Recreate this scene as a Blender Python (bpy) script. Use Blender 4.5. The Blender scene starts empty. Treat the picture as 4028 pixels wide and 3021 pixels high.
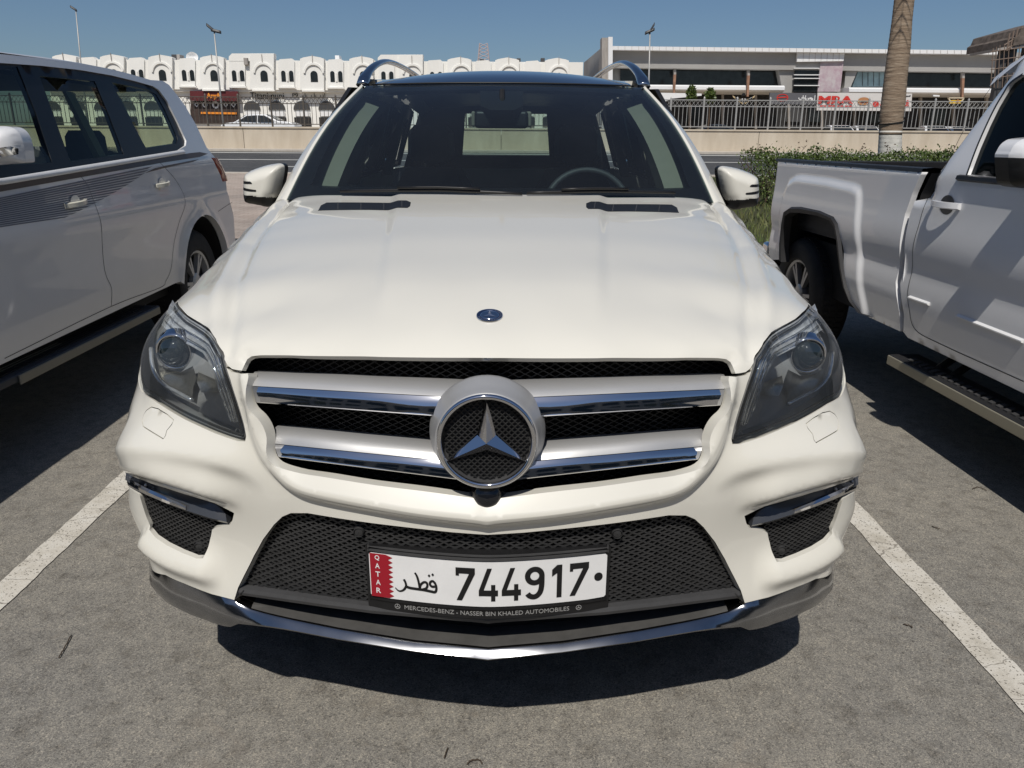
import bpy, bmesh, math, random
import numpy as np
from mathutils import Vector, Matrix
from mathutils.geometry import delaunay_2d_cdt
R = math.radians
SC = bpy.context.scene

# ------------------------------------------------------------------ camera, sky, sun, exposure
CAM_H, PITCH, ROLL, FPX = 1.45, R(17.66), 0.006, 3000.0      # focal length in pixels of the 4028 px wide photograph
_f = np.array([0, math.cos(PITCH), -math.sin(PITCH)]); _r0 = np.array([1., 0, 0]); _u0 = np.array([0, math.sin(PITCH), math.cos(PITCH)])
_r = _r0 * math.cos(ROLL) + _u0 * math.sin(ROLL); _u = -_r0 * math.sin(ROLL) + _u0 * math.cos(ROLL)
cd = bpy.data.cameras.new('camera'); cam = bpy.data.objects.new('camera', cd); SC.collection.objects.link(cam)
cd.sensor_width = 36.0; cd.lens = FPX / 4028 * 36.0; cd.clip_start = 0.05; cd.clip_end = 3000
cam.matrix_world = Matrix(((_r[0], _u[0], -_f[0], 0), (_r[1], _u[1], -_f[1], 0), (_r[2], _u[2], -_f[2], CAM_H), (0, 0, 0, 1)))
SC.camera = cam
SUN_EL, SUN_AZ = R(54), R(190)
wd = bpy.data.worlds.new("World"); SC.world = wd; wd.use_nodes = True
nt = wd.node_tree; bg = nt.nodes['Background']
sk = nt.nodes.new('ShaderNodeTexSky'); sk.sky_type = 'NISHITA'; sk.sun_disc = False
sk.sun_elevation = SUN_EL; sk.sun_rotation = SUN_AZ; sk.altitude = 0; sk.air_density = 1.0; sk.dust_density = .8; sk.ozone_density = 6.5
nt.links.new(sk.outputs[0], bg.inputs[0]); bg.inputs[1].default_value = 0.055
sl = bpy.data.lights.new('sun', 'SUN'); sun = bpy.data.objects.new('sun', sl); SC.collection.objects.link(sun)
sl.energy = 3.5; sl.angle = R(0.53); sl.color = (1.0, 0.95, 0.87)
_sd = Vector((math.sin(SUN_AZ) * math.cos(SUN_EL), math.cos(SUN_AZ) * math.cos(SUN_EL), math.sin(SUN_EL)))
sun.rotation_euler = _sd.to_track_quat('Z', 'Y').to_euler()
SC.view_settings.view_transform = 'Standard'; SC.view_settings.look = 'None'
SC.view_settings.exposure = 0.14; SC.view_settings.gamma = 1.0
SC.cycles.max_bounces = 10; SC.cycles.transparent_max_bounces = 16; SC.cycles.glossy_bounces = 4
SC.cycles.caustics_reflective = False; SC.cycles.caustics_refractive = False; SC.cycles.sample_clamp_indirect = 4.0

# ------------------------------------------------------------------ measured view: photo pixel -> point at a chosen real distance
CAMP = np.array([0, 0, CAM_H])
def ray(u, v):
    return _f + _r * ((u - 2014.0) / FPX) - _u * ((v - 1510.5) / FPX)
def aty(u, v, y):
    r = ray(u, v); return CAMP + r * (y / r[1])
def atz(u, v, z):
    r = ray(u, v); return CAMP + r * ((z - CAM_H) / r[2])
def atx(u, v, x):
    r = ray(u, v); return CAMP + r * (x / r[0])

# ------------------------------------------------------------------ materials
MATS = {}
def principled(name, col, rough=0.5, metal=0.0, coat=0.0, spec=0.5, var=0.0, vscale=8.0, bump=0.0, bscale=40.0, coat_rough=0.03, trans=0.0, ior=1.45, col2=None, detail=4.0):
    m = bpy.data.materials.new(name); m.use_nodes = True; n = m.node_tree.nodes; l = m.node_tree.links; b = n['Principled BSDF']
    b.inputs['Base Color'].default_value = (*col, 1); b.inputs['Roughness'].default_value = rough; b.inputs['Metallic'].default_value = metal
    b.inputs['Coat Weight'].default_value = coat; b.inputs['Coat Roughness'].default_value = coat_rough
    b.inputs['Specular IOR Level'].default_value = spec; b.inputs['Transmission Weight'].default_value = trans; b.inputs['IOR'].default_value = ior
    if var or bump:
        tc = n.new('ShaderNodeTexCoord')
        ns = n.new('ShaderNodeTexNoise'); ns.inputs['Scale'].default_value = vscale; ns.inputs['Detail'].default_value = detail; ns.inputs['Roughness'].default_value = .65
        l.new(tc.outputs['Object'], ns.inputs['Vector'])
        if var:
            mx = n.new('ShaderNodeMix'); mx.data_type = 'RGBA'
            c2 = col2 or tuple(max(0, c * (1 - var)) for c in col)
            mx.inputs[6].default_value = (*col, 1); mx.inputs[7].default_value = (*c2, 1)
            cr = n.new('ShaderNodeMapRange'); cr.inputs[1].default_value = .35; cr.inputs[2].default_value = .68
            l.new(ns.outputs['Fac'], cr.inputs[0]); l.new(cr.outputs[0], mx.inputs[0]); l.new(mx.outputs[2], b.inputs['Base Color'])
        if bump:
            n2 = n.new('ShaderNodeTexNoise'); n2.inputs['Scale'].default_value = bscale; n2.inputs['Detail'].default_value = 5
            l.new(tc.outputs['Object'], n2.inputs['Vector'])
            bp = n.new('ShaderNodeBump'); bp.inputs['Strength'].default_value = bump; bp.inputs['Distance'].default_value = .01
            l.new(n2.outputs['Fac'], bp.inputs['Height']); l.new(bp.outputs[0], b.inputs['Normal'])
    MATS[name] = m; return m
def glassy(name, tint, refl=1.0, rough=0.0, ior=1.5, film=0.0):
    m = bpy.data.materials.new(name); m.use_nodes = True; n = m.node_tree.nodes; l = m.node_tree.links
    n.remove(n['Principled BSDF']); o = n['Material Output']
    t = n.new('ShaderNodeBsdfTransparent'); t.inputs[0].default_value = (*tint, 1)
    g = n.new('ShaderNodeBsdfGlossy'); g.inputs['Roughness'].default_value = rough; g.inputs['Color'].default_value = (refl, refl, refl, 1)
    fr = n.new('ShaderNodeFresnel'); fr.inputs[0].default_value = ior
    mx = n.new('ShaderNodeMixShader'); l.new(fr.outputs[0], mx.inputs[0]); l.new(t.outputs[0], mx.inputs[1]); l.new(g.outputs[0], mx.inputs[2]); l.new(mx.outputs[0], o.inputs[0])
    if film: # thin dust film
        d = n.new('ShaderNodeBsdfDiffuse'); d.inputs[0].default_value = (.42, .45, .47, 1); m2 = n.new('ShaderNodeMixShader'); tc = n.new('ShaderNodeTexCoord'); ns = n.new('ShaderNodeTexNoise'); ns.inputs['Scale'].default_value = 3.5; ns.inputs['Detail'].default_value = 6; mr = n.new('ShaderNodeMapRange'); mr.inputs[3].default_value = film * .5; mr.inputs[4].default_value = film * 1.5
        l.new(tc.outputs['Object'], ns.inputs['Vector']); l.new(ns.outputs['Fac'], mr.inputs[0]); l.new(mr.outputs[0], m2.inputs[0]); l.new(mx.outputs[0], m2.inputs[1]); l.new(d.outputs[0], m2.inputs[2]); l.new(m2.outputs[0], o.inputs[0])
    MATS[name] = m; return m
M_PAINT = principled('pearl_white_paint', (.71, .692, .625), rough=.34, coat=1.0, coat_rough=.025, var=.03, vscale=1.6, spec=.45)
M_PAINT2 = principled('white_paint', (.72, .725, .735), rough=.3, coat=.8, coat_rough=.03, var=.05, vscale=1.5, bump=.06, bscale=2.2)
M_PAINT3 = principled('cool_white_paint', (.76, .765, .78), rough=.3, coat=.8, coat_rough=.03, var=.03, vscale=1.5)
M_BLACK = principled('black_plastic', (.012, .012, .013), rough=.45, var=.3, vscale=30)
M_MESHM = principled('grille_plastic', (.035, .035, .036), rough=.5, var=.3, vscale=25)
M_GLOSSB = principled('gloss_black', (.008, .009, .012), rough=.12, coat=.5)
M_GREYP = principled('grey_plastic', (.06, .06, .062), rough=.5, var=.2, vscale=20)
M_CHROME = principled('chrome', (.70, .70, .72), rough=.05, metal=1.0)
M_DCHROME = principled('dusty_chrome', (.58, .58, .58), rough=.09, metal=1.0, var=.12, vscale=9)
M_SILVER = principled('satin_silver', (.50, .50, .50), rough=.42, metal=.55, var=.05, vscale=6)
M_RUBBER = principled('tyre_rubber', (.02, .02, .021), rough=.75, var=.5, vscale=12, bump=.2)
M_ALLOY = principled('alloy_grey', (.36, .36, .37), rough=.35, metal=.8)
M_DARK = principled('void_dark', (.006, .006, .007), rough=.8, var=.3, vscale=10)
M_WHITE = principled('sign_white', (.80, .80, .80), rough=.35, var=.06, vscale=14)
M_INK = principled('ink_black', (.010, .010, .011), rough=.4, var=.2)
M_GLASS = glassy('windscreen_glass', (.60, .72, .72), ior=1.42, film=.018)
M_TINT = glassy('tinted_glass', (.42, .50, .46), ior=1.28)
M_LIP = principled('dark_chrome', (.36, .365, .38), rough=.17, metal=1.0, var=.25, vscale=7)
M_LENS = glassy('lamp_lens', (.90, .92, .92), ior=1.42, film=.045)

# ------------------------------------------------------------------ object helpers
def tag(o, label=None, cat=None, group=None, kind=None):
    if label: o['label'] = label
    if cat: o['category'] = cat
    if group: o['group'] = group
    if kind: o['kind'] = kind
    return o
def empty(name, loc=(0, 0, 0), rz=0, **k):
    o = bpy.data.objects.new(name, None); o.empty_display_size = .2; SC.collection.objects.link(o); o.location = loc; o.rotation_euler = (0, 0, rz); return tag(o, **k)
def obj(name, verts, faces, mat, parent=None, smooth=True, **k):
    me = bpy.data.meshes.new(name); me.from_pydata([tuple(map(float, v)) for v in verts], [], [tuple(map(int, f)) for f in faces]); me.validate()
    me.materials.append(mat)
    if smooth and len(me.polygons): me.polygons.foreach_set('use_smooth', [True] * len(me.polygons))
    o = bpy.data.objects.new(name, me); SC.collection.objects.link(o)
    if parent: o.parent = parent
    return tag(o, **k)
def copy_tree(o, parent=None):
    c = o.copy(); SC.collection.objects.link(c); c.parent = parent
    for ch in list(o.children): copy_tree(ch, c)
    return c
class MB:
    """collects boxes, bars, tubes and prisms; build() links them as one mesh object"""
    def __init__(s): s.v = []; s.f = []
    def add(s, v, f):
        k = len(s.v); s.v += [tuple(map(float, p)) for p in v]; s.f += [tuple(int(i) + k for i in q) for q in f]; return s
    def box(s, a, b):
        x0, y0, z0 = a; x1, y1, z1 = b
        return s.add([(x0, y0, z0), (x1, y0, z0), (x1, y1, z0), (x0, y1, z0), (x0, y0, z1), (x1, y0, z1), (x1, y1, z1), (x0, y1, z1)],
                     [(0, 3, 2, 1), (4, 5, 6, 7), (0, 1, 5, 4), (1, 2, 6, 5), (2, 3, 7, 6), (3, 0, 4, 7)])
    def hexa(s, p):  # eight corners, bottom then top, same winding as box
        return s.add(p, [(0, 3, 2, 1), (4, 5, 6, 7), (0, 1, 5, 4), (1, 2, 6, 5), (2, 3, 7, 6), (3, 0, 4, 7)])
    def tube(s, pts, r, n=8, cap=True, sq=None):
        pts = [np.array(p, float) for p in pts]; rr = r if hasattr(r, '__len__') else [r] * len(pts)
        rings = []; up = None
        for i, p in enumerate(pts):
            t = pts[min(i + 1, len(pts) - 1)] - pts[max(i - 1, 0)]; t = t / (np.linalg.norm(t) + 1e-9)
            if up is None:
                up = np.array([0, 0, 1.]) if abs(t[2]) < .9 else np.array([1., 0, 0])
            a = np.cross(t, up); a /= np.linalg.norm(a) + 1e-9; b = np.cross(a, t); up = b
            k2 = 1 if sq is None else sq
            rings.append([p + rr[i] * (a * math.cos(2 * math.pi * j / n) + b * k2 * math.sin(2 * math.pi * j / n)) for j in range(n)])
        v = [q for g in rings for q in g]; f = []
        for i in range(len(pts) - 1):
            for j in range(n):
                f.append((i * n + j, i * n + (j + 1) % n, (i + 1) * n + (j + 1) % n, (i + 1) * n + j))
        if cap: f.append(tuple(range(n))[::-1]); f.append(tuple((len(pts) - 1) * n + j for j in range(n)))
        return s.add(v, f)
    def prism(s, poly, a, b):
        """poly: list of 3D points; extruded by vector (b - a)"""
        d = np.array(b, float) - np.array(a, float); n = len(poly); v = [np.array(p, float) for p in poly]; v = v + [p + d for p in v]
        return s.add(v, [tuple(range(n))[::-1], tuple(range(n, 2 * n))] + [(i, (i + 1) % n, n + (i + 1) % n, n + i) for i in range(n)])
    def loft(s, rings, close=True, cap=True):
        n = len(rings[0]); v = [p for g in rings for p in g]; f = []
        for i in range(len(rings) - 1):
            for j in range(n if close else n - 1):
                f.append((i * n + j, i * n + (j + 1) % n, (i + 1) * n + (j + 1) % n, (i + 1) * n + j))
        if cap and close: f.append(tuple(range(n))[::-1]); f.append(tuple((len(rings) - 1) * n + j for j in range(n)))
        return s.add(v, f)
    def build(s, name, mat, parent=None, smooth=False, bevel=0, seg=2, **k):
        o = obj(name, s.v, s.f, mat, parent, smooth, **k)
        bm = bmesh.new(); bm.from_mesh(o.data); bmesh.ops.recalc_face_normals(bm, faces=bm.faces); bm.to_mesh(o.data); bm.free()
        if bevel:
            m = o.modifiers.new('b', 'BEVEL'); m.width = bevel; m.segments = seg; m.limit_method = 'ANGLE'; m.angle_limit = R(35)
            o.data.polygons.foreach_set('use_smooth', [True] * len(o.data.polygons)); m.harden_normals = False
            m2 = o.modifiers.new('w', 'WEIGHTED_NORMAL'); m2.keep_sharp = True
        elif smooth == 'auto':
            autosmooth(o)
        return o
def autosmooth(o, ang=35):
    me = o.data; bm = bmesh.new(); bm.from_mesh(me)
    for e in bm.edges:
        if len(e.link_faces) == 2: e.smooth = e.calc_face_angle(0) < R(ang)
        else: e.smooth = False
    for f in bm.faces: f.smooth = True
    bm.to_mesh(me); bm.free()

# ------------------------------------------------------------------ 2D polygon tools
def resample(poly, h, closed=True):
    P = np.array(poly, float); out = []; n = len(P)
    for i in range(n if closed else n - 1):
        a, b = P[i], P[(i + 1) % n]; k = max(1, int(round(np.linalg.norm(b - a) / h)))
        for j in range(k): out.append(a + (b - a) * j / k)
    if not closed: out.append(P[-1])
    return np.array(out)
def spline(poly, per=6, closed=False):
    """Catmull-Rom through the points"""
    P = np.array(poly, float); n = len(P); out = []
    for i in range(n if closed else n - 1):
        p1, p2 = P[i], P[(i + 1) % n]
        p0 = P[i - 1] if (closed or i > 0) else 2 * p1 - p2
        p3 = P[(i + 2) % n] if (closed or i + 2 < n) else 2 * p2 - p1
        for j in range(per):
            t = j / per; out.append(.5 * ((2 * p1) + (-p0 + p2) * t + (2 * p0 - 5 * p1 + 4 * p2 - p3) * t * t + (-p0 + 3 * p1 - 3 * p2 + p3) * t ** 3))
    if not closed: out.append(P[-1])
    return np.array(out)
def inside(pts, poly):
    pts = np.asarray(pts); poly = np.asarray(poly); x, y = pts[:, 0], pts[:, 1]; c = np.zeros(len(pts), bool); n = len(poly)
    for i in range(n):
        x1, y1 = poly[i]; x2, y2 = poly[(i + 1) % n]
        if y1 == y2: continue
        k = ((y1 > y) != (y2 > y)) & (x < (x2 - x1) * (y - y1) / (y2 - y1) + x1); c ^= k
    return c
def segdist(pts, line, closed=False):
    """distance to a 2D polyline, side sign (+ = left of the line's direction) and position along it 0..1"""
    pts = np.asarray(pts, float); L = np.asarray(line, float); n = len(L); best = np.full(len(pts), 1e9); side = np.zeros(len(pts)); tt = np.zeros(len(pts))
    seg = [(L[i], L[(i + 1) % n]) for i in range(n if closed else n - 1)]; ln = [np.linalg.norm(b - a) for a, b in seg]; tot = sum(ln); acc = 0
    for (a, b), l_ in zip(seg, ln):
        d = b - a; t = np.clip(((pts - a) @ d) / (d @ d + 1e-12), 0, 1); q = a + t[:, None] * d; e = np.linalg.norm(pts - q, axis=1)
        k = e < best; best[k] = e[k]; cr = d[0] * (pts[:, 1] - a[1]) - d[1] * (pts[:, 0] - a[0]); side[k] = np.sign(cr[k]); tt[k] = (acc + t[k] * l_) / tot; acc += l_
    return best, side, tt
def smooth01(x): x = np.clip(x, 0, 1); return x * x * (3 - 2 * x)

class Skin:
    """smooth body surface: a thin-plate spline of the distance from an inner point over all directions, symmetric in x"""
    def __init__(s, pts, C, phi, lam=1e-5):
        s.C = np.array(C, float); s.a = np.array([0, -math.cos(phi), math.sin(phi)]); s.e1 = np.array([1., 0, 0]); s.e2 = np.array([0, math.sin(phi), math.cos(phi)])
        P = np.array(pts, float); Q = P[P[:, 0] > 1e-4] * np.array([-1, 1, 1]); P = np.vstack([P, Q])
        d = P - s.C; rr = np.linalg.norm(d, axis=1); X = s.dirpq(d / rr[:, None]); n = len(X)
        K = s.kern(X, X) + lam * np.eye(n); A = np.hstack([np.ones((n, 1)), X]); M = np.zeros((n + 3, n + 3)); M[:n, :n] = K; M[:n, n:] = A; M[n:, :n] = A.T
        w = np.linalg.solve(M, np.concatenate([rr, np.zeros(3)])); s.X = X; s.w = w; s.disp = None
        s.err = np.abs(s.kern(X, X) @ w[:n] + A @ w[n:] - rr).max()
    def kern(s, A, B):
        d2 = ((A[:, None, :] - B[None, :, :]) ** 2).sum(-1); return np.where(d2 > 1e-12, .5 * d2 * np.log(d2 + 1e-20), 0)
    def dirpq(s, d): k = 1 + d @ s.a; return np.stack([d @ s.e1 / k, d @ s.e2 / k], -1)
    def pqdir(s, X):
        q = (X ** 2).sum(-1); k = 1 / (1 + q); return (2 * X[:, :1] * k[:, None]) * s.e1 + (2 * X[:, 1:2] * k[:, None]) * s.e2 + ((1 - q) * k)[:, None] * s.a
    def rad(s, X):
        out = np.empty(len(X)); n = len(s.X)
        for i in range(0, len(X), 4000):
            x = X[i:i + 4000]; out[i:i + 4000] = s.kern(x, s.X) @ s.w[:n] + s.w[n] + x @ s.w[n + 1:]
        return out
    def base(s, X): X = np.asarray(X, float); return s.C + s.pqdir(X) * s.rad(X)[:, None]
    def normal(s, X, fn=None):
        fn = fn or s.base; e = 1e-3; X = np.asarray(X, float)
        a = fn(X + [e, 0]) - fn(X - [e, 0]); b = fn(X + [0, e]) - fn(X - [0, e]); n = np.cross(a, b); n /= np.linalg.norm(n, axis=1)[:, None]
        o = s.pqdir(X); n *= np.sign((n * o).sum(1))[:, None]; return n
    def at(s, X, off=0.0):
        X = np.asarray(X, float); P = s.base(X); N = None
        if s.disp is not None or np.any(off):
            N = s.normal(X)
            if s.disp is not None: P = P + N * s.disp(P)[:, None]
            P = P + N * (off if np.isscalar(off) else np.asarray(off)[:, None])
        return P
    def pqof(s, P): d = np.asarray(P, float) - s.C; return s.dirpq(d / np.linalg.norm(d, axis=-1, keepdims=True))
    def hit(s, uv, org, fold=True):
        """photo pixels -> pq on the base surface (org: the thing's place); rays that miss use their closest approach"""
        out = []
        for u, v in uv:
            r = ray(u, v); r = r / np.linalg.norm(r); o = CAMP - org; t = np.linspace(.8, 4.5, 400); P = o + t[:, None] * r
            d = P - s.C; f = np.linalg.norm(d, axis=1) - s.rad(s.pqof(P)); k = np.where((f[:-1] > 0) & (f[1:] <= 0))[0]
            if len(k):
                lo, hi = t[k[0]], t[k[0] + 1]
                for _ in range(22):
                    m = (lo + hi) / 2; p = (o + m * r)[None]; g = np.linalg.norm(p - s.C) - s.rad(s.pqof(p))[0]
                    if g > 0: lo = m
                    else: hi = m
                p = o + hi * r
            else: p = P[np.argmin(np.abs(f))]
            p = p.copy()
            if fold: p[0] = abs(p[0])
            out.append(s.pqof(p[None])[0])
        return np.array(out)
def mirror_outline(half):
    """half outline in pq for x>=0 starting and ending on the axis -> full closed outline"""
    H = np.array(half); return np.vstack([H, (H * [-1, 1])[::-1]])
def cdt(outer, holes, h, lines=()):
    rings = [resample(outer, h)] + [resample(q, h) for q in holes]
    LN = []
    for q in lines:
        q = resample(q, h * .8, False); ok = inside(q, rings[0])
        for r_ in rings[1:]: ok &= ~inside(q, r_)
        for r_ in rings: ok &= segdist(q, r_, True)[0] > h * .4
        run = []
        for p_, o_ in zip(q, ok):
            if o_: run.append(p_)
            if (not o_) and len(run) > 1: LN.append(np.array(run)); run = []
            elif not o_: run = []
        if len(run) > 1: LN.append(np.array(run))
    V = np.vstack(rings + LN); E = []; k = 0
    for r_ in rings:
        n = len(r_); E += [(k + i, k + (i + 1) % n) for i in range(n)]; k += n
    for r_ in LN:
        n = len(r_); E += [(k + i, k + i + 1) for i in range(n - 1)]; k += n
    lo, hi = rings[0].min(0), rings[0].max(0); g = []
    yy = np.arange(lo[1], hi[1], h * .866)
    for i, y in enumerate(yy):
        xs = np.arange(lo[0] + (h / 2 if i % 2 else 0), hi[0], h); g.append(np.stack([xs, np.full(len(xs), y)], -1))
    G = np.vstack(g); k = inside(G, rings[0])
    for r_ in rings[1:]: k &= ~inside(G, r_)
    G = G[k]
    for r_ in rings: # keep clear of the boundary
        d, _, _ = segdist(G, r_, True); G = G[d > h * .45]
    for r_ in LN:
        d, _, _ = segdist(G, r_); G = G[d > h * .45]
    A = np.vstack([V, G])
    vo, eo, fo, *_ = delaunay_2d_cdt([Vector(p) for p in A], E, [], 0, 1e-7)
    vo = np.array([tuple(p) for p in vo]); fo = np.array([f for f in fo if len(f) == 3]); c = vo[fo].mean(1); k = inside(c, rings[0])
    for r_ in rings[1:]: k &= ~inside(c, r_)
    return vo, fo[k], rings
def boundary_edges(F):
    cnt = {}
    for f in F:
        for i in range(3):
            a, b = f[i], f[(i + 1) % 3]; cnt.setdefault((min(a, b), max(a, b)), []).append((a, b))
    return [v[0] for v in cnt.values() if len(v) == 1]
def panel(name, sk, outer, holes, h, mat, parent, off=0.0, flange=.012, fvec=None, smooth=True, hole_flange=None, lines=(), **k):
    """cut a region out of a skin; edges turn inwards by FLANGE (along -normal, or along fvec)"""
    V, F, rings = cdt(outer, holes, h, lines); P = sk.at(V, off); N = sk.normal(V)
    used = np.unique(F); mp = -np.ones(len(V), int); mp[used] = np.arange(len(used)); V, P, N = V[used], P[used], N[used]; F = mp[F]
    a, b, c = P[F[:, 0]], P[F[:, 1]], P[F[:, 2]]; w = (np.cross(b - a, c - a) * N[F[:, 0]]).sum(1) < 0; F[w] = F[w][:, ::-1]
    verts = [tuple(p) for p in P]; faces = [tuple(f) for f in F]
    if flange:
        be = boundary_edges(F); idx = {}
        hr = [r_ for r_ in rings[1:]]
        for (i, j) in be:
            q = []
            for m in (i, j):
                if m not in idx:
                    fl = flange; vec = -N[m]
                    if hr and hole_flange:
                        for r_, hf in zip(hr, hole_flange):
                            if hf and np.min(np.linalg.norm(r_ - V[m], axis=1)) < h * .3:
                                fl, vv = hf
                                if vv is not None: vec = np.array(vv, float)
                    k0 = len(verts); verts.append(tuple(P[m])); verts.append(tuple(P[m] + vec * fl * .25 + 0)); verts.append(tuple(P[m] + vec * fl)); idx[m] = k0
                q.append(idx[m])
            faces.append((q[1], q[0], q[0] + 1, q[1] + 1)); faces.append((q[1] + 1, q[0] + 1, q[0] + 2, q[1] + 2))
    return obj(name, verts, faces, mat, parent, smooth, **k)
# ================================================================== the white estate car facing the camera (car space: x right, y back from the nose, z up)
ORG = np.array([-.05, 1.43, 0.0])
D = 1.821   # pixels of the 2212 px wide working copy -> photograph
def dpx(l): return [(a * D, b * D) for a, b in l]
merc = empty('parked_car', tuple(ORG), label='pearl white off-roader seen head-on with a big star in its grille', cat='car', group='cars parked side by side in the marked bays')
cp = []
def st(y, l): cp.extend([(x, y, z) for x, z in l])
# hood stations
def hood_station(y):
    zc = np.interp(y, [.12, .22, .42, .72, 1.05, 1.46, 1.64], [1.060, 1.088, 1.130, 1.178, 1.222, 1.268, 1.284]); xe = float(np.interp(y, [.42, .72, 1.05, 1.3, 1.5, 1.64], [.800, .826, .856, .880, .902, .912]))
    l = []
    for u in (0, .18, .36, .54, .70, .82, .91, .97, 1.0): l.append((u * xe, zc - .045 * u ** 2.0 - .045 * u ** 9))
    for dx, dz in ((.035, .055), (.062, .125), (.082, .22), (.094, .36), (.100, .55)):
        if xe + dx < .965: l.append((min(xe + dx, .958), zc - .09 - dz))
        else: l.append((.958, zc - .09 - dz))
    return l
for y in (.72, .88, 1.05, 1.25, 1.46, 1.64): st(y, hood_station(y))
for y in (.42, .56): st(y, [q for q in hood_station(y) if q[1] > 1.0][:9])
st(.30, [(0, 1.106), (.2, 1.101), (.38, 1.089), (.52, 1.070), (.64, 1.047), (.70, 1.032)])
st(.20, [(0, 1.083), (.2, 1.077), (.38, 1.062), (.52, 1.042), (.59, 1.030)])
st(.12, [(0, 1.058), (.25, 1.045)])
# plan curves of the front, (x, y) at heights
def pl(z, l): cp.extend([(x, y, z) for x, y in l])
pl(1.03, [(0, .070), (.25, .088), (.42, .128), (.52, .165)])
pl(.99, [(0, .045), (.25, .064), (.42, .105), (.52, .138), (.58, .158)])
pl(.95, [(0, .035), (.42, .095), (.53, .13), (.65, .195), (.75, .262), (.817, .315), (.858, .375), (.883, .45), (.90, .58)])
pl(.86, [(0, .02), (.25, .04), (.42, .085), (.53, .125), (.64, .172), (.75, .235), (.835, .31), (.875, .36), (.902, .42), (.925, .55)])
pl(.78, [(0, .008), (.42, .074), (.53, .118), (.64, .150), (.75, .200), (.84, .262), (.895, .325), (.925, .39), (.945, .55)])
pl(.72, [(0, .0), (.22, .02), (.42, .068), (.53, .108), (.65, .143), (.75, .183), (.835, .238), (.88, .292), (.915, .352), (.938, .42), (.955, .6)])
pl(.65, [(0, .0), (.25, .024), (.45, .085), (.6, .142), (.75, .198), (.85, .266), (.898, .318), (.926, .372), (.95, .5), (.96, .7)])
pl(.56, [(0, .008), (.25, .034), (.47, .098), (.6, .152), (.7, .195), (.8, .236), (.89, .290), (.938, .350), (.955, .5), (.95, .65)])
pl(.46, [(0, .014), (.3, .048), (.5, .102), (.6, .138), (.7, .178), (.8, .228), (.87, .28), (.91, .345), (.935, .5), (.945, .65)])
pl(.38, [(0, .012), (.3, .042), (.5, .092), (.6, .125), (.7, .165), (.8, .218), (.855, .27), (.895, .34), (.925, .5)])
pl(.28, [(0, .03), (.3, .06), (.5, .11), (.7, .185), (.84, .28), (.89, .36)])
SK = Skin(cp, (0, 1.25, .55), R(30), 2.5e-4)
def hitd(l): return SK.hit(dpx(l), ORG)
def fp(l): # zoomed crop of the left headlight / grille area -> photo px
    return [(400 + .7233 * a, 1100 + .7233 * b) for a, b in l]
def wz(P): P = np.asarray(P); x = np.abs(P[:, 0]); return np.stack([x + .8 * P[:, 1], P[:, 2]], -1)
CREASE = []
def line_wz(uv, keep=0):
    X = SK.hit(spline(uv, 5), ORG)
    if keep:
        CREASE.append(X)
        t = np.gradient(X, axis=0); t /= np.linalg.norm(t, axis=1)[:, None]; nn = np.stack([-t[:, 1], t[:, 0]], -1)
        for q in keep if hasattr(keep, '__len__') else (): CREASE.append(X + nn * q)
    return wz(SK.base(X))
# sculpted features, all as (line, height, width above, width below, taper)
K_bar2 = line_wz(fp([(2110, 1352), (1800, 1318), (1500, 1272), (1200, 1212), (1060, 1165), (960, 1090), (885, 1000), (835, 900), (800, 800), (775, 700)]), (-.0036, .0036, .0072, .0108))
K_ridge = line_wz(fp([(2110, 1283), (1700, 1238), (1300, 1160), (1090, 1108), (985, 1015), (900, 865), (850, 730), (800, 600), (772, 515)]), (.0036, -.0036))
K_led = line_wz(fp([(95, 985), (250, 1025), (400, 1070), (560, 1120), (700, 1180), (790, 1230)]), 1)
K_sh = line_wz(fp([(95, 900), (250, 905), (420, 925), (600, 960), (760, 1010), (850, 1070), (930, 1140)]), 1)
K_fang = line_wz(fp([(215, 1350), (260, 1440), (350, 1510), (450, 1555), (560, 1590), (680, 1625)]), 1)
def ridge(W, L, A, up, dn, t0=.0, t1=.0, updir=1):
    d, s, t = segdist(W, L); s = s * updir
    w = np.where(s > 0, up, dn); f = np.exp(-(d / w) ** 2)
    if t0: f = f * smooth01(t / t0)
    if t1: f = f * smooth01((1 - t) / t1)
    return A * f
def step(W, L, A, w, updir=1, reach=.12):
    """raised on the upper side of the line, by A, over width w"""
    d, s, t = segdist(W, L); sd = d * s * updir; return A * smooth01(.5 + sd / w)
HD1 = None
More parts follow.
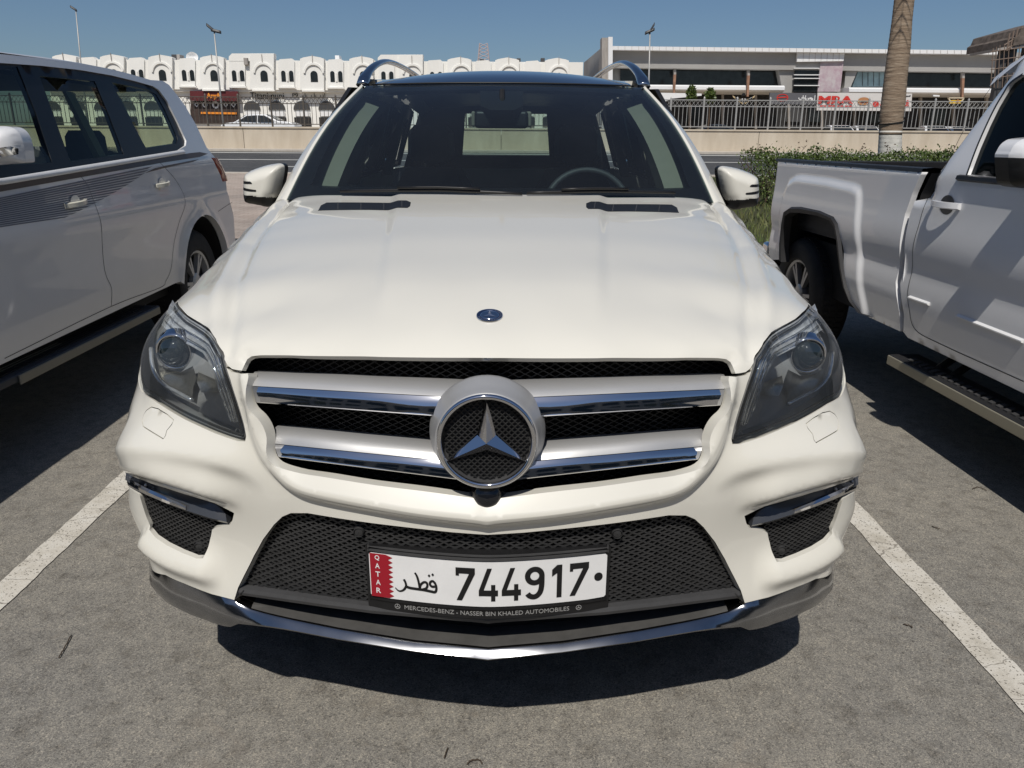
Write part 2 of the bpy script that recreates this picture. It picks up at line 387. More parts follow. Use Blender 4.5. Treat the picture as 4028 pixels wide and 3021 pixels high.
def front_disp(P):
    W = wz(P); y = P[:, 1]; x = np.abs(P[:, 0]); o = np.zeros(len(P)); fr = (P[:, 2] < 1.05) & (y < .6)
    # frame round the grille stands proud of the lower bumper
    d, s, t = segdist(W, K_bar2); inn = -s   # line runs from the axis outwards and up: the grille lies on its left side
    inn = s
    fr_k = smooth01((1.03 - P[:, 2]) / .05)
    o += np.where(fr, .020 * smooth01((d * inn) / .024 + .1) * fr_k * smooth01((.62 - W[:, 0]) / .06 + .5) * smooth01((d * inn + .2) / .1), 0)
    d2, s2, t2 = segdist(W, K_ridge)
    o += np.where(fr, np.where(s2 < 0, .006 * np.exp(-(d2 / .014)), .006 - .62 * np.minimum(d2, .05)), 0) * fr_k * (W[:, 0] < .72)
    o += np.where(fr, ridge(W, K_led, .028, .050, .022, .10, .22, -1), 0)
    o += np.where(fr, ridge(W, K_sh, .022, .052, .026, .10, .25, -1), 0)
    o += np.where(fr, ridge(W, K_fang, .026, .052, .026, .12, .22, -1), 0)
    # bonnet: two soft power folds, a groove beside each wing
    hd = (P[:, 2] > 1.0) & (y > .05)
    fold = .37 - .13 * (1.35 - y) / 1.2
    o += np.where(hd, .009 * smooth01((fold - x) / .040 + .5) * smooth01((y - .15) / .25), 0)
    gx = np.interp(y, [.1, .25, .5, .9, 1.2, 1.5], [.555, .585, .655, .735, .775, .81])
    o += np.where(hd, -.009 * np.exp(-((x - gx) / .016) ** 2) + .009 * np.exp(-((x - gx - .040) / .024) ** 2), 0) * smooth01((y - .08) / .1)
    return o
SK.disp = front_disp
# ---- outlines (photo px of the left half, folded to x >= 0)
def F2(l, ox, oy, k): return [(ox + k * a, oy + k * b) for a, b in l]
lampF = [(659, 1186), (667, 1173), (679, 1167), (691, 1170), (700, 1181), (712, 1217), (735, 1242), (782, 1271), (829, 1307), (853, 1342), (872, 1385), (880, 1416), (904, 1495), (931, 1581), (958, 1671), (967, 1712), (965, 1727), (943, 1726), (853, 1695), (735, 1644), (657, 1601), (602, 1565)]
lamp_in = SK.hit(lampF, ORG)
def pq3(l): return SK.pqof(np.array(l, float))
lamp_out = pq3([(.838, .33, .868), (.868, .375, .90), (.872, .41, .95), (.862, .45, 1.0), (.845, .50, 1.035), (.825, .52, 1.052)])
lamp = np.vstack([lamp_in, lamp_out])
lampS = spline(lamp, 4, True)
def inset(poly, d):
    P = np.array(poly, float); n = len(P); a = np.roll(P, 1, 0); b = np.roll(P, -1, 0); t = b - a; t /= np.linalg.norm(t, axis=1)[:, None] + 1e-12
    ar = .5 * np.sum(P[:, 0] * b[:, 1] - b[:, 0] * P[:, 1]); nrm = np.stack([-t[:, 1], t[:, 0]], -1) * (1 if ar > 0 else -1); return P + nrm * d
GAP = .0009
# bonnet
hoodF = [(1925, 1412), (1750, 1411), (1500, 1408), (1200, 1403), (1020, 1400), (985, 1403), (968, 1412), (961, 1428), (960, 1450), (958, 1462), (935, 1460), (912, 1455), (893, 1440)]
hood_front = SK.hit(hoodF, ORG); hood_front[0, 0] = 0
lamp_top = SK.hit([(880, 1416), (872, 1385), (853, 1342), (829, 1307), (782, 1271), (735, 1242), (712, 1217), (700, 1181), (683, 1168)], ORG)
hood_side = pq3([(.838, .545, 1.058), (.885, .70, 1.02), (.925, .95, 1.0), (.942, 1.25, .98), (.946, 1.55, .975)])
hood_rear = pq3([(.925, 1.60, 1.12), (.83, 1.615, 1.243), (.70, 1.555, 1.25), (.5, 1.47, 1.26), (.25, 1.405, 1.265), (0, 1.38, 1.267)])
hood_half = np.vstack([hood_front, lamp_top, hood_side, hood_rear])
hood_out = inset(mirror_outline(hood_half[:-1].tolist() + [hood_half[-1].tolist()]), GAP)
# vents in the bonnet are pockets cut through it
ventF = [(1250, 829), (1262, 808), (1285, 797), (1450, 797), (1600, 799), (1617, 806), (1614, 822), (1604, 829), (1450, 826)]
vent = SK.hit(ventF, ORG)
hood = panel('bonnet', SK, hood_out, [vent, vent * [-1, 1]], .0056, M_PAINT, merc, flange=.014, hole_flange=[(.03, None)] * 2)
# bumper
Z4 = lambda l: [(400 + .7233 * a, 1100 + .7233 * b) for a, b in l]
Z6 = lambda l: [(400 + .7233 * a, 1900 + .7233 * b) for a, b in l]
Z7 = lambda l: [(400 + .4219 * a, 1750 + .4219 * b) for a, b in l]
Z8 = lambda l: [(500 + .3918 * a, 1150 + .3918 * b) for a, b in l]
grille_edge = SK.hit(spline(Z4([(2110, 1190), (1800, 1150), (1500, 1110), (1250, 1068), (1100, 1042), (1010, 1008), (965, 975), (940, 925), (928, 850), (905, 785), (878, 735), (848, 695), (828, 650), (818, 590), (820, 530), (812, 504)]), 3), ORG); grille_edge[0, 0] = 0
seam = SK.hit([(960, 1466), (935, 1463), (912, 1459), (893, 1443)], ORG)
lamp_edge = SK.hit([(883, 1425), (904, 1495), (931, 1581), (958, 1671), (968, 1714), (968, 1730), (943, 1729), (853, 1698), (735, 1647), (657, 1604), (600, 1567)], ORG)
side = pq3([(.838, .33, .864), (.872, .39, .88), (.90, .50, .93), (.925, .62, .93), (.957, .68, .78), (.955, .535, .61), (.942, .475, .46), (.922, .468, .415)])
bot = SK.hit(Z6([(250, 442), (270, 467), (350, 503), (450, 548), (600, 608), (722, 640)]), ORG)
lowF = Z6([(745, 570), (780, 500), (830, 400), (880, 310), (940, 230), (985, 187), (1030, 168), (1120, 168), (1300, 198), (1700, 250), (1900, 272), (2110, 286)])
low_edge = SK.hit(lowF, ORG); low_edge[-1, 0] = 0
bump_half = np.vstack([grille_edge, seam, lamp_edge, side, bot, low_edge])
bump_out = inset(mirror_outline(bump_half), GAP)
fogF = Z7([(212, 215), (260, 257), (400, 330), (600, 400), (850, 480), (1050, 540), (1150, 590), (1235, 635), (1220, 700), (1195, 745), (1120, 757), (1060, 772), (1030, 790), (1015, 880), (1005, 960), (985, 1040), (930, 1040), (800, 990), (650, 920), (540, 850), (470, 780), (420, 680), (380, 560), (352, 462), (300, 430), (258, 385), (228, 310)])
fog = SK.hit(fogF, ORG)
washF = Z8([(250, 1148), (320, 1165), (420, 1225), (490, 1280), (480, 1330), (450, 1390), (455, 1440), (440, 1475), (350, 1430), (210, 1355), (180, 1300), (180, 1230), (205, 1180)])
wash = SK.hit(washF, ORG)
bumper = panel('bumper', SK, bump_out, [fog, fog * [-1, 1], wash, wash * [-1, 1]], .0038, M_PAINT, merc, flange=.03, hole_flange=[(.016, (0, 1, 0)), (.016, (0, 1, 0)), (.012, None), (.012, None)], lines=CREASE + [q * [-1, 1] for q in CREASE])
for s_ in (1, -1):
    panel('washer_cover', SK, inset(wash, GAP) * [s_, 1], [], .006, M_PAINT, bumper, flange=.01)
    # lens, housing
    lo = inset(lampS, GAP) * [s_, 1]
    L = panel('headlight', SK, inset(lampS, GAP * 2.2) * [s_, 1], [], .012, M_BLACK, merc, off=-.050, flange=-.047)
    panel('lens', SK, lo, [], .010, M_LENS, L, off=.001, flange=0)
# ------------------------------------------------------------------ star grille
def at_d(F, dy, side=None):
    """photo px on the left half -> car-space points (x >= 0) a distance dy behind the skin along y"""
    X = SK.hit(F, ORG, False); P = SK.base(X); out = []
    for (u, v), p in zip(F, P):
        q = aty(u, v, p[1] + ORG[1] + dy) - ORG; out.append((abs(q[0]), q[1], q[2]))
    return np.array(out)
def lerp_line(F, n):
    P = np.array(F, float); L = np.concatenate([[0], np.cumsum(np.linalg.norm(np.diff(P, axis=0), axis=1))]); t = np.linspace(0, L[-1], n); return np.stack([np.interp(t, L, P[:, i]) for i in range(P.shape[1])], -1)
grille = empty('grille'); grille.parent = merc
def both(fn):
    for s_ in (1, -1): fn(s_)
def flip(P, s_): return np.asarray(P, float) * [s_, 1, 1]
wing_spec = [([(829, 503), (1985, 556)], [(822, 578), (1945, 640)], [(822, 615), (1925, 690)], [(842, 672), (1905, 752)]),
             ([(945, 803), (1890, 893)], [(942, 892), (1920, 990)], [(947, 925), (1960, 1035)], [(962, 968), (2010, 1100)])]
def wing(s_):
    for (top, ms, mc, bt), (d0, d1) in zip(wing_spec, ((.005, -.0014), (.0097, .0015))):
        n = 14; A = at_d(lerp_line(Z4(top), n), .045); B = at_d(lerp_line(Z4(ms), n), d0); B2 = at_d(lerp_line(Z4(ms), n), .010)
        E_ = at_d(lerp_line(Z4(bt), n), .000); Cc = B * .62 + E_ * .38 + np.array([0, d1 - d0 * .62, 0])
        sl = []; ch = []
        for i in range(n):
            a, b, c, e = A[i], B[i], Cc[i], E_[i]; m = (a + b) / 2 + np.array([0, -.006, .004])
            sl.append(flip([a + [0, .03, -.004], a, (a + m) / 2 + [0, -.002, .001], m, (m + b) / 2 + [0, -.001, .001], b, b + [0, .03, -.01]], s_))
            k = (b + c) / 2; q1 = c * .5 + e * .5 + np.array([0, -.0002, 0]); ch.append(flip([b + [0, .012, -.003], b + [0, -.001, -.001], k + [0, -.0006, .0], c, q1, e + [0, -.001, .0035], e + [0, .0015, .0008], e + [0, .03, 0]], s_))
        MB().loft(sl, True).build('grille_wing', M_SILVER, grille, smooth='auto')
        MB().loft(ch, True).build('chrome_strip', M_CHROME, grille, smooth='auto')
both(wing)
# diamond mesh of moulded ribs
def rib_mesh(name, poly, depth_fn, px, pz, mat, parent, thick=.0022, dep=.010, x0=-1, x1=1, wave=.25):
    """poly: closed outline (x, z); crossing ribs, each a moulded strip following y = depth_fn(x, z)"""
    poly = np.array(poly); xa, za = poly.min(0); xb, zb = poly.max(0); m = MB(); dirs = (1, -1)
    for sg in dirs:
        c0 = int(math.floor((za - sg * xb * pz / px if sg > 0 else za + xa * pz / px - 0) / pz)) - 2; lo = min(za - sg * xa * pz / px, za - sg * xb * pz / px); hi = max(zb - sg * xa * pz / px, zb - sg * xb * pz / px)
        for k in range(int(math.floor(lo / pz)) - 1, int(math.ceil(hi / pz)) + 1):
            # line z = sg*x*pz/px + k*pz ; sampled twice a half cell
            h = px / 4; i0 = int(math.floor(xa / h)); i1 = int(math.ceil(xb / h)); X = np.arange(i0, i1 + 1) * h; Z = sg * X * pz / px + k * pz
            # bow the ribs so that the cells read as scales
            ph = (X / px * 2) ; Z = Z + wave * pz * (np.abs(np.sin(math.pi * X / px + (0 if k % 2 == 0 else math.pi / 2))) - .6) * 0.5
            ok = inside(np.stack([X, Z], -1), poly); Y = depth_fn(X, Z)
            run = []
            for j in range(len(X)):
                if ok[j]: run.append(j)
                if (not ok[j] or j == len(X) - 1) and run:
                    if len(run) > 1:
                        rings = [[(X[q], Y[q], Z[q] + thick), (X[q], Y[q], Z[q] - thick), (X[q], Y[q] + dep, Z[q] - thick * .4), (X[q], Y[q] + dep, Z[q] + thick * .6)] for q in run]
                        m.loft(rings, True)
                    run = []
    return m.build(name, mat, parent)
def skin_y(x, z):
    """front y of the skin at (x, z), by interpolation of a table"""
    return _tab(np.abs(x), z)
_gx = np.linspace(0, .93, 60); _gz = np.linspace(.3, 1.05, 60)
def _mk():
    X, Z = np.meshgrid(_gx, _gz); lo = np.zeros(X.size) - .1; hi = np.zeros(X.size) + .75; x = X.ravel(); z = Z.ravel()
    for _ in range(18):
        m = (lo + hi) / 2; P = np.stack([x, m, z], -1); f = np.linalg.norm(P - SK.C, axis=1) - SK.rad(SK.pqof(P)); lo = np.where(f > 0, m, lo); hi = np.where(f > 0, hi, m)
    return hi.reshape(X.shape)
_YT = _mk()
def _tab(x, z):
    x = np.clip(np.asarray(x, float), 0, .9299); z = np.clip(np.asarray(z, float), .3, 1.0499); a = x / (_gx[1]); b = (z - .3) / (_gz[1] - _gz[0]); i = np.clip(a.astype(int), 0, 58); j = np.clip(b.astype(int), 0, 58); a = a - i; b = b - j
    return (_YT[j, i] * (1 - a) * (1 - b) + _YT[j, i + 1] * a * (1 - b) + _YT[j + 1, i] * (1 - a) * b + _YT[j + 1, i + 1] * a * b)
g_half = at_d(Z4([(2110, 1205), (1800, 1165), (1500, 1122), (1250, 1080), (1100, 1055), (1010, 1020), (955, 985), (930, 930), (915, 800), (845, 720), (800, 660), (795, 590), (780, 505), (775, 440), (800, 410), (860, 400), (1200, 410), (2110, 420)]), .05)
g_poly = np.vstack([g_half[:, [0, 2]], (g_half[:, [0, 2]] * [-1, 1])[::-1]])
rib_mesh('grille_mesh', g_poly, lambda x, z: skin_y(x, z) + .088, .026, .0125, M_MESHM, grille, thick=.0011, dep=.006, wave=0)
# dark radiator behind the opening, engine bay filler
MB().prism([(a, .19 + .35 * a * a, b) for a, b in g_poly * [1.0, 1.02]], (0, .03, 0), (0, .06, 0)).build('radiator', M_DARK, merc)
MB().box((-.80, .55, .35), (.80, 1.9, .95)).build('engine_bay', M_DARK, merc)
# star badge in the grille
SX, SY, SZ = 0.0, -.022, None
_p = aty(1925, 1740, ORG[1] + SY) - ORG; SZ = _p[2]
badge = empty('star_badge'); badge.parent = merc
def disc_ring(profile, n=64, cx=0, cy=0, cz=0):
    """profile: list of (radius, y) revolved about the y axis"""
    return [[(cx + r_ * math.cos(2 * math.pi * j / n), cy + y_, cz + r_ * math.sin(2 * math.pi * j / n)) for j in range(n)] for r_, y_ in profile]
MB().loft(disc_ring([(.112, .085), (.120, .066), (.119, .056), (.111, .036), (.106, .018), (.1045, .008), (.1025, .003), (.099, .0015), (.0965, .006), (.094, .012)], cx=SX, cy=SY, cz=SZ), True, False).build('bezel', M_SILVER, badge, smooth='auto')
MB().loft(disc_ring([(.0948 + .0058 * math.cos(a), .0020 + .0065 * math.sin(a)) for a in np.linspace(0, 2 * math.pi, 13)], cx=SX, cy=SY, cz=SZ), True, False).build('chrome_ring', M_CHROME, badge, smooth=True)
MB().loft(disc_ring([(.094, .004), (.090, .022), (.001, .026)], cx=SX, cy=SY, cz=SZ), True, False).build('backplate', M_GREYP, badge, smooth='auto')
cm = [(.088 * math.cos(a), SZ + .088 * math.sin(a)) for a in np.linspace(0, 2 * math.pi, 49)[:-1]]
rib_mesh('backplate_mesh', cm, lambda x, z: np.full(np.shape(x), SY + .016), .0125, .0125, M_MESHM, badge, thick=.0009, dep=.008, wave=0)
def star(cx, cy, cz, Ro, w, h, name, mat, parent, front=-1):
    """faceted three-pointed star in the xz plane"""
    v = [(cx, cy + front * h, cz)]; f = []
    pts = []
    for k in range(6):
        a = math.pi / 2 + k * math.pi / 3; r_ = Ro if k % 2 == 0 else w; pts.append((cx + r_ * math.cos(a), cy, cz + r_ * math.sin(a)))
    n = len(pts); m = MB(); m.add(v + pts + [(x, y - front * h * .6, z) for x, y, z in pts], [(0, 1 + i, 1 + (i + 1) % n) for i in range(n)] + [(1 + i, 1 + n + i, 1 + n + (i + 1) % n, 1 + (i + 1) % n) for i in range(n)])
    return m.build(name, mat, parent)
star(SX, SY + .012, SZ, .092, .0215, .020, 'star', M_CHROME, badge)
# front camera dome under the badge
cz_ = (aty(1921, 1945, ORG[1] - .006) - ORG)[2]
MB().loft(disc_ring([(.046, .06), (.042, .03), (.036, .012), (.030, -.004), (.021, -.014), (.010, -.019), (.0005, -.020)], 32, 0, .006, cz_ - .012), True, False).build('front_camera', M_GLOSSB, grille, smooth=True)
# ------------------------------------------------------------------ bonnet badge
def hood_pt(u, v): X = SK.hit([(u, v)], ORG, False); return SK.at(X)[0], SK.normal(X)[0]
p, n_ = hood_pt(1926, 1245); t1 = np.array([1., 0, 0]); t1 -= n_ * (t1 @ n_); t1 /= np.linalg.norm(t1); t2 = np.cross(n_, t1)
if t2[1] < 0: t2 = -t2
def on_hood(a, b, c): return p + t1 * a + t2 * b + n_ * c
def hring(prof, n=40): return [[on_hood(r_ * math.cos(2 * math.pi * j / n), r_ * math.sin(2 * math.pi * j / n), h_) for j in range(n)] for r_, h_ in prof]
hb = MB().loft(hring([(.0295, -.002), (.0295, .002), (.0285, .0035), (.0275, .0028)]), True, False).build('bonnet_badge', M_CHROME, merc, smooth='auto')
M_NAVY = principled('badge_navy', (.008, .016, .05), rough=.15, coat=.6)
MB().loft(hring([(.0278, .0028), (.0205, .0030)]), True, False).build('badge_band', M_NAVY, hb, smooth='auto')
MB().loft(hring([(.0208, .0030), (.0195, .0042), (.0185, .0030), (.0002, .0030)]), True, False).build('badge_disc', M_CHROME, hb, smooth='auto')
sv = [on_hood(0, 0, .0062)] + [on_hood((.0185 if k % 2 == 0 else .0042) * math.cos(math.pi / 2 + k * math.pi / 3), (.0185 if k % 2 == 0 else .0042) * math.sin(math.pi / 2 + k * math.pi / 3), .0034) for k in range(6)]
obj('badge_star', sv, [(0, 1 + i, 1 + (i + 1) % 6) for i in range(6)], M_CHROME, hb, False)
# laurel dots round the band read as fine bright marks
m = MB()
for k in range(26):
    a = math.radians(200 + k * 220 / 25)
    for q in (.0228, .0250): m.add([on_hood(q * math.cos(a + da), q * math.sin(a + da) + 0, .0031) for da in (-.018, .018)] + [on_hood((q + .0012) * math.cos(a + da), (q + .0012) * math.sin(a + da), .0031) for da in (.018, -.018)], [(0, 1, 2, 3)])
m.build('badge_laurel', M_SILVER, hb)
# vents: louvred black inserts
for s_ in (1, -1):
    panel('bonnet_vent', SK, inset(vent, .0006) * [s_, 1], [], .0045, M_BLACK, merc, off=.0006, flange=0)
    vp = SK.at(SK.hit([(1258 + 18 * q_, v_) for q_ in range(20) for v_ in (801, 826)], ORG) * [s_, 1], .0012); mv = MB()
    for q_ in (4, 9, 14, 18): mv.tube([vp[2 * q_], vp[2 * q_ + 1]], .0016, 5)
    mv.build('vent_louvre', M_GREYP, [c_ for c_ in merc.children if c_.name.startswith('bonnet_vent')][-1])
# ------------------------------------------------------------------ lower intake
lo_half = at_d(Z6([(2110, 278), (1900, 264), (1700, 242), (1300, 190), (1120, 160), (1030, 160), (970, 185), (925, 235), (865, 315), (815, 405), (765, 505), (728, 580), (800, 600), (1100, 650), (1470, 700), (2110, 745)]), .02)
lo_poly = np.vstack([lo_half[:, [0, 2]], (lo_half[:, [0, 2]] * [-1, 1])[::-1]])
lower = rib_mesh('lower_grille', lo_poly, lambda x, z: skin_y(x, z) + .022, .0235, .0128, M_MESHM, merc, thick=.0021, dep=.016, wave=.3)
LP = lo_half[:, [0, 2]]
def sheet(name, poly, dy, mat, parent, h=.03):
    V, F, _ = cdt(poly, [], h); y = skin_y(V[:, 0], V[:, 1]) + dy; return obj(name, np.stack([V[:, 0], y, V[:, 1]], -1), F, mat, parent)
sheet('mesh_backing', lo_poly, .045, M_BLACK, lower)
# bar along the foot of the mesh, tray above the lip
def strip(F, dy0, dy1, dz, name, mat, n=16, parent=None):
    A = at_d(lerp_line(F, n), dy0); A[-1][0] = 0; full = np.vstack([flip(A, -1), A[::-1][1:]])
    rings = [[(x, y, z + dz), (x, y - .003, z), (x, y, z - dz), (x, y + dy1, z - dz), (x, y + dy1, z + dz)] for x, y, z in full]
    return MB().loft(rings, True).build(name, mat, parent, smooth='auto')
strip(Z6([(745, 590), (900, 612), (1200, 655), (1470, 690), (2110, 745)]), .006, .03, .009, 'mesh_rail', M_GREYP, parent=lower)
both(lambda s_: MB().loft([flip([q + [0, 0, .0], q + [0, .06, 0]], s_) for q in at_d(Z6([(770, 585), (722, 636), (745, 570), (780, 500), (830, 400), (880, 310), (940, 230), (985, 187)]), .0)], False, False).build('intake_cheek', M_GREYP, lower))
for s_ in (1, -1):   # parking sensors
    for F_, par in ((Z6([(1397, 270)]), lower), (Z7([(905, 955)]), None)):
        q = at_d(F_, .012)[0] * [s_, 1, 1]; b = MB().loft(disc_ring([(.0125, .02), (.012, .002), (.0105, -.001), (.0095, .003), (.0085, .001), (.0005, .0)], 24, *q), True, False)
        b.build('parking_sensor', M_MESHM, par or merc, smooth='auto')
# ------------------------------------------------------------------ chrome lip
T_in = Z6([(2110, 905), (1700, 865), (1300, 800), (1000, 740), (820, 697), (738, 652)]); B_in = Z6([(2110, 972), (1700, 925), (1300, 862), (1000, 805), (860, 785), (740, 772)])
T_out = Z6([(738, 652), (722, 640), (600, 608), (450, 548), (350, 503), (270, 467), (248, 440)]); B_out = Z6([(740, 772), (680, 772), (600, 758), (480, 715), (360, 655), (290, 590), (262, 500)])
Ti = at_d(lerp_line(T_in, 18), .013); Bi = at_d(lerp_line(B_in, 18), -.010); To = at_d(lerp_line(T_out[:-1] + Z6([(275, 468)]), 16), .004); Bo = at_d(lerp_line(B_out[:-1] + Z6([(285, 575)]), 16), .004)
for i in range(16): To[i][1] += .006 * max(0, 1 - i / 5); Bo[i][1] -= .010 * max(0, 1 - i / 5)
Ti[0][0] = Bi[0][0] = 0
secs = []
for i in range(18):
    t, b = Ti[i], Bi[i]; w = max(0, 1 - i / 17); dpt = .02 + .075 * smooth01(w * 3); secs.append([t + [0, dpt, .004], t + [0, .003, .0015], t, t * .85 + b * .15 + np.array([0, -.0008, 0]), t * .5 + b * .5 + np.array([0, -.0008, 0]), t * .18 + b * .82 + np.array([0, .0, 0]), b + [0, .0045, 0], b + [0, .05, .006]])
for i in range(1, 16):
    t, b = To[i], Bo[i]; k = math.sin(min(1, i / 6) * math.pi / 2); secs.append([t + [0, .02, .004], t + [0, .003, .0015], t, t * .80 + b * .20 + np.array([.003 * k, -.006, 0]), t * .55 + b * .45 + np.array([.005 * k, -.010, 0]), t * .25 + b * .75 + np.array([.003 * k, -.008, 0]), b, b + [0, .05, .006]])
tl_ = secs[-1]
for yy_ in (.36, .42, .50):
    k_ = (yy_ - .30) / .2; za_, zb_ = float(tl_[2][2]) + .012 * k_, float(tl_[6][2]) + .014 * k_
    def sx_(z): return float(np.interp(yy_, [.30, .36, .42, .50], [.885, .905, .918, .930])) - .06 * max(0, .40 - z)
    secs.append([np.array([sx_(za_) - .02, yy_, za_ + .004]), np.array([sx_(za_) + .001, yy_, za_ + .0015]), np.array([sx_(za_) + .003, yy_, za_]), np.array([sx_(za_) + .006, yy_, za_ * .8 + zb_ * .2]), np.array([sx_(za_) + .008, yy_, za_ * .5 + zb_ * .5]), np.array([sx_(zb_) + .008, yy_, za_ * .22 + zb_ * .78]), np.array([sx_(zb_) + .002, yy_, zb_]), np.array([sx_(zb_) - .05, yy_, zb_ + .006])])
secs = [np.array(s2) for s2 in secs]
full = [flip(s2, -1) for s2 in secs[::-1]] + [flip(s2, 1) for s2 in secs[1:]]
lip = MB().loft(full, False, False).build('chrome_lip', M_LIP, merc, smooth='auto')
# dusty tray on top of the lip
tr = []
for i in range(17):
    t = Ti[i]; w = max(0, 1 - i / 17); dpt = .02 + .075 * smooth01(w * 3); tr.append([t + [0, .005, .0022], t + [0, dpt * .6, .0055], t + [0, dpt + .06, .0062]])
M_DUSTY = principled('dusty_black_plastic', (.075, .073, .07), rough=.6, var=.3, vscale=14)
full = [flip(s2, -1) for s2 in tr[::-1]] + [flip(s2, 1) for s2 in tr[1:]]
MB().loft(full, False, False).build('lip_tray', M_DUSTY, lip)
MB().loft([[(x, .10 + .4 * x * x, .36), (x, .14 + .4 * x * x, .36), (x, .14 + .4 * x * x, .50), (x, .10 + .4 * x * x, .50)] for x in np.linspace(-.6, .6, 13)], True).build('bumper_core', M_DARK, merc)
MB().loft([[(x, .05 + .45 * x * x, .335), (x, 1.2, .30), (x, 1.2, .34), (x, .05 + .45 * x * x, .36)] for x in np.linspace(-.8, .8, 15)], True).build('undertray', M_DARK, merc)
# ------------------------------------------------------------------ fog intakes: lamp bar, mesh
barT = [(215, 235), (300, 290), (400, 335), (600, 405), (850, 487), (1040, 545), (1120, 590)]
barF = [(225, 330), (310, 400), (430, 470), (600, 540), (800, 620), (1000, 685), (1170, 725)]
M_FOGB = principled('fog_bar_grey', (.045, .048, .055), rough=.28, coat=.5)
def fogs(s_):
    T = at_d(lerp_line(Z7(barT), 14), .028); Bm = at_d(lerp_line(Z7(barF), 14), -.004); Tm = T * .35 + Bm * .65 + np.array([0, .004, .006])
    rings = []
    for i in range(14):
        t, m_, b = T[i], Tm[i], Bm[i]; rings.append(flip([t + [0, .02, 0], t, m_, b + [0, -.002, .003], b, b + [0, .006, -.006], b + [0, .04, -.004]], s_))
    bar = MB().loft(rings, True).build('fog_lamp', M_FOGB, merc, smooth='auto')
    ch = []; Ck = at_d(lerp_line(Z7([(240, 350), (310, 385), (420, 440), (600, 520), (780, 590)]), 10), -.008)
    for i, q in enumerate(Ck):
        w = .010 * (1 - .5 * i / 9); ch.append(flip([q + [0, .004, w], q + [0, -.002, w * .3], q + [0, 0, -w], q + [0, .008, -w]], s_))
    MB().loft(ch, True).build('chrome_blade', M_CHROME, bar, smooth='auto')
    for k in range(4):
        q = T[1 + k] * .62 + Bm[1 + k] * .38 + np.array([0, -.002, .004]); MB().loft(disc_ring([(.0045, .004), (.0038, -.001), (.0005, -.002)], 12, *(q * [s_, 1, 1])), True, False).build('led', M_LENS if k % 2 else M_SILVER, bar, smooth=True)
    fp_ = at_d([tuple(q) for q in Z7([(345, 455), (600, 520), (1060, 690), (1060, 770), (1032, 795), (1018, 885), (1008, 965), (988, 1045), (925, 1045), (795, 995), (645, 925), (532, 855), (460, 785), (412, 690), (370, 565)])], .03)
    pf = fp_[:, [0, 2]] * [s_, 1]
    pf = inset(pf, -.012); mm = rib_mesh('fog_mesh', pf, lambda x, z: skin_y(x, z) + .014, .019, .0115, M_MESHM, merc, thick=.0014, dep=.010, wave=.1)
    V, F, _ = cdt(pf * 1.0, [], .03); obj('fog_backing', np.stack([V[:, 0], skin_y(V[:, 0], V[:, 1]) + .034, V[:, 1]], -1), F, M_BLACK, mm)
both(fogs)
# ------------------------------------------------------------------ helpers shared by the three cars
def side_panel(name, out, holes, xfn, h, mat, parent, s_=1, flange=.02, hole_flange=None, thick=None, **k):
    """sheet over (y, z) at x = xfn(y, z); edges turned inwards"""
    V, F, rings = cdt(out, holes, h); x = xfn(V[:, 0], V[:, 1]); P = np.stack([x * s_, V[:, 0], V[:, 1]], -1)
    a, b, c = P[F[:, 0]], P[F[:, 1]], P[F[:, 2]]; w = np.cross(b - a, c - a)[:, 0] * s_ < 0; F = F.copy(); F[w] = F[w][:, ::-1]
    verts = [tuple(p) for p in P]; faces = [tuple(f) for f in F]
    if flange:
        idx = {}
        for (i, j) in boundary_edges(F):
            q = []
            for m in (i, j):
                if m not in idx:
                    fl = flange
                    if hole_flange:
                        for r_, hf in zip(rings[1:], hole_flange):
                            if hf is not None and np.min(np.linalg.norm(r_ - V[m], axis=1)) < h * .3: fl = hf
                    idx[m] = len(verts); verts += [tuple(P[m]), tuple(P[m] - [s_ * fl, 0, 0])]
                q.append(idx[m])
            faces.append((q[1], q[0], q[0] + 1, q[1] + 1))
    return obj(name, verts, faces, mat, parent, True, **k)
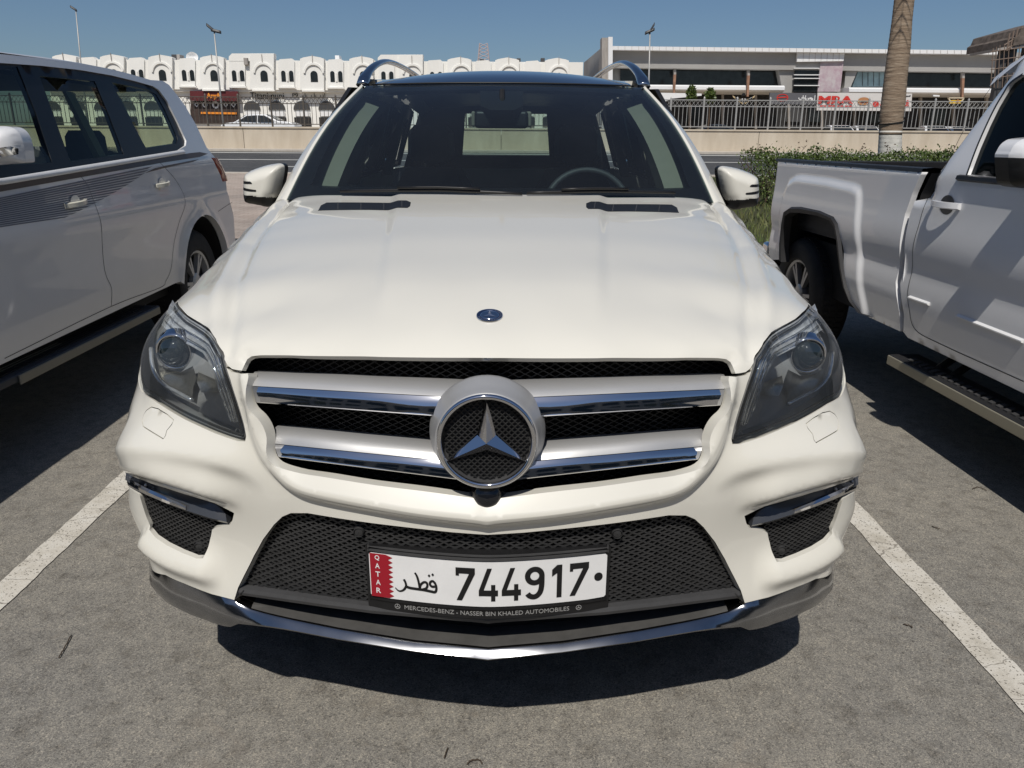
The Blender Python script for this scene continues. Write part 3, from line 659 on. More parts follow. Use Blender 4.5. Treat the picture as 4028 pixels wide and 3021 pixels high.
def wheel(parent, x, y, R_, w, s_, rim_r, spokes=10, mat=None, twin=True):
    """tyre and alloy rim, axis along x, outer face towards s_"""
    e = empty('wheel'); e.parent = parent; z = R_
    prof = [(rim_r, -w / 2 + .012), (rim_r + .012, -w / 2), (R_ - .045, -w / 2 - .006), (R_ - .014, -w / 2 + .012), (R_, -w / 2 + .035), (R_, w / 2 - .035), (R_ - .014, w / 2 - .012), (R_ - .045, w / 2 + .006), (rim_r + .012, w / 2), (rim_r, w / 2 - .012)]
    n = 56; rings = []
    for r_, a in prof: rings.append([(x + a * s_, y + r_ * math.cos(2 * math.pi * j / n), z + r_ * math.sin(2 * math.pi * j / n)) for j in range(n)])
    m = MB().loft(rings, True, False)
    for j in range(60):   # tread blocks
        a0 = 2 * math.pi * j / 60; a1 = a0 + .06
        for q in (-.32, -.1, .12):
            c = [(x + (q * w + dx * w * .16), y + rr * math.cos(a), z + rr * math.sin(a)) for dx in (0, 1) for rr in (R_ - .002, R_ + .006) for a in (a0, a1)]
            m.hexa([c[0], c[1], c[5], c[4], c[2], c[3], c[7], c[6]])
    m.build('tyre', M_RUBBER, e, smooth='auto')
    m = MB(); f = w / 2 - .018
    def P(r_, a, d): return (x + d * s_, y + r_ * math.cos(a), z + r_ * math.sin(a))
    m.loft([[P(r_, 2 * math.pi * j / n, d) for j in range(n)] for r_, d in ((rim_r + .004, f), (rim_r - .002, f + .008), (rim_r - .018, f), (rim_r - .03, f - .06), (rim_r - .035, -w / 2))], True, False)
    m.loft([[P(r_, 2 * math.pi * j / 24, d) for j in range(24)] for r_, d in ((.075, f - .05), (.075, f - .012), (.06, f - .004), (.03, f - .002), (.001, f))], True, False)
    for k in range(spokes):
        for q in ((-.05, .05) if twin else (0,)):
            a = 2 * math.pi * k / spokes + q; b = 2 * math.pi * k / spokes + q * 2.2; hw = .013 if twin else .022; ra, rb = .06, rim_r - .012
            ca = [P(ra, a - hw / ra * .9, f - .012), P(ra, a + hw / ra * .9, f - .012), P(ra, a + hw / ra * .9, f - .04), P(ra, a - hw / ra * .9, f - .04)]
            cb = [P(rb, b - hw / rb, f - .004), P(rb, b + hw / rb, f - .004), P(rb, b + hw / rb, f - .04), P(rb, b - hw / rb, f - .04)]
            m.loft([ca, cb], True)
    m.build('rim', mat or M_ALLOY, e, smooth='auto')
    MB().loft([[P(rim_r - .03, 2 * math.pi * j / 24, .0) for j in range(24)], [P(.01, 2 * math.pi * j / 24, .0) for j in range(24)]], True, False).build('brake_disc', M_GREYP, e)
    return e
def text_mesh(body, w, h=None, bold=0.0):
    """flat lettering scaled to width w (and height h): (n,2) verts from 0,0 and faces"""
    c = bpy.data.curves.new('txt', 'FONT'); c.body = body; c.resolution_u = 3; c.offset = bold; o = bpy.data.objects.new('txt', c); SC.collection.objects.link(o)
    bpy.context.view_layer.update(); me = bpy.data.meshes.new_from_object(o); v = np.array([tuple(q.co)[:2] for q in me.vertices]); f = [tuple(p.vertices) for p in me.polygons]
    bpy.data.objects.remove(o); bpy.data.curves.remove(c); bpy.data.meshes.remove(me)
    lo, hi = v.min(0), v.max(0); s = np.array([w / (hi[0] - lo[0]), (h / (hi[1] - lo[1])) if h else w / (hi[0] - lo[0])]); return (v - lo) * s, f
def poly_tri(poly):
    P = np.array(poly); n = len(P); vo, eo, fo, *_ = delaunay_2d_cdt([Vector(p) for p in P], [(i, (i + 1) % n) for i in range(n)], [], 1, 1e-7)
    return np.array([tuple(p) for p in vo]), [tuple(f) for f in fo]
def stroke(path, w, closed=False):
    P = np.array(path, float); n = len(P); L = []; Rr = []
    for i in range(n):
        a = P[i - 1] if (i > 0 or closed) else P[i]; b = P[(i + 1) % n] if (i < n - 1 or closed) else P[i]; t = b - a; t /= np.linalg.norm(t) + 1e-12; nn = np.array([-t[1], t[0]]) * w / 2; L.append(P[i] + nn); Rr.append(P[i] - nn)
    v = L + Rr; f = [(i, (i + 1) % n, n + (i + 1) % n, n + i) for i in range(n if closed else n - 1)]; return np.array(v), f
# ------------------------------------------------------------------ number plate
PZ = (aty(1925, 2271, ORG[1] + .03) - ORG)[2]
def plate_pt(a, b, off=0.0):
    a = np.asarray(a, float); return np.stack([a, .008 + .040 * (np.abs(a) / .26) ** 1.55 - off + np.zeros_like(a), PZ + np.asarray(b, float) + np.zeros_like(a)], -1)
def plate_grid(name, a0, a1, b0, b1, off, th, mat, parent, rad=.006, **k):
    n = 26; A = np.linspace(a0, a1, n); rings = []
    for i, a in enumerate(A):
        e = 0
        if i in (0, n - 1): e = rad
        elif i in (1, n - 2): e = rad * .3; a = A[i] if False else (a0 + rad * .7 if i == 1 else a1 - rad * .7)
        q = plate_pt(np.array([a] * 4), np.array([b0 + e, b1 - e, b1 - e, b0 + e]), 0); q[:2, 1] -= off; q[2:, 1] -= off - th; rings.append(q)
    return MB().loft(rings, True).build(name, mat, parent, smooth='auto', **k)
holder = plate_grid('plate_holder', -.268, .268, -.088, .072, .004, .03, M_BLACK, merc)
plate_grid('holder_ridge', -.262, .262, .058, .063, .010, .01, M_GREYP, holder); plate_grid('holder_ridge', -.262, .262, .0665, .070, .008, .01, M_GREYP, holder)
plate_grid('holder_ridge', -.264, .264, -.0625, -.0575, .009, .01, M_BLACK, holder)
plate = plate_grid('number_plate', -.26, .26, -.055, .055, .0075, .004, M_WHITE, merc)
M_RED = principled('plate_red', (.32, .010, .022), rough=.4)
def on_plate(name, v, f, ox, oy, off, mat, parent, th=.0012):
    v = np.asarray(v, float); n = len(v); a = v[:, 0] + ox; b = v[:, 1] + oy; P0 = plate_pt(a, b, off); P1 = plate_pt(a, b, off - th)
    cnt = {}
    for q in f:
        for i in range(len(q)):
            e = (q[i], q[(i + 1) % len(q)]); cnt.setdefault((min(e), max(e)), []).append(e)
    F = [tuple(q) for q in f] + [(e[0][1], e[0][0], e[0][0] + n, e[0][1] + n) for e in cnt.values() if len(e) == 1]
    return obj(name, np.vstack([P0, P1]), F, mat, parent, False)
def subdiv_rows(poly): return poly
redp = [(-.258, -.0535), (-.258, .0535), (-.222, .0535)]
for k in range(9): redp += [(-.207, .0535 - (k + .5) * .107 / 9), (-.2175, .0535 - (k + 1) * .107 / 9)]
v, f = poly_tri(redp[::1]); on_plate('red_band', v, f, 0, 0, .0086, M_RED, plate, .0008)
dg = {'7': [(0, 1), (1, 1), (1, .83), (.31, 0), (.03, 0), (.70, .83), (.17, .83), (.17, .76), (0, .76)],
      '4': [(.44, 1), (.68, 1), (.25, .33), (.64, .33), (.64, .5), (.86, .5), (.86, .33), (1, .33), (1, .16), (.86, .16), (.86, 0), (.64, 0), (.64, .16), (0, .16), (0, .32)],
      '1': [(.5, 1), (1, 1), (1, 0), (.5, 0), (.5, .76), (0, .66), (0, .86)]}
K5 = .52 / 1942
vv = []; ff = []
def addp(v, f):
    k = len(vv); vv.extend([tuple(p) for p in v]); ff.extend([tuple(i + k for i in q) for q in f])
DH = .080; DB = -.0405
for ch, xa, xb in (('7', 845, 1000), ('4', 1030, 1185), ('4', 1215, 1370), ('1', 1620, 1702), ('7', 1765, 1922)):
    v, f = poly_tri(dg[ch]); addp(v * [(xb - xa) * K5, DH] + [(xa - 1101) * K5, DB], f)
ox = (1400 - 1101) * K5; W9 = 160 * K5; sw = .0118
ringp = [(ox + W9 / 2 + (W9 / 2 - sw / 2) * math.cos(a), DB + DH - .0225 + (.0225 - sw / 2) * math.sin(a)) for a in np.linspace(0, 2 * math.pi, 29)[:-1]]
addp(*stroke(ringp, sw, True)); xr = ox + W9 - sw / 2
addp(*stroke(spline([(xr, DB + DH - .022), (xr - .0002, DB + .034), (xr - .003, DB + .018), (xr - .010, DB + .0085), (xr - .018, DB + .006), (xr - .026, DB + .009), (xr - .0305, DB + .0145)], 5), sw))
addp([((2005 - 1101) * K5 + .0095 * math.cos(a), .0 + .010 * math.sin(a)) for a in np.linspace(0, 2 * math.pi, 25)[:-1]], [tuple(range(24))])
on_plate('plate_digits', vv, ff, 0, 0, .0088, M_INK, plate)
vv = []; ff = []; Q5 = lambda l: [((a - 1101) * K5, (372 - b) * .080 / 245 - .004) for a, b in l]
def taper(l, w0, w1, n=6):
    P = spline(Q5(l), n); W_ = 1.4 * np.interp(np.linspace(0, 1, len(P)), [0, .5, 1], [w0, max(w0, w1), w1]); L = []; R2 = []
    for i in range(len(P)):
        t = P[min(i + 1, len(P) - 1)] - P[max(i - 1, 0)]; t /= np.linalg.norm(t); nn = np.array([-t[1], t[0]]) * W_[i] / 2; L.append(P[i] + nn); R2.append(P[i] - nn)
    m_ = len(P); addp(L + R2, [(i, i + 1, m_ + i + 1, m_ + i) for i in range(m_ - 1)])
taper([(418, 366), (430, 388), (434, 412), (420, 438), (395, 456), (368, 458), (342, 438)], .0035, .0012)
taper([(432, 418), (470, 426), (520, 428), (580, 430), (640, 436), (672, 438), (684, 420), (684, 392), (672, 364)], .0042, .0034)
taper([(512, 306), (528, 332), (540, 372), (548, 420)], .0028, .0036)
taper([(548, 416), (560, 388), (585, 370), (606, 374), (612, 394), (600, 416), (575, 426)], .0034, .0036)
taper([(676, 372), (658, 356), (638, 364), (634, 384), (650, 398), (674, 396)], .0034, .0036)
for cx_, cy_ in ((628, 318), (658, 308)): addp(Q5([(cx_ - 11, cy_), (cx_, cy_ + 11), (cx_ + 11, cy_), (cx_, cy_ - 11)]), [(0, 1, 2, 3)])
on_plate('plate_script', vv, ff, 0, 0, .0088, M_INK, plate)
for i, c in enumerate('QATAR'):
    v, f = text_mesh(c, .0105, .0125, .01); on_plate('band_letter', v, f, -.2465, .0385 - i * .0205 - (.001 if c == 'Q' else 0), .0094, M_WHITE, plate, .0005)
v, f = text_mesh('MERCEDES-BENZ - NASSER BIN KHALED AUTOMOBILES', .364, .0105, .0); on_plate('holder_lettering', v, f, (412 - 1101) * K5, -.0795, .0052, M_SILVER, holder, .0005)
for xx in (352, 1850):
    a0 = (xx - 1101) * K5; vv = []; ff = []; addp(*stroke([(a0 + .0058 * math.cos(a), -.0745 + .0058 * math.sin(a)) for a in np.linspace(0, 2 * math.pi, 21)[:-1]], .0011, True))
    for k in range(3):
        a = math.pi / 2 + k * 2 * math.pi / 3; addp(*stroke([(a0, -.0745), (a0 + .0055 * math.cos(a), -.0745 + .0055 * math.sin(a))], .0013))
    on_plate('holder_emblem', vv, ff, 0, 0, .0052, M_SILVER, holder, .0005)
# ------------------------------------------------------------------ headlight insides
M_LG = principled('light_guide', (.85, .88, .92), rough=.16, metal=.6, coat=.8, var=.3, vscale=60)
M_BOWL = principled('reflector_bowl', (.36, .35, .32), rough=.28, metal=.8, var=.4, vscale=20)
M_LAMPB = principled('lamp_housing', (.26, .265, .27), rough=.4, var=.15, vscale=20)
M_PROJ = principled('projector_glass', (.015, .022, .026), rough=.03, coat=1.0)
lamps = [o for o in merc.children if o.name.startswith('headlight')]
def sheet_d(name, F, dy, mat, parent, s_, h=.02, bulge=0.0):
    P = at_d(F, dy); V2 = P[:, [0, 2]]; V, Fc, _ = cdt(V2, [], h); d, _, _ = segdist(V, V2, True)
    y = skin_y(V[:, 0], V[:, 1]); y0 = np.interp(0, [0], [0]); yy = y + dy + bulge * smooth01(d / .03)
    # keep the sheet's depth tied to its outline where the skin turns away
    return obj(name, np.stack([V[:, 0] * s_, yy, V[:, 1]], -1), Fc, mat, parent)
for s_, L in zip((1, -1), lamps):
    c = at_d(Z8([(478, 592)]), .040)[0] * [s_, 1, 1]
    sp = []
    for a in np.linspace(0, math.pi / 2, 9): sp.append((.036 * math.cos(a), -.026 * math.sin(a)))
    MB().loft(disc_ring(sp, 32, *c), True, False).build('projector', M_PROJ, L, smooth=True)
    MB().loft(disc_ring([(.0365, .0), (.0385, -.008), (.0425, -.007), (.047, .004), (.052, .020)], 32, *c), True, False).build('projector_ring', M_CHROME, L, smooth=True)
    o1 = [(455, 75), (530, 190), (640, 275), (760, 345), (862, 425), (925, 560), (962, 720), (1015, 900), (1075, 1100), (1118, 1300)]
    i1 = [(345, 330), (420, 395), (550, 490), (670, 555), (765, 610), (830, 720), (880, 860), (930, 1010), (990, 1180), (1040, 1300)]
    A = at_d(lerp_line(Z8(o1), 26), .014); B = at_d(lerp_line(Z8(i1), 26), .034)
    rings = []
    for i in range(26):
        r_ = []
        for k in range(9):
            t = k / 8; p_ = A[i] * (1 - t) + B[i] * t; r_.append(p_ + np.array([0, -.004 * math.sin(math.pi * t) + (.0022 if k % 2 else 0), 0]))
        rings.append(flip(r_, s_))
    MB().loft(rings, False, False).build('light_guide', M_LG, L, smooth=False)
    for o2, dd in ((.22, .011), (.5, .013), (.78, .018)):
        F_l = [(a_[0] * (1 - o2) + b_[0] * o2, a_[1] * (1 - o2) + b_[1] * o2) for a_, b_ in zip(Z8(o1), Z8(i1))]; P_ = at_d(lerp_line(F_l, 26), .012); MB().tube(flip(P_, s_), .0013, 5).build('guide_filament', M_CHROME, L, smooth=True)
    arc = at_d(lerp_line(Z8([(240, 560), (245, 680), (268, 790), (320, 880), (400, 950), (520, 1010), (655, 1085)]), 22), .030)
    MB().tube(flip(arc, s_), .0048, 8).build('light_arc', M_LG, L, smooth=True)
    for F_, dy, mt in ((Z8([(310, 720), (400, 780), (540, 800), (660, 740), (700, 860), (665, 950), (655, 1060), (520, 985), (410, 930), (330, 850)]), .046, M_BOWL),
                       (Z8([(715, 800), (900, 880), (935, 1000), (745, 1005), (700, 900)]), .044, M_BOWL)):
        P = at_d(F_, dy); cc = P.mean(0) + np.array([0, .012, 0]); n = len(P); mid = (P + cc) / 2 + np.array([0, .004, 0])
        MB().add(list(flip(P, s_)) + list(flip(mid, s_)) + [cc * [s_, 1, 1]], [(i, (i + 1) % n, n + (i + 1) % n, n + i) for i in range(n)] + [(n + i, n + (i + 1) % n, 2 * n) for i in range(n)]).build('reflector', mt, L, smooth=True)
    # slim inner frame round the lens edge
    ring = SK.at(inset(lampS, GAP * 5) * [s_, 1], -.004); MB().tube(np.vstack([ring, ring[:1]]), .0026, 6, cap=False).build('lens_seal', M_BLACK, L, smooth=True)
    q = at_d(Z8([(1112, 1398)]), .004)[0] * [s_, 1, 1]
    MB().tube([q + np.array([.005 * math.cos(a), -.0, .007 * math.sin(a)]) for a in np.linspace(0, 2 * math.pi, 17)], .0006, 5, cap=False).build('lens_emblem', M_SILVER, L)
    L.data.materials[0] = M_LAMPB
# ------------------------------------------------------------------ windscreen, pillars, roof, cabin
def ws_pt(a, t):
    a = np.asarray(a, float); t = np.asarray(t, float); xb = .822 * a; bot = np.stack([xb, 1.375 + .345 * xb ** 2, 1.262 - .022 * (xb / .82) ** 2 + np.zeros_like(xb)], -1)
    xt = .655 * a; top = np.stack([xt, 2.27 + .30 * xt ** 2, 1.697 - .004 * (xt / .65) ** 2 + np.zeros_like(xt)], -1); tt = t[..., None]
    p_ = bot * (1 - tt) + top * tt; b = np.sin(np.pi * t) * .032 + .0; p_[..., 2] += b * .9; p_[..., 1] -= b * .45; p_[..., 0] += np.sign(a) * np.abs(a) ** 2 * .012 * np.sin(np.pi * t); return p_
def ws_sheet(name, outer, holes, h, off, mat, parent):
    V, F, _ = cdt(outer, holes, h); P = ws_pt(V[:, 0] * 1.0, V[:, 1]); P = P + np.array([0, -.7, .7]) * off
    return obj(name, P, F, mat, parent)
sq = [(-1, -.02), (1, -.02), (1, 1), (-1, 1)]
wind = ws_sheet('windscreen', sq, [], .05, 0, M_GLASS, merc)
inner = spline([(-.875, .075), (-.4, .058), (0, .055), (.4, .058), (.875, .075), (.905, .12), (.925, .5), (.935, .84), (.90, .90), (.5, .915), (0, .915), (-.5, .915), (-.90, .90), (-.935, .84), (-.925, .5), (-.905, .12)], 4, True)
ws_sheet('windscreen_border', sq, [inner], .04, -.004, M_GLOSSB, wind)
# sensor pod and inside mirror
def ws_prism(name, poly, d0, d1, mat, parent):
    P = ws_pt(np.array([p_[0] for p_ in poly]), np.array([p_[1] for p_ in poly])); return MB().prism(P + np.array([0, .7, -.7]) * d0, (0, 0, 0), np.array([0, .7, -.7]) * d1).build(name, mat, parent)
ws_prism('sensor_pod', [(-.15, .93), (.14, .93), (.125, .72), (.07, .67), (-.07, .67), (-.13, .72)], .006, .05, M_BLACK, wind)
M_BEIGE = principled('beige_trim', (.24, .225, .18), rough=.7, var=.08); M_SEAT = principled('dark_leather', (.040, .042, .048), rough=.55, var=.3, vscale=12)
mc = aty(1972, 470, ORG[1] + 2.02) - ORG
im = MB(); im.box((mc[0] - .115, 2.02, mc[2] - .036), (mc[0] + .115, 2.05, mc[2] + .036)); mirror_in = im.build('inside_mirror', M_BLACK, merc, bevel=.016, seg=3)
for sx in (-1, 1): MB().box((mc[0] + sx * .10 - .012, 2.045, mc[2] - .03), (mc[0] + sx * .10 + .03 * sx, 2.062, mc[2] + .034)).build('mirror_edge', M_BEIGE, mirror_in, bevel=.008)
MB().tube([(mc[0], 2.05, mc[2] + .03), (0, 2.12, 1.66)], .012).build('mirror_stalk', M_BLACK, mirror_in)
def both2(fn):
    for s_ in (1, -1): fn(s_)
def pillar(s_):
    rings = []
    for t in np.linspace(-.03, 1, 14):
        g = ws_pt(np.array(1.0), np.array(t)); w = .060 * (1 - t) + .046 * t
        o_ = g + np.array([w, .055, -.010 - .01 * t]); bk = g + np.array([w * .95, .13, -.05]); ib = g + np.array([-.02, .12, -.05])
        rings.append(flip([g + [-.003, .003, -.006], g + [.001, 0, .001], g + [.010, .006, .006], (g + o_) / 2 + [.004, -.004, .005], o_, bk, ib], s_))
    pl_ = MB().loft(rings, True).build('front_pillar', M_PAINT, merc, smooth='auto')
    tr_ = []
    for t in np.linspace(.06, .93, 12):
        g = ws_pt(np.array(.985), np.array(t)); wd_ = .05 + .06 * (1 - t); bw = .105 * (1 - .40 * t); tr_.append(flip([g + [-.01, .03, -.02], g + [-.03 - bw, .05, -.045], g + [-.035 - bw, .08 + wd_, -.06], g + [.0, .12 + wd_, -.03]], s_))
    MB().loft(tr_, True).build('pillar_trim', M_BEIGE, pl_, smooth='auto')
both2(pillar)
RY = [2.27, 2.32, 2.45, 2.65, 2.9, 3.3, 3.8, 4.3, 4.8, 5.0]; RZ = [1.697, 1.712, 1.745, 1.778, 1.806, 1.828, 1.835, 1.828, 1.80, 1.775]
def roof_pt(x, y):
    z = np.interp(y, RY, RZ); return (x, y, z - .052 * (abs(x) / .62) ** 2.2 * min(1, .5 + (y - 2.27)))
rings = []
for y in [2.285, 2.32, 2.38, 2.45, 2.55, 2.65, 2.8, 3.0, 3.3, 3.7, 4.2, 4.7, 5.0]:
    rings.append([tuple(np.array(roof_pt(x, y + (.30 * x * x if y < 2.5 else .30 * x * x * max(0, (2.9 - y) / .4))))) for x in np.linspace(-.60, .60, 25)])
M_ROOFG = principled('roof_glass', (.006, .010, .022), rough=.05, coat=.8)
roof = MB().loft(rings, False, False).build('roof_glass', M_ROOFG, merc, smooth=True)
MB().tube([tuple(np.array(ws_pt(np.array(a), np.array(1.0))) + [0, -.004, .004]) for a in np.linspace(-.93, .93, 25)], .004, 6).build('roof_seam', M_BLACK, roof, smooth=True)
def roofside(s_):
    MB().loft([[flip([(.56, y, roof_pt(.56, y)[2] - .004), (.62, y, roof_pt(.60, y)[2] - .002 - .02), (wx, y, wz_)], s_)[i_] for i_ in range(3)] for y, wx, wz_ in ((2.37, .655, 1.690), (2.44, .672, 1.700), (2.52, .69, 1.705))], False, False).build('roof_corner', M_GLOSSB, merc, smooth=True)
    rr = []
    for y in np.linspace(2.62, 5.02, 22):
        a = np.array(roof_pt(.60, y)); wtop = np.interp(y, [2.36, 2.9, 4.5, 5.02], [.685, .725, .72, .69]); zt = np.interp(y, [2.36, 2.6, 3.2, 4.3, 5.02], [1.69, 1.715, 1.735, 1.72, 1.66])
        rr.append(flip([a + [-.01, 0, -.006], a + [.002, 0, .001], ((a + [wtop, y, zt]) / 2) * [1, 1, 1] + [0.01 if False else .012, 0, .012] if False else np.array([(a[0] + wtop) / 2 + .01, y, (a[2] + zt) / 2 + .016]), (wtop, y, zt), (wtop - .02, y, zt - .03), (.58, y, a[2] - .05)], s_))
    MB().loft(rr, True).build('roof_side', M_PAINT, merc, smooth='auto')
    rl = [(.668, 2.44, 1.700), (.664, 2.50, 1.738), (.652, 2.62, 1.787), (.640, 2.78, 1.825), (.630, 3.0, 1.853), (.625, 3.4, 1.870), (.62, 4.0, 1.875), (.61, 4.5, 1.86), (.60, 4.75, 1.82), (.60, 4.85, 1.77)]
    rl = spline(rl, 5); ww = np.interp(np.arange(len(rl)), [0, 4, 8, len(rl) - 6, len(rl) - 1], [.030, .030, .023, .020, .02])
    MB().tube(flip(rl, s_), list(ww), 10, sq=.62).build('roof_rail', M_DCHROME, merc, smooth=True)
    MB().hexa([tuple(np.array(q) * [s_, 1, 1]) for q in ((.63, 2.45, 1.66), (.69, 2.45, 1.66), (.69, 2.62, 1.68), (.63, 2.62, 1.70), (.64, 2.46, 1.71), (.68, 2.46, 1.705), (.67, 2.56, 1.73), (.63, 2.56, 1.735))]).build('rail_foot', M_BLACK, merc)
both2(roofside)
# body sides behind the bumper
_sy = np.linspace(.45, 1.5, 30); _sz = np.linspace(.42, 1.045, 24)
def _mk2():
    Y, Z = np.meshgrid(_sy, _sz); y = Y.ravel(); z = Z.ravel(); lo = np.zeros(Y.size) + .5; hi = np.zeros(Y.size) + 1.2
    for _ in range(18):
        m = (lo + hi) / 2; P = np.stack([m, y, z], -1); f = np.linalg.norm(P - SK.C, axis=1) - SK.rad(SK.pqof(P)); hi = np.where(f > 0, m, hi); lo = np.where(f > 0, lo, m)
    return lo.reshape(Y.shape)
_XT = _mk2()
def _side_x(y, z):
    a = (np.asarray(y) - .45) / (_sy[1] - _sy[0]); b = (np.asarray(z) - .42) / (_sz[1] - _sz[0]); i = np.clip(a.astype(int), 0, 28); j = np.clip(b.astype(int), 0, 22); a = a - i; b = b - j
    return _XT[j, i] * (1 - a) * (1 - b) + _XT[j, i + 1] * a * (1 - b) + _XT[j + 1, i] * (1 - a) * b + _XT[j + 1, i + 1] * a * b
def mx(y, z):
    y = np.asarray(y, float); z = np.asarray(z, float); x = .957 - .030 * np.clip((.5 - z) / .2, 0, 1) ** 2 + 0 * y; x = x - .22 * np.clip(z - 1.0, 0, .3) ** 1.0 * np.clip((z - 1.0) / .12, 0, 1)
    x = x - .06 * np.clip((y - 4.3) / .8, 0, 1) ** 2
    fy = np.clip(y, .45, 1.5); fz = np.clip(z, .42, 1.045); sx = _side_x(fy, fz); k = smooth01((1.5 - y) / .5); return x * (1 - k) + sx * k
def arch(cy, cz, r_, a0=0, a1=180, n=20): return [(cy + r_ * math.cos(R(a)), cz + r_ * math.sin(R(a))) for a in np.linspace(a0, a1, n)]
sill = [(.935, .996), (1.25, .978), (1.56, .972), (1.64, 1.06), (1.80, 1.19), (2.4, 1.225), (4.0, 1.245), (5.02, 1.25), (5.08, 1.0), (5.1, .45), (4.8, .38)] + arch(3.955, .38, .42, 0, 180) + [(3.5, .33), (1.34, .33)] + arch(.88, .38, .42, 0, 150)[0:] + [(.53, .63), (.60, .72), (.686, .785), (.60, .93), (.50, .965), (.53, 1.03), (.57, 1.044), (.70, 1.016)]
def mside(s_):
    side_panel('body_side', sill, [], mx, .06, M_PAINT, merc, s_, flange=.05)
    gl = [(1.72, 1.225), (2.45, 1.69), (3.2, 1.73), (4.3, 1.715), (4.9, 1.66), (5.0, 1.26), (3.5, 1.24)]
    def gx_(y, z): return np.interp(z, [1.2, 1.73], [.905, .725]) + 0 * y
    holes = [[(1.95, 1.26), (2.5, 1.62), (2.78, 1.655), (2.78, 1.26)], [(2.90, 1.26), (2.90, 1.66), (3.85, 1.67), (3.98, 1.27)], [(4.12, 1.28), (4.0, 1.655), (4.7, 1.60), (4.85, 1.30)]]
    fr_ = side_panel('window_frame', gl, holes, gx_, .06, M_BLACK, merc, s_, flange=.02)
    for hh in holes: side_panel('side_window', hh, [], lambda y, z: gx_(y, z) - .008, .1, M_TINT, fr_, s_, flange=0)
    for yy in (2.83, 4.0): MB().hexa([tuple(np.array(q) * [s_, 1, 1]) for q in ((.80, yy, 1.22), (.86, yy, 1.22), (.86, yy + .1, 1.22), (.80, yy + .1, 1.22), (.66, yy, 1.68), (.69, yy, 1.68), (.69, yy + .1, 1.68), (.66, yy + .1, 1.68))]).build('pillar_trim', M_BEIGE, fr_)
both2(mside)
tail_ = MB().add([(-.9, 5.06, .4), (.9, 5.06, .4), (.9, 5.08, 1.0), (-.9, 5.08, 1.0), (-.86, 5.0, 1.24), (.86, 5.0, 1.24)], [(0, 1, 2, 3), (3, 2, 5, 4)])
tail_.build('tailgate', M_PAINT, merc)
rg = [(-.84, 5.0, 1.24), (.84, 5.0, 1.24), (.66, 4.92, 1.76), (-.66, 4.92, 1.76)]; ri = [(-.36, 4.99, 1.34), (.34, 4.99, 1.34), (.31, 4.94, 1.655), (-.33, 4.94, 1.655)]
MB().add(rg + ri, [(0, 1, 5, 4), (1, 2, 6, 5), (2, 3, 7, 6), (3, 0, 4, 7)]).build('tailgate_frame', M_BLACK, merc)
MB().add(ri, [(0, 1, 2, 3)]).build('rear_window', glassy('rear_glass', (.62, .70, .60)), merc)
MB().loft([[(x, y, z - .05 - .05 * abs(x) ** 2) for x in np.linspace(-.62, .62, 9)] for y, z in ((2.40, 1.715), (2.7, 1.775), (3.2, 1.80), (4.2, 1.80), (4.85, 1.76))], False, False).build('headliner', M_SEAT, merc, smooth=True)
cab = MB(); cab.box((-.86, 1.62, .35), (.86, 4.98, .42)); cab.build('cabin_floor', M_DARK, merc)
MB().loft([[(x, 1.42 + .3 * x * x, 1.235), (x, 1.80 + .1 * x * x, 1.20 + (.02 if abs(x - .37) < .25 else 0)), (x, 1.95, 1.14), (x, 1.95, .7), (x, 1.45, .7)] for x in np.linspace(-.80, .80, 21)], True).build('dashboard', M_SEAT, merc, smooth='auto')
def seat(px_, y0, w=.27, h=1.50, rest=True):
    m = MB(); z0 = .62
    rr = []
    for t, ww in ((0, w * .9), (.15, w), (.6, w * .95), (.85, w * .85), (1, w * .62)):
        z = z0 + t * (h - .22 - z0); y = y0 + t * .18; rr.append([(px_ - ww, y, z), (px_ - ww * .8, y - .07, z), (px_ + ww * .8, y - .07, z), (px_ + ww, y, z), (px_ + ww * .8, y + .10, z), (px_ - ww * .8, y + .10, z)])
    m.loft(rr, True); m.box((px_ - w * .9, y0 - .5, z0 - .15), (px_ + w * .9, y0 + .05, z0 + .02))
    if rest:
        hr = []
        for t, ww in ((0, .10), (.2, .13), (.8, .125), (1, .09)):
            z = h - .19 + t * .19; y = y0 + .19; hr.append([(px_ - ww, y, z), (px_ - ww * .8, y - .06, z), (px_ + ww * .8, y - .06, z), (px_ + ww, y, z), (px_ + ww * .8, y + .05, z), (px_ - ww * .8, y + .05, z)])
        m.loft(hr, True)
        for sx in (-.05, .05): m.tube([(px_ + sx, y0 + .18, h - .26), (px_ + sx, y0 + .19, h - .15)], .006)
    return m
for px_ in (-.40, .40): seat(px_, 2.75, h=1.53).build('front_seat', M_SEAT, merc, bevel=.02)
for px_ in (-.50, .50): seat(px_, 3.65, h=1.50).build('rear_seat', M_SEAT, merc, bevel=.02)
sw_ = []
cwx = (aty(2318, 652, ORG[1] + 2.0) - ORG)
sw_c = np.array([cwx[0], 2.02, cwx[2] - .200])
MB().tube([sw_c + np.array([.19 * math.cos(a), .07 * math.sin(a), .178 * math.sin(a)]) for a in np.linspace(0, 2 * math.pi, 41)], .015, 8, cap=False).tube([sw_c + [-.18, 0, 0], sw_c + [.18, 0, 0]], .02).tube([sw_c, sw_c + [0, -.2, -.1]], .04).build('steering_wheel', M_SEAT, merc, smooth=True)
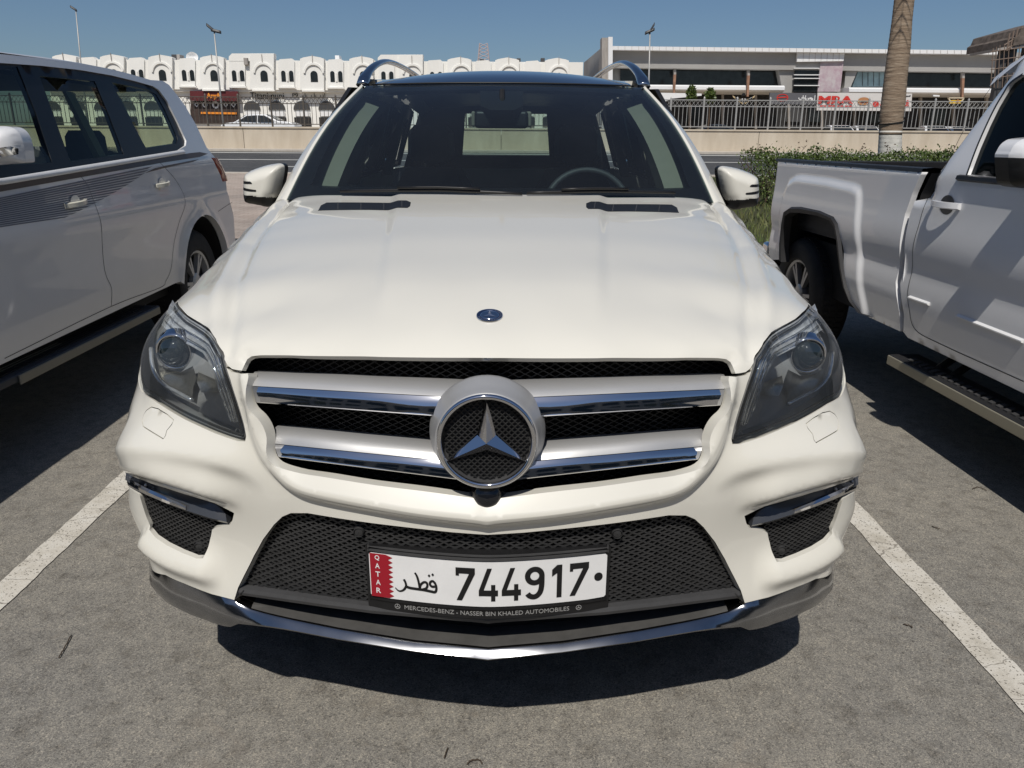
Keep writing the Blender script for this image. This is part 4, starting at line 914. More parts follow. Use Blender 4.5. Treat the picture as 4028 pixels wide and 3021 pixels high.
# wipers
for pts in ([(.10, -.01), (-.25, .010), (-.72, .006)], [(.12, -.005), (.45, .012), (.80, .010)]):
    q = [tuple(ws_pt(np.array(a), np.array(t)) + np.array([0, -.016, .016])) for a, t in lerp_line(pts, 10)]; w_ = MB().tube(q, .006, 6); w_.tube([np.array(p_) + [0, -.008, .010] for p_ in q[2:7]], .005, 6); w_.build('wiper', M_BLACK, merc, smooth=True)
MB().loft([[tuple(ws_pt(np.array(a), np.array(-.02)) + np.array([0, -.02, -.006])), tuple(ws_pt(np.array(a), np.array(-.02)) + np.array([0, .05, .0])), tuple(ws_pt(np.array(a), np.array(-.02)) + np.array([0, .05, -.05])), tuple(ws_pt(np.array(a), np.array(-.02)) + np.array([0, -.02, -.05]))] for a in np.linspace(-1, 1, 20)], True).build('scuttle', M_BLACK, merc)
for s_ in (1, -1):
    for yy in (.88, 3.955): wheel(merc, .80 * s_, yy, .39, .27, s_, .27, 5)
# ------------------------------------------------------------------ door mirrors
Z5m = lambda l: [(850 + .2291 * a, 620 + .2291 * b) for a, b in l]
def mpts(l): return np.array([aty(u, v, ORG[1] + 1.86) - ORG for u, v in Z5m(l)])[:, [0, 2]] * [-1, 1]
m_out = spline(mpts([(488, 400), (500, 310), (545, 252), (700, 185), (860, 135), (1000, 108), (1110, 98), (1168, 122), (1190, 175), (1178, 300), (1140, 480), (1105, 620), (1062, 702), (1000, 790), (900, 848), (760, 822), (640, 802), (545, 782), (503, 735), (486, 640), (484, 520)]), 3, True)
m_lowcut = mpts([(470, 612), (700, 634), (900, 654), (1075, 672)])
def puff(V, depth=.085, R_=.055):
    d, _, _ = segdist(V, m_out, True); t = np.clip(d / R_, 0, 1); return 1.86 - depth * np.sqrt(np.clip(1 - (1 - t) ** 2, 0, 1)) - .10 * (.98 - V[:, 0])
def dmirror(s_):
    e = empty('door_mirror'); e.parent = merc
    lowz = lambda x: np.interp(x, m_lowcut[::-1, 0] if m_lowcut[0, 0] > m_lowcut[-1, 0] else m_lowcut[:, 0], m_lowcut[::-1, 1] if m_lowcut[0, 0] > m_lowcut[-1, 0] else m_lowcut[:, 1])
    V, F, rr = cdt(m_out, [], .006); y = puff(V); c = V[F].mean(1); up_ = c[:, 1] > lowz(c[:, 0])
    for nm, kk, mt in (('mirror_shell', up_, M_PAINT), ('mirror_foot', ~up_, M_BLACK)):
        Fk = F[kk]; us = np.unique(Fk); mp = -np.ones(len(V), int); mp[us] = np.arange(len(us)); P = np.stack([V[us, 0] * s_, y[us], V[us, 1]], -1); obj(nm, P, mp[Fk][:, ::(-1 if s_ > 0 else 1)], mt, e)
    rg_ = resample(m_out, .01); yb = puff(rg_)
    MB().loft([[(p_[0] * s_, q, p_[1]) for p_, q in zip(rg_, yb)], [(p_[0] * s_, q + .05, p_[1]) for p_, q in zip(rg_, yb)]], True, False).build('mirror_rim', M_PAINT if False else M_BLACK, e, smooth=True)
    cen = rg_.mean(0); sm = (rg_ - cen) * .93 + cen
    MB().add([(p_[0] * s_, 1.90, p_[1]) for p_ in sm], [tuple(range(len(sm)))]).build('mirror_glass', M_CHROME, e)
    for l in ([(486, 393), (690, 393), (718, 408), (728, 432), (488, 437)], [(482, 495), (600, 508), (790, 534), (802, 544), (790, 563), (700, 560), (484, 541)]):
        pp = mpts(l); V2, F2_, _ = cdt(pp, [], .006); k = inside(V2, m_out); y2 = puff(V2) - .0016; obj('mirror_slot', np.stack([V2[:, 0] * s_, y2, V2[:, 1]], -1), F2_, M_BLACK, e)
    MB().hexa([tuple(np.array(q) * [s_, 1, 1]) for q in ((.86, 1.84, 1.20), (.95, 1.84, 1.19), (.95, 1.95, 1.19), (.84, 1.98, 1.20), (.85, 1.84, 1.24), (.95, 1.84, 1.23), (.95, 1.95, 1.23), (.83, 1.98, 1.24))]).build('mirror_arm', M_BLACK, e, bevel=.01)
both2(dmirror)
# ================================================================== neighbours: local frame of each car, its near flank on the local plane x = 0
class Frame:
    def __init__(s, org, rz): s.o = np.array(org, float); c, q = math.cos(rz), math.sin(rz); s.X = np.array([c, q, 0]); s.Y = np.array([-q, c, 0]); s.rz = rz
    def pt(s, u, v, x=0.0):
        """photo pixel -> local point on the local surface x (number or function of z)"""
        z = 1.0; yv = 2.0
        for _ in range(9):
            xx = (float(x(np.array(yv), np.array(z))) if x.__code__.co_argcount == 2 else x(z)) if callable(x) else x; r = ray(u, v); t = (xx - (CAMP - s.o) @ s.X) / (r @ s.X); P = CAMP + r * t - s.o; z = P[2]; yv = .5 * yv + .5 * float(P @ s.Y)
        return np.array([xx, P @ s.Y, P[2]])
    def yz(s, l, x=0.0): return np.array([s.pt(u, v, x)[1:] for u, v in l])
def ribbon_loft(name, sections, mat, parent, sm='auto'): return MB().loft(sections, False, False).build(name, mat, parent, smooth=sm)
def decal(name, fr, F, xfn, mat, parent, off=.002, closed=True, h=.06):
    P = fr.yz(F, xfn if not callable(xfn) else (lambda z: float(xfn(3.0, z)))); V, Fc, _ = cdt(P, [], h); x = xfn(V[:, 0], V[:, 1]) if callable(xfn) else 0 * V[:, 0] + xfn
    return obj(name, np.stack([x + off, V[:, 0], V[:, 1]], -1), Fc, mat, parent, False)
def seam_line(name, P, xfn, parent, w=.0035, off=.001, mat=None):
    """thin dark shut line on a flank"""
    P = spline(P, 5); v, f = stroke(P, w); x = xfn(v[:, 0], v[:, 1]); return obj(name, np.stack([x + off, v[:, 0], v[:, 1]], -1), f, mat or M_DARK, parent, False)
# ------------------------------------------------------------------ long white estate at the left
LC = Frame((-2.29, 3.6, 0), R(1.2)); lcar = empty('parked_car', tuple(LC.o), LC.rz, label='white off-roader with brown side stripes, its flank and running board beside the bay', cat='car', group='cars parked side by side in the marked bays')
def lx0(z): return float(-.02 - .27 * max(0, z - 1.28) + (-.10 * max(0, .62 - z)))
def lx(y, z):
    y = np.asarray(y, float); z = np.asarray(z, float); x = -.27 * np.clip(z - 1.28, 0, 1) - .02 * np.clip((z - 1.0) / .28, 0, 1) - .10 * np.clip(.62 - z, 0, 1) + .012 * np.exp(-((z - 1.02) / .10) ** 2)
    yr = YR - .42; x = x - .30 * np.clip((y - yr) / .42, 0, 1.3) ** 2.2
    d = np.sqrt((y - AY) ** 2 + (z - .42) ** 2); return x + .022 * np.exp(-((d - .49) / .05) ** 2) * (z > .3)
AY = 0; YR = 9
tmp = LC.yz([(672, 956), (864, 964), (790, 826)]); AY = float(LC.pt(775, 1070, -.08)[1]); YR = float(LC.pt(923, 880, -.28)[1])
belt = LC.yz([(0, 707), (291, 663), (601, 615), (731, 590)], lx0)
bz = lambda y: float(np.interp(y, [belt[0][0], belt[-1][0]], [belt[0][1], belt[-1][1]]))
y_front = -2.25
wtop = LC.yz([(0, 244), (157, 255), (313, 272), (439, 294), (525, 315), (600, 336)], lx0)
wtop_z = lambda y: float(np.interp(y, wtop[:, 0], wtop[:, 1]))
winF = LC.yz([(600, 336), (625, 352), (658, 397), (700, 480), (734, 555), (732, 575), (700, 597), (601, 617), (291, 664), (0, 708)], lx0)
REAR_E = LC.yz([(640, 318), (665, 334), (700, 378), (728, 416), (772, 492), (813, 580), (847, 622), (887, 700), (893, 753), (905, 795), (919, 850), (923, 918)], lx)
win_out = np.vstack([[(-1.05, 1.31)], [(-.55, 1.62)], [(-.3, 1.72)], wtop[:], winF[1:], [(-1.0, belt[0][1])]])
body = np.array([(y_front + .1, .55), (y_front, .9), (y_front + .1, 1.08), (-1.35, 1.18), (-1.12, 1.25), (-.6, 1.62), (-.30, wtop_z(0) + .03)] + [(y, wtop_z(y) + .035) for y in np.linspace(0, wtop[-1][0], 8)] +
                [tuple(p_) for p_ in REAR_E] + [(float(REAR_E[-1][0]), .55), (YR - .15, .46)] + arch(AY, .44, .47, 5, 176, 24) + [(AY - .52, .50), (-1.3, .47)] + arch(-1.75, .44, .46, 8, 172, 14))
lbody = side_panel('body_side', body, [inset(win_out, .004)], lx, .05, M_PAINT2, lcar, 1, flange=.05)
fb = LC.yz
# glass house: black frame with three panes
paneF = [LC.yz([(-40, 262), (78, 262), (150, 440), (216, 640), (-40, 672)], lx0), LC.yz([(165, 300), (381, 320), (440, 460), (495, 606), (285, 636), (230, 480)], lx0),
         LC.yz([(448, 325), (585, 352), (622, 372), (655, 430), (706, 545), (700, 565), (582, 583), (510, 450)], lx0)]
paneF[0][0] = (-.62, 1.60); paneF[0][-1] = (-.98, 1.325); paneF[0] = np.array(paneF[0])
M_TINT2 = glassy('green_tinted_glass', (.60, .68, .58), ior=1.2)
fx = lambda y, z: lx(y, z) - .012
M_FRAMEB = principled('window_surround_black', (.010, .013, .018), rough=.35, spec=.25)
lwin = side_panel('window_frame', win_out, [p_ for p_ in paneF], fx, .06, M_FRAMEB, lcar, 1, flange=.03)
for k_, p_ in enumerate(paneF): side_panel('side_window', p_, [], lambda y, z: lx(y, z) - .016, .12, M_TINT if k_ == 0 else M_TINT2, lwin, 1, flange=0)
# white waist moulding
MB().loft([[(lx(np.array(y), np.array(bz(y) + dz)) + o_, y, bz(y) + dz) for dz, o_ in ((.006, .004), (-.004, .012), (-.020, .010), (-.024, .001))] for y in np.linspace(-1.05, winF[6][0] + .1, 20)], False, False).build('waist_moulding', M_WHITE, lcar, smooth=True)
M_BROWN = principled('stripe_brown', (.075, .055, .05), rough=.4); M_STR = principled('stripe_grey', (.15, .16, .195), rough=.4)
Q2 = lambda l: [(.633 * a, 150 + .633 * b) for a, b in l]
decal('brown_stripe', LC, Q2([(-60, 920), (460, 834), (950, 752), (1180, 714), (1240, 708), (1290, 718), (1240, 738), (1000, 775), (480, 868), (-60, 965)]), lx, M_BROWN, lcar, .003)
decal('black_stripe', LC, Q2([(1040, 790), (1180, 762), (1235, 752), (1200, 768), (1000, 812), (900, 838), (960, 808)]), lx, M_BROWN, lcar, .003)
for k in range(15):
    t = k / 15; x1 = 925 - 560 * t ** 1.25 + 20; y0 = 990 + 190 * t; slope = -.205 + .06 * t
    x0 = -60; yb = lambda x: y0 + slope * x + (0 if x < x1 - 60 else 0)
    th = 10.0 * (1 - .2 * t)
    decal('side_stripe', LC, Q2([(x0, yb(x0)), (x1 * .5, yb(x1 * .5)), (x1, yb(x1)), (x1 - 30, yb(x1 - 30) + th), (x1 * .5, yb(x1 * .5) + th), (x0, yb(x0) + th)]), lx, M_STR, lcar, .002)
s1 = LC.yz([(291, 668), (335, 720), (354, 777), (380, 910), (398, 1066), (424, 1132), (424, 1203)], lx0); seam_line('door_seam', s1, lx, lcar)
s2 = LC.yz([(607, 622), (645, 656), (691, 717), (712, 790), (690, 880), (672, 960), (660, 1060), (640, 1105), (616, 1132), (424, 1205), (0, 1410)], lx0); seam_line('door_seam', s2, lx, lcar)
seam_line('door_seam', LC.yz([(900, 795), (870, 815), (846, 832)], lx0), lx, lcar)
# handles
M_HANDLE = principled('handle_cream', (.66, .64, .54), rough=.3, coat=.5)
def lc_handle(u, v):
    c = LC.pt(u, v, .0); c[0] = float(lx(c[1], c[2])); m = MB()
    L_ = .105
    m.loft([[(c[0] + o_ + .03 * math.sin(math.pi * t) * 1.0 + .004, c[1] + (t - .5) * 2 * L_, c[2] + .012 * (t - .5) + dz) for o_, dz in ((0, .014), (.012, .010), (.012, -.010), (0, -.014), (-.008, 0))] for t in np.linspace(0, 1, 13)], True)
    o_ = m.build('door_handle', M_HANDLE, lcar, smooth='auto')
    MB().loft([[(c[0] + .003, c[1] + .01 + r_ * 1.2 * math.cos(a), c[2] + r_ * math.sin(a)) if r_ > .03 else (c[0] + .0035, c[1] + .01 + r_ * 1.2 * math.cos(a), c[2] + r_ * math.sin(a)) for a in np.linspace(0, 2 * math.pi, 24)[:-1]] for r_ in (.042, .002)], True, False).build('handle_cup', M_GREYP if False else M_PAINT2, o_)
    MB().loft([[(c[0] + .005, c[1] - .045 + r_ * math.cos(a), c[2] - .03 + r_ * .8 * math.sin(a)) for a in np.linspace(0, 2 * math.pi, 20)[:-1]] for r_ in (.018, .0005)], True, False).build('lock_cover', M_HANDLE, o_)
lc_handle(296, 800); lc_handle(640, 725)
# tail lamp, tail, bumper
M_REDL = principled('red_lens', (.30, .015, .02), rough=.12, coat=1)
tl = LC.yz([(846, 616), (864, 620), (877, 656), (885, 686), (887, 712), (878, 712), (868, 680), (856, 645)], lambda z: lx0(z) - .10)
yy0, yy1 = tl[:, 0].min(), tl[:, 0].max()
rye = lambda z: float(np.interp(z, REAR_E[::-1, 1], REAR_E[::-1, 0])); tlz0, tlz1 = float(LC.pt(847, 620, lx)[2]), float(LC.pt(888, 712, lx)[2])
MB().loft([[(float(lx(y, z)) + o_ - .002, y, z) for y, o_ in ((rye(z) - .09, .0), (rye(z) - .07, .006), (rye(z) - .02, .010), (rye(z) + .02, .012), (rye(z) + .06, 0.0))] for z in (tlz0, tlz0 * .75 + tlz1 * .25, (tlz0 + tlz1) / 2, tlz0 * .25 + tlz1 * .75, tlz1)], False, False).build('tail_lamp', M_REDL, lcar, smooth=True)
# roof: lofted cross-sections over the length
def lc_roof(y):
    e = wtop_z(min(y, wtop[-1][0])) + .034 if y > -.3 else None
    yt = wtop[-1][0]
    top = float(np.interp(y, [-.75, -.45, 0, .8, yt - .3, yt + .2, yt + .45], [1.60, 1.74, 1.84, 1.875, 1.865, 1.82, 1.74]))
    edge = float(np.interp(y, [-.75, -.3, 0] + list(wtop[1:, 0]) + [yt + .45], [1.50, wtop_z(0) + .03, wtop_z(0) + .035] + [q + .035 for q in wtop[1:, 1]] + [wtop[-1][1] - .05]))
    x0 = float(lx(np.array(min(y, yt)), np.array(edge))); hw = .985 + x0 * 1.0
    sec = []
    for t in np.linspace(0, 1, 13):
        ang = t; xx = x0 - (0.985 + x0) * (1 - math.cos(ang * math.pi / 2)) ** .85; zz = edge + (top - edge) * math.sin(min(1, (t ** .55)) * math.pi / 2); sec.append((xx, y, zz))
    sec = sec + [(-1.97 - q[0], q[1], q[2]) for q in sec[::-1][1:]]
    return sec
yt = wtop[-1][0]
ribbon_loft('roof', [lc_roof(y) for y in np.linspace(-.6, yt + .32, 16)], M_PAINT2, lcar, True)
# rear and front closure, bonnet, windscreen, far flank
def mirrored(P): return [(-1.97 - x, y, z) for x, y, z in P]
rear = [(float(lx(np.array(p_[0]), np.array(p_[1]))), float(p_[0]), float(p_[1])) for p_ in [(REAR_E[-1][0], .5), (REAR_E[-1][0], .7)] + [tuple(q) for q in REAR_E[::-1]]]
rlow = [q for q in rear if q[2] < 1.34]; rup = [rlow[-1]] + [q for q in rear if q[2] >= 1.34]
MB().loft([rlow, [(q[0] - .25, q[1] + .10, q[2]) for q in rlow], [(-1.97 - q[0] + .25, q[1] + .10, q[2]) for q in rlow], mirrored(rlow)], False, False).build('tailgate', M_PAINT2, lcar, smooth='auto')
inn_ = [(q[0] - .16, q[1] + .07, q[2]) for q in rup]
for sd in (0, 1):
    A_, B_ = (rup, inn_) if not sd else (mirrored(rup), mirrored(inn_)); MB().loft([A_, B_], False, False).build('rear_pillar', M_PAINT2, lcar, smooth='auto')
MB().loft([inn_[:-1], mirrored(inn_[:-1])], False, False).build('rear_window', M_TINT2, lcar)
MB().loft([inn_[-2:], mirrored(inn_[-2:])], False, False).build('rear_spoiler', M_PAINT2, lcar)
hoodp = [[(-.04, -1.12, 1.24), (-.3, -1.05, 1.29), (-.98, -1.0, 1.32), (-1.67, -1.05, 1.29), (-1.93, -1.12, 1.24)], [(-.04, y_front + .3, 1.10), (-.3, y_front + .2, 1.16), (-.98, y_front + .1, 1.2), (-1.67, y_front + .2, 1.16), (-1.93, y_front + .3, 1.10)], [(-.05, y_front + .1, .9), (-.3, y_front, .95), (-.98, y_front - .08, .98), (-1.67, y_front, .95), (-1.92, y_front + .1, .9)], [(-.06, y_front + .1, .5), (-.3, y_front, .45), (-.98, y_front - .05, .45), (-1.67, y_front, .45), (-1.91, y_front + .1, .5)]]
ribbon_loft('bonnet', hoodp, M_PAINT2, lcar, True)
MB().add([(-.06, -1.10, 1.26), (-1.91, -1.10, 1.26), (-1.78, -.42, 1.76), (-.19, -.42, 1.76)], [(0, 1, 2, 3)]).build('windscreen', M_TINT, lcar)
fo = [(y, z) for y, z in body]
side_panel('far_side', fo, [inset(win_out, .004)], lambda y, z: -1.97 - lx(y, z), .12, M_PAINT2, lcar, 1, flange=0)
for p_ in paneF: side_panel('far_window', p_, [], lambda y, z: -1.97 - lx(y, z) + .01, .2, M_TINT2, lcar, 1, flange=0)
side_panel('far_window_frame', win_out, [p_ for p_ in paneF], lambda y, z: -1.97 - lx(y, z) + .006, .12, M_FRAMEB, lcar, 1, flange=0)
# seats seen through the glass, headliner, floor
hl = MB().box((-1.70, -.2, 1.76), (-.28, yt + .0, 1.78)); hl.build('headliner', M_DARK, lcar)
MB().box((-1.85, -1.2, .50), (-.12, YR - .1, .56)).build('cabin_floor', M_DARK, lcar)
for px_ in (-.55, -1.42): seat(px_, .35, h=1.52).build('front_seat', M_SEAT, lcar, bevel=.02)
for px_ in (-.42, -.98, -1.54): seat(px_, 1.35, h=1.50, w=.25).build('rear_seat', M_SEAT, lcar, bevel=.02)
M_OLIVE = principled('olive_trim', (.20, .20, .14), rough=.7)
for q in (.12, 1.05, 1.62): MB().hexa([(-.10, q - .02, 1.25), (-.06, q - .02, 1.25), (-.06, q + .06, 1.25), (-.10, q + .06, 1.25), (-.20, q - .12, 1.70), (-.18, q - .12, 1.70), (-.18, q - .04, 1.70), (-.20, q - .04, 1.70)]).build('belt_pillar', M_OLIVE, lcar)
# running board
b0 = LC.pt(83, 1520, .03); b1 = LC.pt(630, 1228, .03); zb = (b0[2] + b1[2]) / 2; print('board', b0, b1)
M_TRD = principled('tread_blue_black', (.030, .036, .048), rough=.5, var=.3, vscale=30)
MB().box((-.20, -1.15, zb + .012), (.024, b1[1] + .02, zb + .05)).build('running_board', M_TRD, lcar, bevel=.008)
for k in range(7): MB().box((-.17 + k * .024, -1.0, zb + .05), (-.160 + k * .024, b1[1] - .1, zb + .056)).build('tread_rib', M_BLACK, [c for c in lcar.children if c.name.startswith('running_board')][0])
MB().box((.024, b0[1] - .0, zb), (.034, b1[1], zb + .045)).build('board_edge', M_BEIGE, lcar, bevel=.004)
MB().box((-1.9, -1.2, .40), (-.12, YR - .2, .50)).build('underbody', M_DARK, lcar)
wheel(lcar, -.20, AY, .40, .28, 1, .245, 6, M_SILVER); wheel(lcar, -1.77, AY, .40, .28, -1, .245, 6, M_SILVER)
wheel(lcar, -.20, -1.75, .40, .28, 1, .245, 6, M_SILVER); wheel(lcar, -1.77, -1.75, .40, .28, -1, .245, 6, M_SILVER)
for cy in (AY, -1.75): MB().loft([[( -.03, a, b) for a, b in arch(cy, .44, .465, -10, 190, 20)], [(-.5, a, b) for a, b in arch(cy, .44, .465, -10, 190, 20)]], False, False).build('wheel_arch', M_DARK, lcar); MB().add([(-.5, a, b) for a, b in arch(cy, .44, .465, -10, 190, 20)], [tuple(range(20))]).build('wheel_arch', M_DARK, lcar)
# door mirror at the picture's left edge
me = empty('door_mirror'); me.parent = lcar
A5 = lambda l: [(.3134 * a, 180 + .3134 * b) for a, b in l]
def lcm(l, x): return np.array([LC.pt(u, v, x) for u, v in A5(l)])
mo = spline(lcm([(-330, 1080), (-200, 1020), (0, 1008), (120, 1018), (200, 1055), (255, 1120), (290, 1210), (310, 1300), (318, 1380), (318, 1465), (200, 1478), (0, 1495), (-250, 1510), (-330, 1460)], .16), 3, True)
y_m = float(np.mean(mo[:, 1])); 
r_m = ray(*A5([(100, 1250)])[0]); Pm = CAMP + r_m * ((.20 - (CAMP - LC.o) @ LC.X) / (r_m @ LC.X)) - LC.o; yM = Pm @ LC.Y
def lc_plane(l, y):
    out = []
    for u, v in A5(l):
        r_ = ray(u, v); t = (y - (CAMP - LC.o) @ LC.Y) / (r_ @ LC.Y); P = CAMP + r_ * t - LC.o; out.append((P @ LC.X, P[2]))
    return np.array(out)
mo = spline(lc_plane([(-330, 1080), (-200, 1020), (0, 1008), (120, 1018), (200, 1055), (255, 1120), (290, 1210), (310, 1300), (318, 1380), (318, 1465), (200, 1478), (0, 1495), (-250, 1510), (-330, 1460)], yM), 3, True)
V, F, _ = cdt(mo, [], .012); d_, _, _ = segdist(V, mo, True); yy = yM - .09 * np.sqrt(np.clip(1 - (1 - np.clip(d_ / .07, 0, 1)) ** 2, 0, 1)); obj('mirror_shell', np.stack([V[:, 0], yy, V[:, 1]], -1), F, M_PAINT2, me)
MB().loft([[(a, yM, b) for a, b in mo], [(a * .98 + .002, yM + .07, b) for a, b in mo]], True).build('mirror_rim', M_PAINT2, me, smooth='auto')
ind = lc_plane([(-330, 1290), (0, 1285), (150, 1280), (250, 1262), (296, 1290), (300, 1360), (200, 1385), (0, 1400), (-330, 1410)], yM); V, F, _ = cdt(ind, [], .02); d_, _, _ = segdist(V, mo, True); yy = yM - .004 - .09 * np.sqrt(np.clip(1 - (1 - np.clip(d_ / .07, 0, 1)) ** 2, 0, 1)); obj('indicator', np.stack([V[:, 0], yy, V[:, 1]], -1), F, M_DCHROME, me)
MB().hexa([(-.10, yM - .02, 1.25), (mo[:, 0].min() + .03, yM - .03, 1.24), (mo[:, 0].min() + .03, yM + .05, 1.24), (-.10, yM + .05, 1.25), (-.10, yM - .02, 1.31), (mo[:, 0].min() + .03, yM - .03, 1.30), (mo[:, 0].min() + .03, yM + .05, 1.30), (-.10, yM + .05, 1.31)]).build('mirror_arm', M_BLACK, me)
# ------------------------------------------------------------------ white pickup at the right
GM = Frame((2.06, 3.6, 0), R(1.8)); gcar = empty('parked_pickup', tuple(GM.o), GM.rz, label='white pickup truck with an open bed and side step, parked by the hedge', cat='pickup truck')
Z3 = lambda l: [(2600 + .6456 * a, 50 + .6456 * b) for a, b in l]
ZD = lambda l: [(2950 + .3917 * a, 700 + .3917 * b) for a, b in l]
ZE = lambda l: [(3500 + .4521 * a, 150 + .4521 * b) for a, b in l]
ZF = lambda l: [(3400 + .5423 * a, 1100 + .5423 * b) for a, b in l]
flare = GM.yz(ZD([(290, 560), (350, 170), (395, 40), (470, -10), (520, -15), (800, 20), (1060, 75), (1115, 110), (1128, 180), (1125, 800), (1130, 1100), (1150, 1300)]), 0)
def gx0(z): return float(.30 * max(0, z - 1.30) + .12 * max(0, .68 - z))
garc = GM.yz(ZD([(325, 820), (335, 650), (365, 450), (400, 330), (460, 290), (560, 290), (750, 330), (890, 390), (935, 460), (950, 600), (975, 900), (1000, 1100), (1040, 1240), (1120, 1360), (1200, 1400)]), 0)
gc = GM.pt(3177, 1127, .10); print('wheel c', gc)
def gx(y, z):
    y = np.asarray(y, float); z = np.asarray(z, float); x = .30 * np.clip(z - 1.30, 0, 1) ** 1.05 + .12 * np.clip(.68 - z, 0, 1) - .012 * np.exp(-((z - .98) / .12) ** 2) + .010 * np.exp(-((z - .83) / .06) ** 2)
    P = np.stack([y.ravel(), z.ravel()], -1); d, _, _ = segdist(P, flare, True); k = inside(P, flare_c); f = np.where(k, d, -d).reshape(y.shape)
    bed = y > GAPY
    return x - .020 * smooth01((f + .014) / .050) * bed + .25 * np.clip((y - YB + .10) / .14, 0, 1.5) ** 2
flare_c = np.vstack([flare, [(garc[-1][0], .3), (flare[0][0], .3)]]); flare = flare_c
gap_l = GM.yz([(3633, 680), (3594, 760), (3568, 844), (3549, 986), (3527, 1110), (3535, 1236), (3530, 1300)], 0); GAPY = float(gap_l[2][0])
bt = GM.yz([(3071, 636), (3633, 678)], 0); YB = float(GM.pt(3045, 702, .02)[1]); print('bed', bt, YB, gap_l)
zr = lambda y: float(np.interp(y, [bt[1][0], bt[0][0]], [bt[1][1], bt[0][1]]))
gb = GM.yz([(3400, 1246), (3519, 1301)], 0)
bed_out = np.vstack([[(gap_l[0][0] + .02, zr(gap_l[0][0]))], [(YB - .05, zr(YB))], [(YB, zr(YB) - .04), (YB + .03, 1.0), (YB + .03, .62), (YB - .1, .58)], garc, [(g_[0], g_[1]) for g_ in gb[:1]], [(gap_l[-1][0] + .01, gb[1][1])], gap_l[::-1][1:-1] + [.012, 0]])
side_panel('cargo_bed_side', bed_out, [], gx, .016, M_PAINT3, gcar, -1 * -1, flange=-.03)
cab_sil = GM.yz([(3685, 640), (3710, 560), (3794, 437), (3859, 341), (3917, 282), (3962, 247), (4028, 234)], lambda z: gx0(z) + .10)
door = GM.yz([(3934, 304), (3862, 403), (3789, 525), (3717, 661), (3640, 806), (3620, 891), (3598, 985), (3573, 1132), (3576, 1208), (3600, 1295), (3704, 1355), (4028, 1501)], gx0)
gw = GM.yz([(3803, 690), (3844, 584), (3884, 494), (3920, 421), (3952, 367), (3979, 326), (4028, 292)], gx0); print('door', door, 'gw', gw)
zt = float(gw[-1][1]); yf = -1.0
sillr = GM.yz([(3571, 1328), (4028, 1539)], gx0)
win_g = np.vstack([gw, [(gw[-1][0] - .35, zt + .035), (-.62, zt + .03), (-1.35, 1.36), (-1.40, gw[0][1] - .02)]])
cab_out = np.vstack([[(gap_l[0][0] - .035, 1.31)], gap_l[1:-1] - [.035, 0], [(gap_l[-1][0] - .02, sillr[0][1] + .02)], sillr[:1], [(-1.35, .47)], arch(-1.83, .44, .50, 10, 172, 14), [(-2.75, .55), (-2.85, .9), (-2.78, 1.15), (-1.75, 1.28), (-1.48, 1.33), (-.75, zt + .10)], [(gw[-1][0] - .3, zt + .12)], [(gw[-1][0], zt + .085)],
                    [(gw[-2][0] + .06, gw[-2][1] + .06), (gw[-3][0] + .09, gw[-3][1] + .05), (gw[-5][0] + .13, gw[-5][1] + .03), (gw[0][0] + .33, gw[0][1] + .02)]])
cab_out = np.array([tuple(p_) for p_ in cab_out])
gy_back = GAPY - .04
def gxc(y, z): # cab flank, rolled inwards at its rear corner
    x = gx(np.minimum(y, GAPY - .05), z); yb_ = np.interp(z, [.5, 1.3, 1.75], [GAPY - .05, GAPY - .08, GAPY - .32]); return x + .16 * np.clip((np.asarray(y) - yb_ + .16) / .16, 0, 1.2) ** 2 * (np.asarray(z) > 1.2)
gcab = side_panel('cab_side', cab_out, [inset(win_g, .003)], gxc, .045, M_PAINT3, gcar, 1, flange=-.04)
side_panel('side_window', win_g, [], lambda y, z: gx(np.minimum(y, GAPY - .05), z) + .018, .1, glassy('dark_tinted_glass', (.06, .085, .10), ior=1.09), gcar, 1, flange=0)
seam_line('door_seam', door, gx, gcar, off=-.0015, w=.004)
seam_line('window_seal', win_g[:7], lambda y, z: gx(y, z), gcar, w=.012, off=-.001, mat=M_BLACK)
gq = GM.yz([(3776, 690), (3900, 699), (4028, 711), (4150, 722)], gx0); gq2 = np.array([gq[0], gq[-1]])
sl = (gq2[1][1] - gq2[0][1]) / (gq2[1][0] - gq2[0][0])
MB().loft([[(float(gx(np.array(y), np.array(z_ + dz))) + o_, y, z_ + dz) for dz, o_ in ((.004, 0), (0, -.014), (-.016, -.016), (-.024, -.002))] for y, z_ in [(yy, gq2[0][1] + sl * (yy - gq2[0][0])) for yy in np.linspace(gq2[0][0], -1.3, 16)]], True).build('window_sill', M_BLACK, gcar, smooth='auto')
# door handle with its cup
hc = GM.pt(3727, 806, 0); hc[0] = float(gx(np.array(hc[1]), np.array(hc[2])))
hd_ = MB().loft([[(hc[0] - o_ - .030 * math.sin(math.pi * t) ** .6, hc[1] + (t - .5) * .22, hc[2] + dz) for o_, dz in ((0, .016), (.014, .014), (.016, -.010), (0, -.016))] for t in np.linspace(0, 1, 11)], True).build('door_handle', M_PAINT3, gcar, smooth='auto')
MB().loft([[(hc[0] - .002 - (.0 if r_ > .03 else -.002), hc[1] + r_ * 1.3 * math.cos(a), hc[2] + r_ * math.sin(a)) for a in np.linspace(0, 2 * math.pi, 24)[:-1]] for r_ in (.045, .001)], True, False).build('handle_cup', M_GREYP, hd_)
